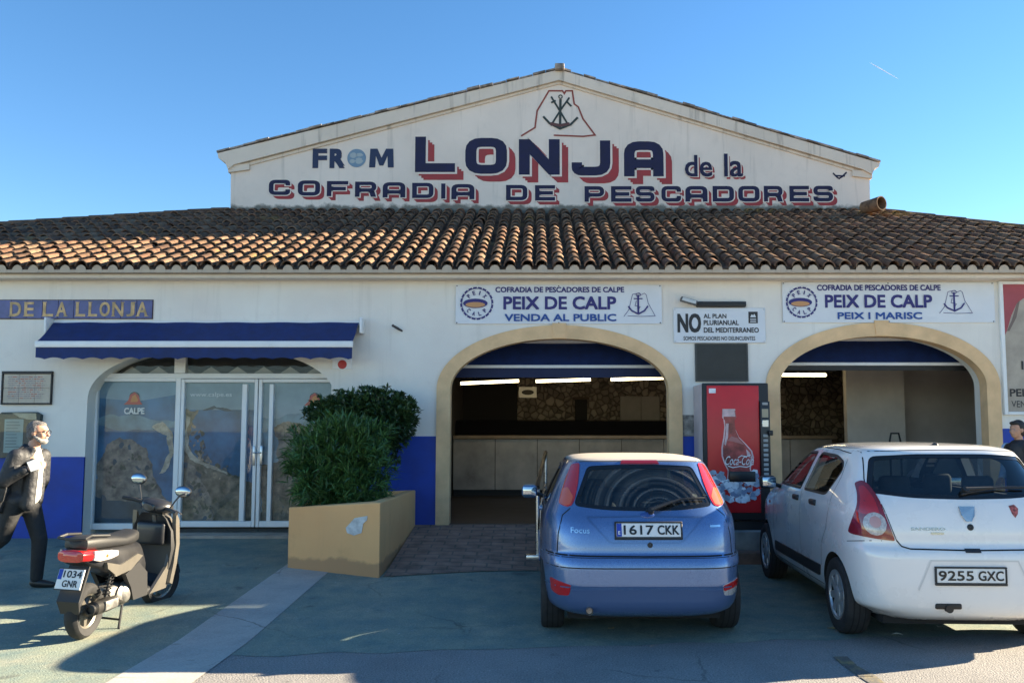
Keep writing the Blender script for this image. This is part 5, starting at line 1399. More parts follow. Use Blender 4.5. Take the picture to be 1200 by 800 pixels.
def wheel(parent, x, y, r, wd, side, spokes, rimmat, rr):
    """side -1 = left wheel"""
    M = Matrix.Translation((x, y, r)) @ Matrix.Rotation(R(90) * side, 4, 'Y')
    h = wd / 2
    W = thing_part('wheel', parent)
    mb = MB()
    mb.lathe([(rr, -h * .8), (rr + .012, -h * .92), (r - .05, -h), (r - .018, -h * .93), (r - .004, -h * .72), (r, -h * .4), (r, h * .4), (r - .004, h * .72), (r - .018, h * .93), (r - .05, h), (rr + .012, h * .92), (rr, h * .8)], 48, 0, M)
    for k in (-.45, 0, .45): mb.lathe([(r + .0004, h * (k - .05)), (r + .0008, h * k), (r + .0004, h * (k + .05))], 48, 1, M)
    ty = mb.build('tyre', [M_rub, M_seam], W, False)
    mb = MB(); f = h * .72
    mb.lathe([(rr + .002, -h * .75), (rr - .004, h * .6), (rr + .006, f + .02), (rr - .012, f + .02), (rr - .03, f - .01), (rr - .05, f - .05), (.06, f - .06), (.03, f - .06)], 40, 1, M)
    mb.lathe([(rr + .007, f + .012), (rr + .005, f + .024), (rr - .018, f + .022), (rr - .026, f + .006)], 40, 0, M)
    for k in range(spokes):
        a = 2 * math.pi * k / spokes + .15
        M2 = M @ Matrix.Rotation(a, 4, 'Z')
        w0, w1 = .030, .30 * rr * 2 * math.pi / spokes * .9
        mb.add([(.05, -w0, f + .012), (.05, w0, f + .012), (rr - .02, w1 * .62, f + .016), (rr - .02, -w1 * .62, f + .016), (.05, -w0 - .006, f - .02), (.05, w0 + .006, f - .02), (rr - .02, w1 * .7, f - .02), (rr - .02, -w1 * .7, f - .02)],
               [(0, 1, 2, 3), (0, 4, 5, 1), (1, 5, 6, 2), (2, 6, 7, 3), (3, 7, 4, 0)], 0, False, M2)
    mb.lathe([(.075, f - .02), (.07, f + .016), (.05, f + .026), (0.001, f + .028)], 24, 0, M)
    mb.build('rim', [rimmat, M_well], W, False)
    return W
def thing_part(name, parent):
    """a part that only gathers sub-parts: an empty under the thing"""
    o = bpy.data.objects.new(name, None); COL.objects.link(o); o.parent = parent; ROOTM[o.name] = ROOTM[parent.name]; o.empty_display_size = .1; return o
def seat(parent, x, y, rear=False, w_=.5, head=True, tall=.62, zb=.32):
    S = MB(); z0 = zb
    S.rbox(x - w_ / 2, x + w_ / 2, y, y + .5, z0, z0 + .16, .05, 3)
    S.rbox(x - w_ / 2 + .01, x + w_ / 2 - .01, -.07, .07, 0, tall, .06, 3, M=Matrix.Translation((0, y - .02, z0 + .12)) @ Matrix.Rotation(R(12), 4, 'X'))
    o = S.build('seat', M_seat, parent, False)
    if head:
        for hx in ((x,) if not rear else (x - .35, x + .35)):
            yy = y - .02 - math.sin(R(12)) * (tall + .13); zz = z0 + .12 + math.cos(R(12)) * (tall + .13)
            H = MB(); H.rbox(hx - .13, hx + .13, yy - .05, yy + .05, zz - .09, zz + .10, .045, 3)
            for e in (-.05, .05): H.tube([(hx + e, yy + .01, zz - .16), (hx + e, yy, zz - .05)], .007, 6)
            H.build('headrest', M_seat, o, False)
    return o
def plate(parent, sk, cx, z0, z1, w_, txt_l, txt_r, blue, frame, yoff=-.006, flat=True):
    c, n = sk.hit('rear', cx, (z0 + z1) / 2); y = c.y + yoff
    tilt = Matrix.Translation((cx, y, (z0 + z1) / 2)) @ Matrix.Rotation(-math.asin(max(-.5, min(.5, n.z))), 4, 'X')
    h = (z1 - z0) / 2
    mb = MB(); mb.rbox(-w_ / 2, w_ / 2, -.004, .012, -h, h, .004, 1, M=tilt)
    P = mb.build('license_plate', M_plate, parent, False)
    mb = MB()
    if frame:
        for q in ((-w_ / 2 - .012, w_ / 2 + .012, h, h + .012), (-w_ / 2 - .012, w_ / 2 + .012, -h - .020, -h)): mb.rbox(q[0], q[1], -.010, .012, q[2], q[3], .003, 1, M=tilt)
        for q in ((-w_ / 2 - .012, -w_ / 2), (w_ / 2, w_ / 2 + .012)): mb.rbox(q[0], q[1], -.009, .012, -h + .001, h - .001, .003, 1, M=tilt)
        mb.build('plate_frame', M_trim, P, False)
    mb = MB()
    x0 = -w_ / 2 + .012
    if blue:
        mb.add([(-w_ / 2 + .004, -.0045, -h + .004), (-w_ / 2 + .045, -.0045, -h + .004), (-w_ / 2 + .045, -.0045, h - .004), (-w_ / 2 + .004, -.0045, h - .004)], [(0, 1, 2, 3)], 1, False, tilt)
        add_text(mb, 'E', -w_ / 2 + .016, -w_ / 2 + .033, -h * .65, -h * .15, -.0055, 2, .03, M=tilt); x0 = -w_ / 2 + .06
    W = w_ / 2 - .015 - x0
    if txt_r is not None:
        add_text(mb, txt_l, x0, x0 + W * .54, -h * .68, h * .68, -.0055, 0, .022, M=tilt); add_text(mb, txt_r, x0 + W * .61, x0 + W, -h * .68, h * .68, -.0055, 0, .022, M=tilt)
    mb.build('plate_lettering', [M_pchar, M_pblue, M_plate], P, False)
    return P
def mirror(parent, sk, side, y, z, paint, reach=.23):
    c, n = sk.hit('left' if side < 0 else 'right', y, z - .04); s = side
    x0 = c.x
    mb = MB(); X0, X1 = sorted((x0 + s * .06, x0 + s * reach))
    mb.rbox(X0, X1, y - .055, y + .08, z - .065, z + .075, .045, 4)
    o = mb.build('wing_mirror', paint, parent, False)
    mb = MB(); mb.rbox(X0 + .014, X1 - .014, y - .063, y - .05, z - .048, z + .058, .006, 2); mb.build('mirror_glass', M_chrome_glass, o, False)
    mb = MB(); mb.tube([(x0 - s * .02, y + .03, z - .05), (x0 + s * .07, y + .02, z - .02)], [.035, .03], 10, flat=.7); mb.build('mirror_arm', M_trim, o, False)
M_chrome_glass = mat('mirror_glass', (.42, .47, .53), .04, metal=1)
def car(name, label, loc, rz, keys, paint, wins, sidewins, wh, cabin, dust=None):
    """shell, glass, wheels and cabin of a hatchback; returns the root and its skin"""
    rt = thing(name, label, 'car', loc, rz)
    form = loft(keys); sk = Skin(form)
    shell = form.copy()
    cut = []
    for y, r in wh['ys']:
        for s in (-1, 1):
            mb = MB(); a, b = sorted((s * (wh['tx'] - .20), s * 1.3))
            n = 48; mb.prism([(y + r * math.cos(2 * math.pi * i / n), wh['r'] + .01 + r * math.sin(2 * math.pi * i / n) * (1.0)) for i in range(n)], a, b, 'x'); cut.append(mb.mesh('cut', []))
    # hollow cabin inside
    K = np.array(cabin, float); cut.append(loft(K, 72, 40))
    rear = wins['rear']; fr = wins['front']
    cut.append(MB().prism(rear, -.6, 1.5 if 'rear_reach' not in wins else wins['rear_reach'], 'y').mesh('cut', []))
    cut.append(MB().prism(fr, wins['front_from'], 4.6, 'y').mesh('cut', []))
    for w_ in sidewins:
        for s in (-1, 1): cut.append(MB().prism(w_, *sorted((s * .25, s * 1.3)), 'x').mesh('cut', []))
    for c in cut:
        b = bmesh.new(); b.from_mesh(c); bmesh.ops.recalc_face_normals(b, faces=b.faces); b.to_mesh(c); b.free()
    me = boolean(shell, cut)
    me.materials.clear(); me.materials.append(paint); me.materials.append(M_cab); me.materials.append(M_well)
    sk.renormal(me)
    for p in me.polygons:
        c = p.center; r = sk.bvh.find_nearest(c)
        if r[0] is None or r[3] < .012: p.material_index = 0; continue
        p.material_index = 0 if r[3] < .035 and abs(p.normal.x) < .97 else 1
        for y, rad in wh['ys']:
            if math.hypot(c.y - y, c.z - wh['r'] - .01) < rad + .02 and r[3] > .012: p.material_index = 2
    body = link_mesh('body', me, rt, False)
    # glass
    g = sk.patch('rear_window', 'rear', offset_poly(rear, .025), [wins.get('glass', M_glass_car)], rt, off=-.006, depth=.004)
    mb = MB(); o_ = offset_poly(rear, -.018)
    sk.strip('rear', [((a[0] + c[0]) / 2, (a[1] + c[1]) / 2) for a, c in zip(rear, o_)], .045, -.003, mb, 0, closed=True); mb.build('glass_edge', M_frit, g, False, fixn=False)
    sk.patch('windscreen', 'front', offset_poly(fr, .02), [M_glass_car], rt, off=-.006, depth=.004)
    for s in ('left', 'right'):
        for w_ in sidewins:
            g = sk.patch('side_window', s, offset_poly(w_, .015), [M_glass_side], rt, off=-.008, depth=.004)
            mb = MB(); sk.strip(s, w_, .022, .0015, mb, 0, closed=True); mb.build('window_seal', M_trim, g, False, fixn=False)
    for y, r in wh['ys']:
        for s in (-1, 1): wheel(rt, s * (wh['tx'] - wh['w'] / 2), y, wh['r'], wh['w'], s, wh['spokes'], wh['rim'], wh['rr'])
    mb = MB(); 
    mb.box(-.62, .62, .25, wh['ys'][1][0] - .45, .17, .23); mb.tube([(-.5, wh['ys'][0][0], wh['r']), (.5, wh['ys'][0][0], wh['r'])], .04, 8)
    mb.build('underbody', M_well, rt, False)
    return rt, sk, body

# --- the blue hatchback
B_paint = mat('blue_metallic_paint', (.11, .20, .40), .28, metal=.5, coat=1, noise=(400, .12))
def dusty(m, col=(.52, .46, .38), lo=.80, hi=.97, k=.8):  # beige on upward faces: settled dust plus sun glare put into the colour
    t, b = m.node_tree, m.node_tree.nodes['Principled BSDF']; L = t.links
    g = t.nodes.new('ShaderNodeNewGeometry'); sp = t.nodes.new('ShaderNodeSeparateXYZ'); L.new(g.outputs['Normal'], sp.inputs[0])
    mr = t.nodes.new('ShaderNodeMapRange'); mr.inputs['From Min'].default_value = lo; mr.inputs['From Max'].default_value = hi; mr.inputs['To Max'].default_value = k; L.new(sp.outputs['Z'], mr.inputs['Value'])
    d = t.nodes.new('ShaderNodeBsdfDiffuse'); d.inputs[0].default_value = (*col, 1); mx = t.nodes.new('ShaderNodeMixShader')
    o = t.nodes['Material Output']; L.new(mr.outputs[0], mx.inputs[0]); L.new(b.outputs[0], mx.inputs[1]); L.new(d.outputs[0], mx.inputs[2]); L.new(mx.outputs[0], o.inputs[0])
dusty(B_paint)
B_dark = mat('blue_bumper_paint', (.09, .15, .30), .34, metal=.45, coat=.7)
KF = [(.20, .16, 3.95, .72, 5, 4), (.235, .08, 4.05, .79, 5.5, 4), (.30, .03, 4.12, .825, 6, 4), (.43, .008, 4.15, .843, 6.2, 4), (.455, 0.0, 4.15, .846, 6.2, 4), (.60, 0.0, 4.14, .850, 6.2, 4), (.62, .004, 4.12, .850, 6.2, 4),
      (.68, .02, 4.08, .849, 6.0, 4), (.70, .045, 4.05, .848, 6, 4), (.76, .052, 3.98, .846, 6, 4), (.84, .066, 3.84, .842, 6, 4), (.92, .088, 3.55, .834, 5.8, 4.2), (.98, .118, 3.2, .820, 5.5, 4.4), (1.03, .155, 3.0, .800, 5.2, 4.5), (1.10, .205, 2.84, .770, 5, 4.5),
      (1.20, .285, 2.62, .725, 5, 4.5), (1.30, .365, 2.40, .675, 5, 4.5), (1.38, .435, 2.19, .632, 5, 4.5), (1.415, .475, 2.08, .600, 5, 4.5), (1.438, .55, 1.95, .535, 4.5, 4.2), (1.452, .70, 1.75, .42, 3.5, 3.5), (1.46, .95, 1.5, .25, 2.5, 2.5)]
cabF = [(.42, .55, 3.0, .70, 6, 6), (.75, .20, 3.0, .755, 6, 6), (.95, .20, 2.92, .745, 6, 6), (1.08, .30, 2.78, .69, 5, 5), (1.25, .44, 2.42, .61, 5, 5), (1.37, .55, 2.1, .54, 5, 5), (1.40, .70, 1.9, .42, 4, 4)]
rearF = rp([(-.575, 1.065), (-.30, 1.035), (0, 1.028), (.30, 1.035), (.575, 1.065), (.445, 1.375), (.2, 1.388), (-.2, 1.388), (-.445, 1.375)], [.05, .1, .1, .1, .05, .04, .1, .1, .04])
frontF = rp([(-.66, 1.03), (.66, 1.03), (.53, 1.36), (-.53, 1.36)], .06)
side1 = rp([(1.62, 1.01), (1.55, 1.36), (2.02, 1.35), (2.28, 1.22), (2.55, 1.04)], .04); side2 = rp([(1.52, 1.01), (1.46, 1.36), (1.02, 1.34), (.80, 1.26), (.72, 1.14), (.80, 1.03)], .05)
whF = dict(ys=[(.70, .335), (3.31, .335)], r=.30, tx=.842, w=.20, rr=.20, spokes=7, rim=M_alu)
G_dust = glass('dusty_rear_glass', (.34, .40, .42), dust=(.13, 1.02, .30))
CF, skF, bodyF = car('blue_hatchback', 'metallic blue hatchback parked tail out in front of the wide arch', (.895, 6.78, 0), R(0.0), KF, B_paint, dict(rear=rearF, front=frontF, front_from=2.0, glass=G_dust), [side1, side2], whF, cabF)
for s in (-1, 1):
    P = [(s * .505, 1.398), (s * .570, 1.385), (s * .625, 1.27), (s * .668, 1.15), (s * .690, 1.072), (s * .64, 1.052), (s * .585, 1.066), (s * .558, 1.12), (s * .525, 1.25)]
    L_ = skF.patch('tail_light', 'rear', rp(P, .02), [M_lred], CF, off=.007, depth=.02)
    Q = [(s * .607, 1.20), (s * .648, 1.19), (s * .683, 1.075), (s * .640, 1.060), (s * .592, 1.072), (s * .570, 1.13)]
    skF.patch('indicator_lens', 'rear', rp(Q, .012), [M_lor], L_, off=.010, depth=.006)
    P = [(s * .60, .468), (s * .765, .505), (s * .755, .40), (s * .70, .375), (s * .615, .385)]
    L_ = skF.patch('reflector', 'rear', rp(P, .02), [M_lclr if s > 0 else M_lred], CF, off=.006)
    skF.patch('reflector_lens', 'rear', rp([(s * .605, .464), (s * .76, .50), (s * .757, .445), (s * .61, .42)], .015), [M_lred], L_, off=.009, depth=.005)
mb = MB()
for s in (-1, 1): skF.strip('rear', [(s * .60, 1.045), (s * .665, .99), (s * .70, .85), (s * .71, .70)], .007, .0012, mb)
skF.strip('rear', [(-.80, .693), (-.4, .690), (0, .688), (.4, .690), (.80, .693)], .010, .0012, mb)
skF.strip('rear', [(-.66, 1.40), (-.45, 1.412), (0, 1.418), (.45, 1.412), (.66, 1.40)], .006, .0012, mb)
for sd in ('left', 'right'):
    skF.strip(sd, [(1.55, .30), (1.60, .70), (1.58, 1.0)], .006, .0012, mb); skF.strip(sd, [(2.72, .30), (2.72, .7), (2.60, 1.0)], .006, .0012, mb); skF.strip(sd, [(.92, .62), (.75, .85), (.70, 1.05)], .006, .0012, mb); skF.strip(sd, [(.40, .69), (.05, .69)], .008, .0012, mb)
mb.build('panel_seam', M_seam, CF, False, fixn=False)
skF.patch('bumper_strip', 'rear', rp([(-.835, .605), (.835, .605), (.835, .672), (-.835, .672)], .015), [B_paint], CF, off=.012, depth=.03)
mb = MB(); skF.strip('rear', [(-.83, .602), (.83, .602)], .012, .0025, mb); skF.strip('rear', [(-.82, .676), (.82, .676)], .008, .002, mb); mb.build('bumper_groove', M_seam, CF, False, fixn=False)
skF.patch('bumper_lower', 'rear', rp([(-.80, .262), (.80, .262), (.82, .425), (.4, .44), (-.4, .44), (-.82, .425)], .03), [B_dark], CF, off=.004, depth=.02)
mb = MB(); skF.strip('rear', [(-.80, .449), (-.4, .455), (.4, .455), (.80, .449)], .010, .009, mb); mb.build('bumper_edge', B_paint, CF, False, fixn=False)
# tailgate: field round the plate, its crease shading painted as darker strips
mb = MB()
for k, (pts, wd) in enumerate((([(-.47, .985), (0, .994), (.47, .985)], .010), ([(-.47, .985), (-.30, .805), (-.26, .79), (.26, .79), (.30, .805), (.47, .985)], .009))): skF.strip('rear', pts, wd, .0035 + .001 * k, mb)
mb.build('tailgate_crease', mat('blue_crease_shade', (.08, .15, .30), .3, metal=.5, coat=1), CF, False, fixn=False)
plate(CF, skF, .02, .835, .945, .52, '1617', 'CKK', True, True, -.012)
mb = MB()
def onskin(mb, sk, s, x0, x1, z0, z1, mi=0, off=.0, lift=.004):
    V, Fc = text2d(s, off); a = V.min(0); b = V.max(0)
    q = []
    for v in V:
        c, n = sk.hit('rear', x0 + (v[0] - a[0]) / (b[0] - a[0]) * (x1 - x0), z0 + (v[1] - a[1]) / (b[1] - a[1]) * (z1 - z0)); q.append(c + n * lift)
    mb.add(q, Fc, mi)
onskin(mb, skF, 'Focus', -.60, -.45, .862, .905, 0, .01); skF.strip('rear', [(.52, .915), (.61, .915)], .016, .004, mb)
mb.build('badge_lettering', M_chrome, CF, False, fixn=False)
c, n = skF.hit('rear', .02, 1.0)
MB().lathe([(.056, -.004), (.058, .004), (.05, .008), (.001, .010)], 28, 0, Matrix.Translation(c) @ n.to_track_quat('Z', 'Y').to_matrix().to_4x4() @ Matrix.Diagonal((1, .45, 1, 1))).build('oval_badge', mat('badge_blue', (.03, .07, .25), .25, coat=1), CF, False)
c, n = skF.hit('rear', .03, .775); MB().lathe([(.022, -.004), (.022, .004), (.013, .006), (.011, .002), (.001, .002)], 20, 0, Matrix.Translation(c) @ n.to_track_quat('Z', 'Y').to_matrix().to_4x4()).build('boot_lock', M_trim, CF, False)
def wiper(root, sk, x0, z0, x1, z1, piv):
    mb = MB(); P = []
    for k in range(9):
        t = k / 8; c, n = sk.hit('rear', x0 + (x1 - x0) * t, z0 + (z1 - z0) * t + .02 * math.sin(math.pi * t)); P.append(c + n * .020)
    mb.tube(P, [.009] * 9, 6, flat=1.0)
    c, n = sk.hit('rear', *piv); q, m = sk.hit('rear', (x0 + x1) / 2, (z0 + z1) / 2 + .02)
    mb.tube([c + n * .012, c + n * .04, q + m * .032], [.020, .016, .009], 8); mb.tube([c - n * .02, c + n * .05], .026, 12)
    return mb.build('wiper', M_trim, root, False)
wiper(CF, skF, .10, 1.055, .50, 1.115, (.05, 1.02))
c0, n0 = skF.hit('rear', .02, 1.03); 
mb = MB(); mb.tube([c0 + n0 * .004, c0 + n0 * .012], .012, 10); mb.build('washer_nozzle', M_trim, CF, False)
P = [(-.165, 1.391), (.165, 1.391), (.15, 1.418), (-.15, 1.418)]
skF.patch('high_brake_light', 'rear', rp(P, .008), [M_ldark], CF, off=.008, depth=.02)
mb = MB(); mb.tube([(-.46, -.03 + .02, .275), (-.46, .25, .285)], .028, 14, caps=False); mb.tube([(-.46, .02, .2755), (-.46, .25, .285)], .024, 14); mb.build('exhaust_pipe', mat('exhaust_steel', (.35, .33, .31), .35, metal=1, noise=(30, .4)), CF, False)
for s in (-1, 1): mirror(CF, skF, s, 2.42, 1.02, B_paint)
seat(CF, -.34, 1.62, tall=.60, zb=.28); seat(CF, .34, 1.62, tall=.60, zb=.28); seat(CF, 0, .78, True, 1.2, tall=.52, zb=.34)
mb = MB(); mb.rbox(-.70, .70, 2.35, 2.95, .68, .98, .06, 3); mb.build('dashboard', M_cab, CF, False)
MB().lathe([(.175, -.014), (.192, 0), (.175, .014), (.160, 0)], 28, 0, Matrix.Translation((-.36, 2.25, .93)) @ Matrix.Rotation(R(65), 4, 'X'), closed=True).build('steering_wheel', M_cab, CF, False)
MB().rbox(-.60, .60, .34, .80, .90, .93, .012, 2).build('parcel_shelf', M_seat, CF, False)
for s in ('left', 'right'):
    c, n = skF.hit(s, 1.72, .92); sgn = -1 if s == 'left' else 1
    MB().rbox(-.02, .02, -.10, .10, -.022, .022, .014, 3, M=Matrix.Translation(c)).build('door_handle', B_paint, CF, False)
    skF.patch('side_moulding', s, rp([(1.05, .50), (2.85, .50), (2.85, .575), (1.05, .575)], .02), [B_dark], CF, off=.012, depth=.02)
for s in (-1, 1): skF.patch('headlight', 'front', rp([(s * .42, .66), (s * .74, .70), (s * .76, .80), (s * .45, .76)], .03), [M_lclr], CF, off=.006)
skF.patch('grille', 'front', rp([(-.36, .60), (.36, .60), (.36, .72), (-.36, .72)], .03), [M_trim], CF, off=.004)
mb = MB(); c, n = skF.hit('top', 0, .78); mb.tube([c, c + Vector((0, -.18, .20))], [.006, .003], 6); mb.ell(c, (.025, .04, .012)); 

# --- the white hatchback
W_paint = mat('white_car_paint', (.80, .79, .77), .28, coat=1, noise=(2.2, .03), detail=8)
KW = [(.22, .16, 3.80, .74, 5, 4), (.27, .07, 3.92, .80, 5.5, 4), (.34, .03, 3.98, .845, 9, 4), (.42, .012, 4.01, .860, 9, 4), (.55, 0.0, 4.02, .868, 9, 4), (.70, 0.0, 4.02, .874, 9, 4), (.765, .012, 4.0, .876, 9, 4), (.785, .035, 3.99, .876, 9, 4), (.80, .052, 3.98, .876, 9, 4),
      (.92, .062, 3.86, .876, 9, 4), (1.02, .080, 3.55, .872, 8.5, 4.2), (1.09, .10, 3.2, .860, 8, 4.4), (1.15, .125, 3.02, .842, 7, 4.5), (1.21, .165, 2.90, .815, 6.5, 4.5), (1.30, .23, 2.72, .775, 5.6, 4.5), (1.40, .30, 2.50, .732, 5.6, 4.5), (1.48, .36, 2.30, .690, 5.6, 4.5), (1.525, .40, 2.15, .655, 5.6, 4.5),
      (1.555, .46, 2.02, .59, 4.4, 4.3), (1.575, .60, 1.85, .48, 3.6, 3.6), (1.587, .85, 1.6, .30, 2.5, 2.5)]
cabW = [(.45, .60, 2.95, .72, 6, 6), (.80, .22, 2.95, .78, 6, 6), (1.05, .22, 2.90, .775, 6, 6), (1.20, .30, 2.78, .73, 5, 5), (1.38, .42, 2.45, .655, 5, 5), (1.50, .52, 2.15, .585, 5, 5), (1.53, .70, 1.95, .45, 4, 4)]
rearW = rp([(-.71, 1.20), (-.40, 1.165), (0, 1.155), (.40, 1.165), (.71, 1.20), (.615, 1.485), (.3, 1.505), (-.3, 1.505), (-.615, 1.485)], [.04, .1, .1, .1, .04, .05, .1, .1, .05])
frontW = rp([(-.68, 1.13), (.68, 1.13), (.56, 1.49), (-.56, 1.49)], .06)
wfront = rp([(1.72, 1.135), (1.64, 1.485), (2.02, 1.485), (2.34, 1.32), (2.66, 1.15), (2.60, 1.135)], [.03, .05, .06, .1, .02, .03]); wback = rp([(1.60, 1.135), (1.53, 1.485), (1.02, 1.47), (.80, 1.42), (.75, 1.36), (.90, 1.15), (.98, 1.135)], [.03, .05, .1, .1, .08, .06, .03])
whW = dict(ys=[(.66, .345), (3.25, .345)], r=.315, tx=.868, w=.205, rr=.20, spokes=8, rim=mat('hubcap_silver', (.50, .51, .52), .35, metal=.6))
CW, skW, bodyW = car('white_hatchback', 'dusty white five door hatchback parked tail out in front of the right arch', (3.455, 6.58, 0), R(-2.5), KW, W_paint, dict(rear=rearW, front=frontW, front_from=2.1, glass=glass('tailgate_glass', (.52, .57, .58))), [wfront, wback], whW, cabW)
for s in (-1, 1):
    P = [(s * .70, 1.29), (s * .745, 1.265), (s * .768, 1.18), (s * .822, 1.02), (s * .842, .93), (s * .848, .87), (s * .72, .855), (s * .575, .838), (s * .60, .92), (s * .635, 1.04), (s * .66, 1.18), (s * .68, 1.26)]
    L_ = skW.patch('tail_light', 'rear', rp(P, .02), [M_ldark], CW, off=.008, depth=.02)
    skW.patch('red_lens', 'rear', rp([(s * .71, 1.25), (s * .74, 1.235), (s * .76, 1.16), (s * .80, 1.04), (s * .67, 1.03), (s * .685, 1.16)], .02), [M_lred], L_, off=.011, depth=.006)
    skW.patch('clear_lens', 'rear', rp([(s * (.705 + .075 * math.cos(a * .5236) * 1.0), .965 + .088 * math.sin(a * .5236)) for a in range(12)], .01), [M_lclr], L_, off=.013, depth=.008)
    skW.patch('red_lens', 'rear', rp([(s * (.705 + .038 * math.cos(a * .5236)), .98 + .045 * math.sin(a * .5236)) for a in range(12)], .01), [mat('lens_pink', (.50, .26, .22), .12, coat=1)], L_, off=.016, depth=.006)
mb = MB()
skW.strip('rear', [(-.565, .845), (-.53, .80), (-.47, .783), (0, .775), (.47, .783), (.53, .80), (.565, .845)], .010, .0014, mb)
for s in (-1, 1): skW.strip('rear', [(s * .565, .845), (s * .60, .95), (s * .655, 1.15), (s * .69, 1.25)], .006, .0012, mb); skW.strip('rear', [(s * .70, 1.26), (s * .665, 1.40), (s * .635, 1.515)], .006, .0012, mb)
skW.strip('rear', [(-.64, 1.522), (-.3, 1.535), (0, 1.538), (.3, 1.535), (.64, 1.522)], .006, .0012, mb)
for sd in ('left', 'right'):
    skW.strip(sd, [(1.66, .30), (1.70, .7), (1.66, 1.13)], .006, .0012, mb); skW.strip(sd, [(2.78, .32), (2.80, .75), (2.70, 1.12)], .006, .0012, mb)
    skW.strip(sd, [(1.04, .50), (1.0, .70), (.85, .85), (.76, 1.05), (.72, 1.30), (.74, 1.45)], .006, .0012, mb); skW.strip(sd, [(.36, .80), (.08, .84)], .006, .0012, mb); skW.strip(sd, [(1.04, .335), (2.78, .335)], .006, .0012, mb)
    skW.strip(sd, [(.74, 1.50), (1.1, 1.525), (1.6, 1.535), (2.1, 1.52)], .007, .0012, mb)
mb.build('panel_seam', M_seam, CW, False, fixn=False)
# recess of the plate in the bumper, its edge shade painted as a grey line
mb = MB(); skW.strip('rear', [(-.43, .475), (-.33, .70), (.33, .70), (.43, .475)], .012, .004, mb); mb.build('bumper_crease', mat('white_crease_shade', (.62, .62, .61), .35, coat=1), CW, False, fixn=False)
plate(CW, skW, -.035, .535, .645, .52, '9255', 'GXC', False, True, -.010)
mb = MB(); onskin(mb, skW, 'SANDERO', -.45, -.185, .922, .945, 0, .02); skW.strip('rear', [(-.30, .90), (-.20, .90)], .016, .004, mb); mb.build('badge_lettering', mat('badge_chrome', (.45, .43, .38), .25, metal=.9), CW, False, fixn=False)
b_ = MB(); q = []
for x, z in ((-.06, .045), (.06, .045), (.05, -.02), (.02, -.065), (-.02, -.065), (-.05, -.02)):
    c, n = skW.hit('rear', x, 1.055 + z); q.append(c + n * .012)
q += [p + Vector((0, .02, 0)) for p in q]
b_.add(q, [tuple(range(6))] + [(i, (i + 1) % 6, 6 + (i + 1) % 6, 6 + i) for i in range(6)]); b_.build('shield_badge', mat('badge_grey', (.50, .50, .50), .25, metal=.9), CW, False)
c, n = skW.hit('rear', .01, .948); MB().lathe([(.025, -.004), (.025, .004), (.015, .007), (.012, .002), (.001, .002)], 20, 0, Matrix.Translation(c) @ n.to_track_quat('Z', 'Y').to_matrix().to_4x4()).build('boot_lock', M_trim, CW, False)
mb = MB(); skW.strip('rear', [(-.06, .772), (.06, .772)], .028, .006, mb); mb.build('boot_handle', M_trim, CW, False, fixn=False)
st_ = []
for x, z in ((.33, 1.11), (.375, 1.12), (.40, 1.09), (.39, 1.05), (.365, 1.02), (.345, 1.05)):
    c, n = skW.hit('rear', x, z); st_.append(c + n * .002)
MB().add(st_, [tuple(range(6))]).build('red_sticker', mat('sticker_red', (.42, .10, .09), .5, noise=(40, .8)), CW, False)
wiper(CW, skW, -.02, 1.185, .50, 1.235, (.02, 1.215))
c, n = skW.hit('rear', 0, 1.527); mb = MB(); c, n = skW.hit('top', 0, .62); mb.ell(c, (.022, .04, .018)); mb.build('antenna_base', M_trim, CW, False)
mb = MB(); mb.tube([(-.20, .0, .335), (-.20, .28, .345)], .03, 14); mb.rbox(-.30, -.10, .01, .06, .33, .375, .012, 2); mb.build('exhaust_pipe', mat('exhaust_dark', (.05, .045, .04), .6, metal=.6), CW, False)
for s in (-1, 1): mirror(CW, skW, s, 2.52, 1.14, M_trim)
seat(CW, -.36, 1.62, tall=.62, zb=.34); seat(CW, .36, 1.62, tall=.62, zb=.34); seat(CW, 0, .80, True, 1.25, tall=.56, zb=.42)
mb = MB(); mb.rbox(-.72, .72, 2.40, 2.95, .75, 1.08, .06, 3); mb.build('dashboard', M_cab, CW, False)
MB().lathe([(.175, -.014), (.192, 0), (.175, .014), (.160, 0)], 28, 0, Matrix.Translation((-.38, 2.28, 1.03)) @ Matrix.Rotation(R(65), 4, 'X'), closed=True).build('steering_wheel', M_cab, CW, False)
MB().rbox(-.62, .62, .34, .80, 1.02, 1.045, .012, 2).build('parcel_shelf', M_seat, CW, False)
for s in ('left', 'right'):
    for y in (1.30, 2.42 - .62 + .02):
        c, n = skW.hit(s, y + (.0 if y > 1.5 else -.06), 1.04); MB().rbox(-.024, .024, -.085, .085, -.026, .026, .016, 3, M=Matrix.Translation(c)).build('door_handle', M_trim, CW, False)
    skW.patch('side_moulding', s, rp([(1.10, .40), (2.75, .40), (2.75, .50), (1.06, .50)], .02), [M_trim], CW, off=.012, depth=.02)
    c, n = skW.hit(s, 2.98, .90); MB().ell(c, (.012, .03, .016)).build('side_repeater', M_lor, CW, False)
for s in (-1, 1): skW.patch('headlight', 'front', rp([(s * .45, .72), (s * .78, .76), (s * .80, .90), (s * .48, .86)], .03), [M_lclr], CW, off=.006)
skW.patch('grille', 'front', rp([(-.36, .62), (.36, .62), (.36, .76), (-.36, .76)], .03), [M_trim], CW, off=.004)

CF.scale = (1.03, 1.03, 1.045); CW.scale = (1.02, 1.02, 1.03)
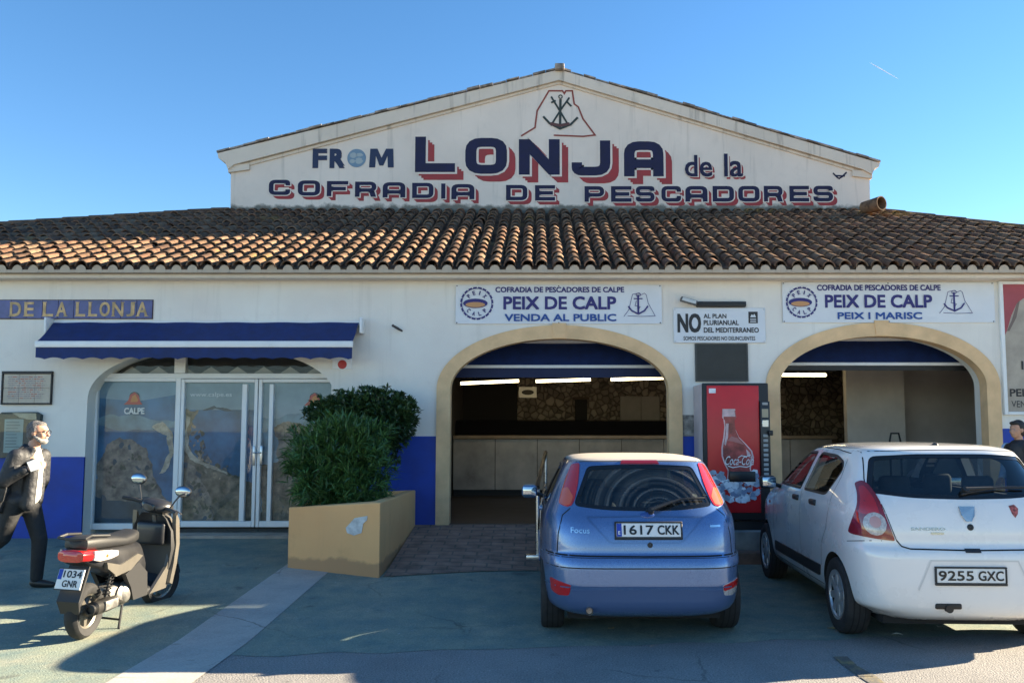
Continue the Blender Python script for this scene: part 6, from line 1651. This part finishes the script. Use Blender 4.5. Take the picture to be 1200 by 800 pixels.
# ------------------------------------------------------------------ scooter
def secloft(mb, secs, ax='y', n=20, p=3.0, mi=0, M=None, caps=True):
    """skin over rounded sections along y: (y, z0, z1, half width[, x offset])"""
    vv = []
    for s in secs:
        y, z0, z1, w_ = s[:4]; xo = s[4] if len(s) > 4 else 0
        for j in range(n):
            t = 2 * math.pi * j / n; c, s_ = math.cos(t), math.sin(t)
            vv.append((xo + w_ * math.copysign(abs(c) ** (2 / p), c), y, (z0 + z1) / 2 + (z1 - z0) / 2 * math.copysign(abs(s_) ** (2 / p), s_)))
    k = len(secs); ff = [(i * n + j, i * n + (j + 1) % n, (i + 1) * n + (j + 1) % n, (i + 1) * n + j) for i in range(k - 1) for j in range(n)]
    if caps: ff += [tuple(range(n)), tuple((k - 1) * n + j for j in range(n))]
    mb.add(vv, ff, mi, True, M); return mb
pr_ = atz(88, 750, .0)
SCO = thing('motor_scooter', 'black and silver motor scooter with red tail lamp parked on the green pavement', 'scooter', (pr_.x + .04, pr_.y + .14, zg(pr_.x, pr_.y) + .005), R(-3), rot=(0, R(3), R(-3)))
S_blk = mat('scooter_black', (.022, .022, .024), .38, coat=.3, noise=(5, .3)); S_pl = mat('scooter_plastic', (.022, .022, .023), .5, bump=(200, .2, .001)); S_sil = mat('scooter_silver', (.17, .155, .13), .36, metal=.45, coat=.5, noise=(4, .12))
S_seat = mat('scooter_seat', (.020, .020, .021), .5, bump=(90, .4, .002)); S_eng = mat('engine_alloy', (.33, .32, .30), .45, metal=.7, noise=(16, .45)); S_ex = mat('muffler_black', (.035, .033, .03), .45, metal=.4, noise=(8, .5))
def bike_wheel(parent, c, r, w_, rot=None, brake=False):
    M = Matrix.Translation(c) @ (rot if rot is not None else Matrix.Identity(4)) @ Matrix.Rotation(R(90), 4, 'Y'); h = w_ / 2
    W = thing_part('wheel', parent)
    mb = MB(); mb.lathe([(r * .62, -h * .6), (r * .70, -h * .9), (r * .86, -h), (r * .96, -h * .62), (r, -h * .2), (r, h * .2), (r * .96, h * .62), (r * .86, h), (r * .70, h * .9), (r * .62, h * .6)], 40, 0, M)
    mb.build('tyre', M_rub, W, False)
    mb = MB(); mb.lathe([(r * .63, -h * .62), (r * .66, -h * .55), (r * .60, -.02), (r * .60, .02), (r * .66, h * .55), (r * .63, h * .62), (r * .55, h * .4), (r * .55, -h * .4)], 36, 0, M, closed=True)
    for k in range(5):
        M2 = M @ Matrix.Rotation(2 * math.pi * k / 5, 4, 'Z'); mb.add([(.03, -.028, -.02), (.03, .028, -.02), (.03, .028, .02), (.03, -.028, .02), (r * .6, -.016, -.018), (r * .6, .016, -.018), (r * .6, .016, .018), (r * .6, -.016, .018)], [(0, 1, 5, 4), (1, 2, 6, 5), (2, 3, 7, 6), (3, 0, 4, 7)], 0, False, M2)
    mb.lathe([(.001, -.06), (.04, -.06), (.045, 0), (.04, .06), (.001, .06)], 20, 0, M)
    mb.build('rim', S_sil, W, False)
    if brake:
        mb = MB(); mb.lathe([(.05, .052), (.10, .052), (.10, .056), (.05, .056)], 30, 0, M, closed=True); mb.build('brake_disc', M_steel, W, False)
bike_wheel(SCO, Vector((0, -.11, .235)), .235, .125)
STEER = Matrix.Translation((0, 1.03, .85)) @ Matrix.Rotation(R(-24), 4, 'X').inverted() @ Matrix.Rotation(R(-20), 4, 'Z') @ Matrix.Rotation(R(-24), 4, 'X') @ Matrix.Translation((0, -1.03, -.85))
fc = STEER @ Vector((0, 1.27, .235)); SR = STEER.to_3x3().to_4x4()
bike_wheel(SCO, fc, .235, .11, SR, True)
mb = MB(); secloft(mb, [(-.36, .80, .86, .05), (-.33, .775, .885, .105), (-.18, .765, .885, .135), (.05, .755, .865, .145), (.25, .745, .835, .145), (.42, .735, .845, .125), (.54, .745, .860, .10), (.60, .78, .85, .05)], p=3.2)
se = mb.build('seat', S_seat, SCO, False)
mb = MB(); secloft(mb, [(-.37, .70, .79, .08), (-.33, .66, .79, .125), (-.15, .60, .775, .150), (.10, .52, .765, .165), (.35, .42, .755, .165), (.55, .32, .75, .150), (.66, .28, .62, .13)], p=3.4); mb.build('rear_fairing', S_blk, SCO, False)
for s in (-1, 1):
    mb = MB(); Q = [(-.12, .655), (.12, .60), (.40, .66), (.50, .63), (.30, .53), (.06, .51), (-.10, .60)]
    mb.prism(Q, *sorted((s * .145, s * .178)), 'x'); mb.build('side_panel', S_sil, SCO, False)
    mb = MB(); Q = [(.22, .50), (.44, .58), (.62, .46), (.66, .24), (.40, .24), (.34, .36)]
    mb.prism(Q, *sorted((s * .13, s * .172)), 'x'); mb.build('lower_side_panel', S_pl, SCO, False)
# tail lamp: red centre, clear turn lenses round the corner
mb = MB(); secloft(mb, [(-.405, .70, .775, .07), (-.395, .685, .785, .118), (-.30, .675, .785, .152), (-.20, .68, .775, .160)], p=3.2); tl = mb.build('tail_lamp', M_lred, SCO, False)
for s in (-1, 1):
    mb = MB(); secloft(mb, [(-.30, .695, .775, .012, s * .150), (-.22, .675, .770, .02, s * .157), (-.05, .675, .755, .016, s * .163), (.06, .69, .735, .006, s * .168)], p=3); mb.build('turn_lens', M_lclr, tl, False)
    mb = MB(); mb.ell((s * .172, -.13, .715), (.008, .035, .022)); mb.build('amber_bulb', M_lor, tl, False)
mb = MB(); mb.tube([(-.11, -.30, .90), (-.12, -.40, .885), (0, -.44, .88), (.12, -.40, .885), (.11, -.30, .90)], .013, 8); mb.tube([(.11, -.30, .90), (.135, -.05, .875)], .012, 8); mb.tube([(-.11, -.30, .90), (-.135, -.05, .875)], .012, 8); mb.build('grab_rail', S_pl, se, False)
# rear mudguard with the number plate
mb = MB(); mb.add([(-.09, -.22, .70), (.09, -.22, .70), (.10, -.38, .36), (-.10, -.38, .36), (-.09, -.20, .70), (.09, -.20, .70), (.10, -.355, .36), (-.10, -.355, .36), (-.085, -.33, .25), (.085, -.33, .25), (-.085, -.31, .25), (.085, -.31, .25)],
    [(0, 1, 2, 3), (4, 7, 6, 5), (0, 3, 7, 4), (1, 5, 6, 2), (0, 4, 5, 1), (3, 2, 9, 8), (7, 10, 11, 6), (3, 8, 10, 7), (2, 6, 11, 9), (8, 9, 11, 10)]); mb.build('rear_mudguard', S_pl, SCO, False)
Mp = Matrix.Translation((.0, -.375, .545)) @ Matrix.Rotation(R(-20), 4, 'X')
P_ = MB().rbox(-.115, .115, -.006, .006, -.085, .085, .004, 1, M=Mp).build('license_plate', M_plate, SCO, False)
mb = MB(); add_text(mb, '1034', -.062, .100, .012, .070, -.0075, 0, .015, M=Mp); add_text(mb, 'GNR', -.055, .082, -.066, -.010, -.0075, 0, .015, M=Mp)
mb.add([(-.110, -.0072, -.005), (-.074, -.0072, -.005), (-.074, -.0072, .080), (-.110, -.0072, .080)], [(0, 1, 2, 3)], 1, False, Mp); mb.build('plate_lettering', [M_pchar, M_pblue], P_, False)
for q in ((-.118, .118, .083, .090), (-.118, .118, -.090, -.083)): MB().rbox(q[0], q[1], -.009, .008, q[2], q[3], .002, 1, M=Mp).build('plate_frame', M_trim, P_, False)
# engine, transmission, muffler, shock
mb = MB(); mb.rbox(-.12, .09, .12, .50, .20, .40, .05, 3); mb.rbox(-.14, -.07, -.12, .48, .15, .33, .05, 3); mb.ell((.10, .36, .32), (.06, .11, .10)); mb.lathe([(.001, 0), (.085, 0), (.09, .02), (.07, .035), (.001, .04)], 24, 0, Matrix.Translation((.09, .30, .30)) @ Matrix.Rotation(R(90), 4, 'Y'))
for k in range(5): mb.rbox(-.07, .13, .50 + .02 * k, .507 + .02 * k, .22, .36, .003, 1)
en = mb.build('engine', S_eng, SCO, False)
mb = MB(); secloft(mb, [(-.26, .25, .32, .035, .155), (-.24, .23, .345, .055, .155), (-.05, .225, .35, .06, .155), (.10, .23, .335, .055, .15), (.15, .26, .31, .03, .14)], p=2.3); mb.tube([(.14, .14, .285), (.12, .28, .24), (.08, .46, .22), (.02, .55, .26)], .02, 8); ex = mb.build('muffler', S_ex, SCO, False)
mb = MB(); secloft(mb, [(-.16, .255, .335, .012, .212), (.04, .255, .335, .012, .212)], p=4); mb.build('heat_shield', S_eng, ex, False)
mb = MB(); mb.lathe([(.001, 0), (.042, 0), (.045, .03), (.03, .035), (.03, .01), (.001, .01)], 20, 0, Matrix.Translation((.155, -.265, .285)) @ Matrix.Rotation(R(-90), 4, 'X').inverted()); mb.build('muffler_end', M_black, ex, False)
mb = MB()
for s in (1,):
    P0, P1 = Vector((s * .12, -.02, .26)), Vector((s * .13, .06, .60)); mb.tube([P0, P1], .014, 8)
    d = P1 - P0; mb.tube([P0 + d * (.25 + .6 * k / 56) + Vector((.032 * math.cos(k * .785), .032 * math.sin(k * .785), 0)) for k in range(57)], .006, 5)
mb.build('shock_absorber', M_black, SCO, False)
# floor, leg shield, front
mb = MB(); secloft(mb, [(.56, .22, .34, .15), (.70, .225, .31, .17), (.95, .23, .31, .17), (1.05, .26, .40, .16)], p=4); mb.build('footboard', S_pl, SCO, False)
mb = MB()
LS = [(.28, .165, 1.02, 1.09), (.45, .20, 1.03, 1.11), (.62, .215, 1.035, 1.125), (.80, .205, 1.02, 1.12), (.92, .15, 1.0, 1.10), (.97, .10, .99, 1.07)]
vv = []
for z, w_, y0, y1 in LS:
    for j in range(9):
        t = -1 + j / 4; vv.append((w_ * t, y0 - .05 * abs(t) ** 2 + .0, z))
for z, w_, y0, y1 in LS:
    for j in range(9):
        t = -1 + j / 4; vv.append((w_ * t * 1.02, y1 - .07 * abs(t) ** 2, z))
k = len(LS); ff = []
for i in range(k - 1):
    for j in range(8):
        a = i * 9 + j; ff.append((a, a + 1, a + 10, a + 9)); b = k * 9 + a; ff.append((b, b + 9, b + 10, b + 1))
    ff.append((i * 9, i * 9 + 9, k * 9 + i * 9 + 9, k * 9 + i * 9)); ff.append((i * 9 + 8, k * 9 + i * 9 + 8, k * 9 + i * 9 + 17, i * 9 + 17))
ff.append(tuple(range(9)) + tuple(range(k * 9 + 8, k * 9 - 1, -1))); ff.append(tuple(range((k - 1) * 9, k * 9)) + tuple(range(2 * k * 9 - 1, (2 * k - 1) * 9 - 1, -1)))
mb.add(vv, ff, 0, True); ls = mb.build('leg_shield', S_pl, SCO, False)
for s in (-1, 1):
    mb = MB(); Q = [(1.00, .985), (1.08, .90), (1.13, .66), (1.10, .46), (1.04, .28), (.98, .30), (1.03, .48), (1.055, .66), (1.01, .86)]
    mb.prism(Q, *sorted((s * .190, s * .232)), 'x'); mb.build('shield_edge', S_sil, ls, False)
    mb = MB(); Q = [(.66, .25), (.96, .46), (1.02, .62), (1.03, .40), (.98, .25)]
    mb.prism(Q, *sorted((s * .165, s * .196)), 'x'); mb.build('lower_fairing', S_sil, ls, False)
MB().rbox(-.15, .15, .93, 1.0, .66, .88, .03, 3).build('glove_box', S_blk, ls, False)
mb = MB(); secloft(mb, [(1.08, .45, .98, .12), (1.16, .50, .95, .15), (1.24, .56, .88, .12), (1.29, .62, .80, .06)], p=2.6); mb.build('front_fairing', S_sil, SCO, False)
mb = MB(); secloft(mb, [(1.10, .40, .46, .03), (1.16, .43, .50, .06), (1.27, .455, .505, .07), (1.40, .40, .48, .06), (1.49, .30, .36, .03)], p=2.4, M=STEER); mb.build('front_mudguard', S_blk, SCO, False)
mb = MB()
for s in (-1, 1): mb.tube([STEER @ Vector((s * .085, 1.27, .235)), STEER @ Vector((s * .085, 1.12, .56))], [.022, .026], 10)
mb.tube([STEER @ Vector((-.085, 1.27, .235)), STEER @ Vector((.085, 1.27, .235))], .012, 8); mb.tube([STEER @ Vector((-.085, 1.12, .56)), STEER @ Vector((.085, 1.12, .56))], .02, 8); mb.tube([STEER @ Vector((0, 1.12, .56)), STEER @ Vector((0, 1.0, .95))], .025, 8); mb.build('fork', S_eng, SCO, False)
mb = MB(); secloft(mb, [(.88, 1.0, 1.06, .07), (.92, .98, 1.09, .13), (1.0, .97, 1.11, .16), (1.08, .97, 1.10, .15), (1.14, 1.0, 1.07, .08)], p=2.6, M=STEER); hb = mb.build('handlebar_cover', S_blk, SCO, False)
mb = MB(); mb.rbox(-.09, .09, .885, .90, 1.01, 1.07, .01, 2, M=STEER); mb.build('instrument_glass', M_frit, hb, False)
mb = MB(); mb.ell((0, 1.12, 1.03), (.10, .05, .05), M=STEER); mb.build('headlamp', M_lclr, hb, False)
for s in (-1, 1):
    mb = MB(); mb.tube([STEER @ Vector((s * .14, .98, 1.04)), STEER @ Vector((s * .26, .94, 1.05)), STEER @ Vector((s * .37, .90, 1.045))], [.016, .018, .018], 10); gp = mb.build('grip', S_seat, SCO, False)
    mb = MB(); mb.tube([STEER @ Vector((s * .22, 1.0, 1.05)), STEER @ Vector((s * .30, .99, 1.045)), STEER @ Vector((s * .38, .96, 1.04))], .007, 6); mb.build('brake_lever', S_eng, gp, False)
    mb = MB(); top = STEER @ Vector((s * .31, 1.0, 1.245)); mb.tube([STEER @ Vector((s * .20, .98, 1.06)), STEER @ Vector((s * .245, .985, 1.14)), top], .008, 7)
    mb.ell(tuple(top), (.088, .024, .058)); mi_ = mb.build('mirror', S_blk, SCO, False)
    mb = MB(); mb.ell((top.x, top.y - .012, top.z), (.079, .015, .050)); mb.build('mirror_glass', M_chrome_glass, mi_, False)
mb = MB(); mb.tube([(.10, .34, .22), (.15, .22, .03), (.17, .20, .012), (.19, .16, .010)], .011, 8); mb.tube([(-.10, .34, .22), (-.15, .22, .05), (-.19, .16, .04)], .011, 8); mb.tube([(-.14, .26, .10), (.14, .26, .09)], .01, 8); mb.build('stand', M_black, SCO, False)

# ------------------------------------------------------------------ people
def blob(name, parts, voxel, m, parent, smooth=6):
    """one continuous surface grown round tapered limbs (p, q, r0, r1) and ellipsoids ('e', centre, radii[, rotation])"""
    mb = MB()
    for p in parts:
        if p[0] == 'e':
            mb.ell((0, 0, 0), p[2], 0, 18, 12, M=Matrix.LocRotScale(Vector(p[1]), Euler(p[3]) if len(p) > 3 else None, None))
        else:
            a, b, r0, r1 = Vector(p[0]), Vector(p[1]), p[2], p[3]; d = (b - a); L = max(d.length, 1e-4)
            prof = [(max(1e-4, r0 * math.sin(t)), -r0 * math.cos(t)) for t in [math.pi / 2 * i / 5 for i in range(6)]] + [(max(1e-4, r1 * math.cos(t)), L + r1 * math.sin(t)) for t in [math.pi / 2 * i / 5 for i in range(6)]]
            mb.lathe(prof, 14, 0, Matrix.Translation(a) @ d.to_track_quat('Z', 'Y').to_matrix().to_4x4())
    me = mb.mesh(name, [m])
    me = obj_from_mods(me, [('REMESH', dict(mode='VOXEL', voxel_size=voxel, use_smooth_shade=True)), ('SMOOTH', dict(factor=.5, iterations=smooth))])
    me.name = name; me.materials.clear(); me.materials.append(m)
    return link_mesh(name, me, parent, False)
SKIN = mat('skin', (.50, .27, .18), .5, noise=(30, .12)); HAIRG = mat('grey_hair', (.16, .15, .145), .8, noise=(90, .7), bump=(120, 1, .01)); HAIRD = mat('dark_hair', (.02, .017, .015), .6, noise=(60, .4))
JACK = mat('dark_jacket', (.024, .025, .029), .6, noise=(7, .4), bump=(14, .9, .02)); TROU = mat('dark_trousers', (.016, .016, .017), .75, noise=(8, .3), bump=(11, .9, .02)); SHIRT = mat('pale_shirt', (.66, .63, .57), .8, noise=(9, .15), bump=(16, .6, .01)); SHOE = mat('black_shoes', (.018, .017, .016), .4)
def hand(w_, d, up, side, L=.185):
    """hand leaving the wrist w_ along d: palm, four unequal curled fingers and a thumb on the side"""
    d = d.normalized(); up = (up - d * up.dot(d)).normalized(); s_ = d.cross(up) * side
    P = [(w_, w_ + d * .05, .028, .030), (w_ + d * .03 + up * .022, w_ + d * .085 + up * .028, .020, .019), (w_ + d * .03 - up * .022, w_ + d * .08 - up * .026, .020, .018), (w_ + d * .04, w_ + d * .088, .022, .02)]
    for k, (o, l) in enumerate(((.033, .070), (.011, .080), (-.011, .074), (-.032, .058))):
        a = w_ + d * .092 + up * o; b = a + d * l * .45 + s_ * l * .15; c = b + d * l * .22 + s_ * l * .38; e = c - d * l * .05 + s_ * l * .26
        P += [(a, b, .0105, .0095), (b, c, .0095, .009), (c, e, .009, .0075)]
    t0 = w_ + d * .03 + up * .03; t1 = t0 + d * .035 + up * .022 + s_ * .02; t2 = t1 + d * .03 + s_ * .025
    P += [(t0, t1, .015, .012), (t1, t2, .011, .009)]
    return P
def head_parts(c, k=1.0):
    """face looks along +x; c = centre of the skull"""
    c = Vector(c); o = lambda x, y, z: tuple(c + Vector((x, y, z)) * k)
    P = [('e', o(-.012, 0, .025), (.100 * k, .078 * k, .098 * k)), ('e', o(.022, 0, -.035), (.072 * k, .062 * k, .080 * k)), ('e', o(.045, 0, -.085), (.038 * k, .040 * k, .030 * k)), (o(.078, 0, .012), o(.108, 0, -.028), .012 * k, .016 * k),
         ('e', o(.078, 0, -.062), (.020 * k, .026 * k, .010 * k)), ('e', o(.072, 0, .035), (.022 * k, .052 * k, .012 * k))]
    for s in (-1, 1): P += [('e', o(-.012, s * .078, -.008), (.022 * k, .011 * k, .032 * k)), ('e', o(.060, s * .042, -.025), (.024 * k, .022 * k, .022 * k))]
    return P
pm = at(37, 685, 8.75)
MAN = thing('person', 'walking grey haired bearded person in dark jacket and trousers with glasses, hand at chest', 'person', (pm.x, 8.75, zg(pm.x, 8.75) + .004), R(0))
V = Vector
hip_f, hip_b = V((-.12, .085, .92)), V((-.17, -.085, .92))
blob('trousers', [(hip_f, (.015, .08, .50), .105, .078), ((.015, .08, .50), (.0, .08, .10), .078, .062), (hip_b, (-.27, -.09, .54), .105, .078), ((-.27, -.09, .54), (-.60, -.09, .25), .076, .058), ((-.15, 0, .90), (-.14, 0, 1.0), .135, .135), ('e', (-.15, 0, .93), (.125, .165, .12))], .017, TROU, MAN, 4)
blob('shoes_front', [((-.02, .08, .055), (.06, .08, .045), .05, .045), ((.06, .08, .045), (.17, .085, .032), .045, .032)], .012, SHOE, MAN, 3).name = 'shoe'
blob('shoe', [((-.66, -.09, .21), (-.64, -.095, .13), .048, .045), ((-.64, -.095, .13), (-.56, -.10, .045), .045, .034)], .012, SHOE, MAN, 3)
hc = V((.0, 0, 1.635))
body = blob('body', head_parts(hc, .98) + [((-.06, 0, 1.44), (-.025, 0, 1.56), .062, .056), ((-.14, 0, 1.0), (-.09, 0, 1.35), .12, .13), (hip_f, (.015, .08, .50), .07, .05), ((.015, .08, .5), (0, .08, .08), .05, .038), (hip_b, (-.27, -.09, .54), .07, .05), ((-.27, -.09, .54), (-.62, -.09, .22), .05, .036),
    ((-.12, -.175, 1.37), (-.20, -.235, 1.13), .04, .036), ((-.20, -.245, 1.13), (.03, -.20, 1.262), .038, .029), ((-.06, .18, 1.37), (-.08, .25, 1.12), .04, .036), ((-.08, .25, 1.12), (-.16, .25, .88), .038, .029), ((-.12, -.16, 1.36), (-.06, .16, 1.36), .045, .045)]
    + hand(V((.035, -.20, 1.265)), V((.9, .25, .30)), V((-.2, .1, 1)), -1) + hand(V((-.16, .25, .88)), V((-.25, .0, -.9)), V((1, .1, .1)), 1), .0085, SKIN, MAN, 3)
blob('shirt', [((-.08, 0, .98), (-.06, 0, 1.32), .12, .112), ((-.05, 0, 1.32), (-.04, 0, 1.43), .11, .07)], .014, SHIRT, MAN, 4)
jk = [((-.185, 0, .92), (-.165, 0, 1.15), .145, .15), ((-.165, 0, 1.15), (-.12, 0, 1.36), .15, .135), ('e', (-.17, -.08, .93), (.13, .11, .10)), ('e', (-.17, .08, .93), (.13, .11, .10)), ((-.11, -.15, 1.38), (-.07, .15, 1.38), .082, .082),
      ((-.11, -.185, 1.385), (-.19, -.245, 1.13), .084, .068), ((-.20, -.25, 1.13), (-.0, -.21, 1.245), .068, .050), ((-.06, .19, 1.385), (-.08, .25, 1.12), .08, .065), ((-.08, .25, 1.12), (-.15, .25, .915), .064, .05),
      ((-.03, -.085, .88), (.0, -.075, 1.30), .068, .062), ((-.045, .105, .90), (-.005, .10, 1.30), .055, .052), ((-.10, -.06, 1.44), (-.03, -.075, 1.40), .04, .035), ((-.10, .06, 1.44), (-.03, .075, 1.40), .04, .035), ((-.11, -.05, 1.47), (-.11, .05, 1.47), .045, .045), ((-.10, -.06, 1.47), (-.01, -.06, 1.45), .035, .03), ((-.10, .06, 1.47), (-.01, .06, 1.45), .035, .03)]
blob('jacket', jk, .0135, JACK, MAN, 4)
blob('hair', [('e', hc + V((-.035, 0, .035)), (.090, .085, .095)), ('e', hc + V((-.055, 0, -.03)), (.058, .080, .07)), ('e', hc + V((.0, 0, .085)), (.075, .062, .035)), ('e', hc + V((-.01, -.072, .02)), (.022, .014, .035)), ('e', hc + V((-.01, .072, .02)), (.022, .014, .035))], .009, HAIRG, MAN, 3)
blob('beard', [('e', hc + V((.058, 0, -.092)), (.040, .046, .034)), ((hc + V((.0, -.066, -.04))), hc + V((.045, -.045, -.085)), .018, .024), ((hc + V((.0, .066, -.04))), hc + V((.045, .045, -.085)), .018, .024), ('e', hc + V((.088, 0, -.050)), (.014, .032, .009))], .008, mat('pale_beard', (.34, .32, .30), .9, noise=(90, .6), bump=(120, 1, .01)), MAN, 2)
mb = MB()
for s in (-1, 1):
    c_ = hc + V((.096, s * .034, .006)); mb.tube([c_ + V((.0, .026 * math.cos(a * .449), .019 * math.sin(a * .449))) for a in range(15)], .003, 5, caps=False); mb.tube([c_ + V((0, s * .026, .004)), hc + V((.06, s * .075, .010)), hc + V((-.02, s * .083, .006))], .003, 5)
mb.tube([hc + V((.098, -.01, .012)), hc + V((.098, .01, .012))], .003, 5); mb.build('glasses', M_black, MAN, False)
for s in (-1, 1): MB().ell(hc + V((.079, s * .033, .006)), (.012, .012, .010), 0, 10, 7).build('eye', mat('eye_white', (.35, .30, .27), .2), MAN, False)
mb = MB(); mb.tube([(-.015, -.115, .92), (-.0, -.11, 1.12), (.005, -.10, 1.30)], .006, 6); mb.build('jacket_zip', M_steel, MAN, False)
mr_ = ROOTM[MAN.name].translation
t = thing('folded_paper', 'small white folded paper held at the chest of the walking person', 'paper', (mr_.x + .10, mr_.y - .17, mr_.z + 1.27))
mb = MB(); Mx = Matrix.Rotation(R(25), 4, 'Z') @ Matrix.Rotation(R(-22), 4, 'Y'); mb.rbox(-.06, .045, -.004, .004, -.05, .06, .002, 1, M=Mx @ Matrix.Translation((0, -.035, .03))); mb.build('sheet', M_white, t, False)
t = thing('shoulder_bag', 'black shoulder bag hanging behind the walking person', 'bag', (mr_.x - .38, mr_.y - .16, mr_.z + .82))
mb = MB(); mb.rbox(-.19, .15, -.07, .07, 0, .30, .05, 3, M=Matrix.Rotation(R(12), 4, 'Y')); bg_ = mb.build('bag_body', mat('bag_black', (.018, .018, .02), .6, bump=(60, .4, .003)), t, False)
mb = MB(); mb.rbox(-.19, .155, -.075, -.05, .13, .305, .02, 2, M=Matrix.Rotation(R(12), 4, 'Y')); mb.build('flap', JACK, t, False)
mb = MB(); mb.tube([(.10, -.03, .28), (.16, -.06, .42), (.24, -.045, .60), (.285, .05, .665), (.27, .16, .655), (.20, .27, .55), (.05, .27, .38), (-.10, .06, .30)], .014, 6, flat=.35); mb.build('strap', M_black, t, False)
# second person, mostly outside the frame
p2 = at(1199, 640, 10.68)
P2 = thing('person', 'dark haired person with pale blue sleeve standing on the kerb at the right edge', 'person', (p2.x, 10.68, .202), R(200))
hc = V((.02, 0, 1.555))
blob('body', head_parts(hc, .94) + [((-.02, 0, 1.36), (.0, 0, 1.48), .056, .05), ((0, 0, .95), (-.01, 0, 1.30), .11, .125)] + [((0, s * .17, 1.33), (-.02, s * .23, 1.06), .042, .036) for s in (-1, 1)] + [((-.02, s * .23, 1.06), (.12, s * .17, .92), .036, .027) for s in (-1, 1)]
     + [((0, s * .08, .9), (.01, s * .085, .48), .07, .05) for s in (-1, 1)] + [((.01, s * .085, .48), (-.01, s * .09, .08), .05, .036) for s in (-1, 1)] + hand(V((.12, .17, .92)), V((.7, -.1, -.6)), V((0, -1, 0)), 1) + hand(V((.12, -.17, .92)), V((.7, .1, -.6)), V((0, 1, 0)), -1), .010, SKIN, P2, 3)
blob('vest', [((0, 0, .92), (-.01, 0, 1.30), .13, .14), ('e', (0, 0, .95), (.125, .165, .12)), ((0, -.14, 1.31), (0, .14, 1.31), .075, .075), ((-.01, -.04, 1.38), (-.01, .04, 1.38), .045, .045)], .014, JACK, P2, 4)
for s in (-1, 1):
    blob('sleeve', [((0, s * .175, 1.32), (-.02, s * .23, 1.06), .068, .058), ((-.02, s * .23, 1.06), (.10, s * .18, .94), .055, .042)], .012, mat('pale_blue_sleeve', (.36, .48, .66), .7, bump=(15, .6, .01)), P2, 4)
    blob('trouser_leg', [((0, s * .08, .93), (.01, s * .085, .48), .098, .07), ((.01, s * .085, .48), (-.01, s * .09, .08), .07, .058)], .016, TROU, P2, 4)
    blob('shoe', [((-.03, s * .09, .05), (.14, s * .095, .035), .047, .035)], .012, SHOE, P2, 3)
blob('hair', [('e', hc + V((-.03, 0, .035)), (.092, .084, .098)), ('e', hc + V((-.05, 0, -.03)), (.06, .078, .07)), ('e', hc + V((.035, 0, .085)), (.055, .062, .03))], .009, HAIRD, P2, 3)
for s in (-1, 1): MB().ell(hc + V((.074, s * .031, .006)), (.012, .012, .010), 0, 10, 7).build('eye', mat('eye_white', (.35, .30, .27), .2), P2, False)

SCO.scale = (.94, .92, .98)
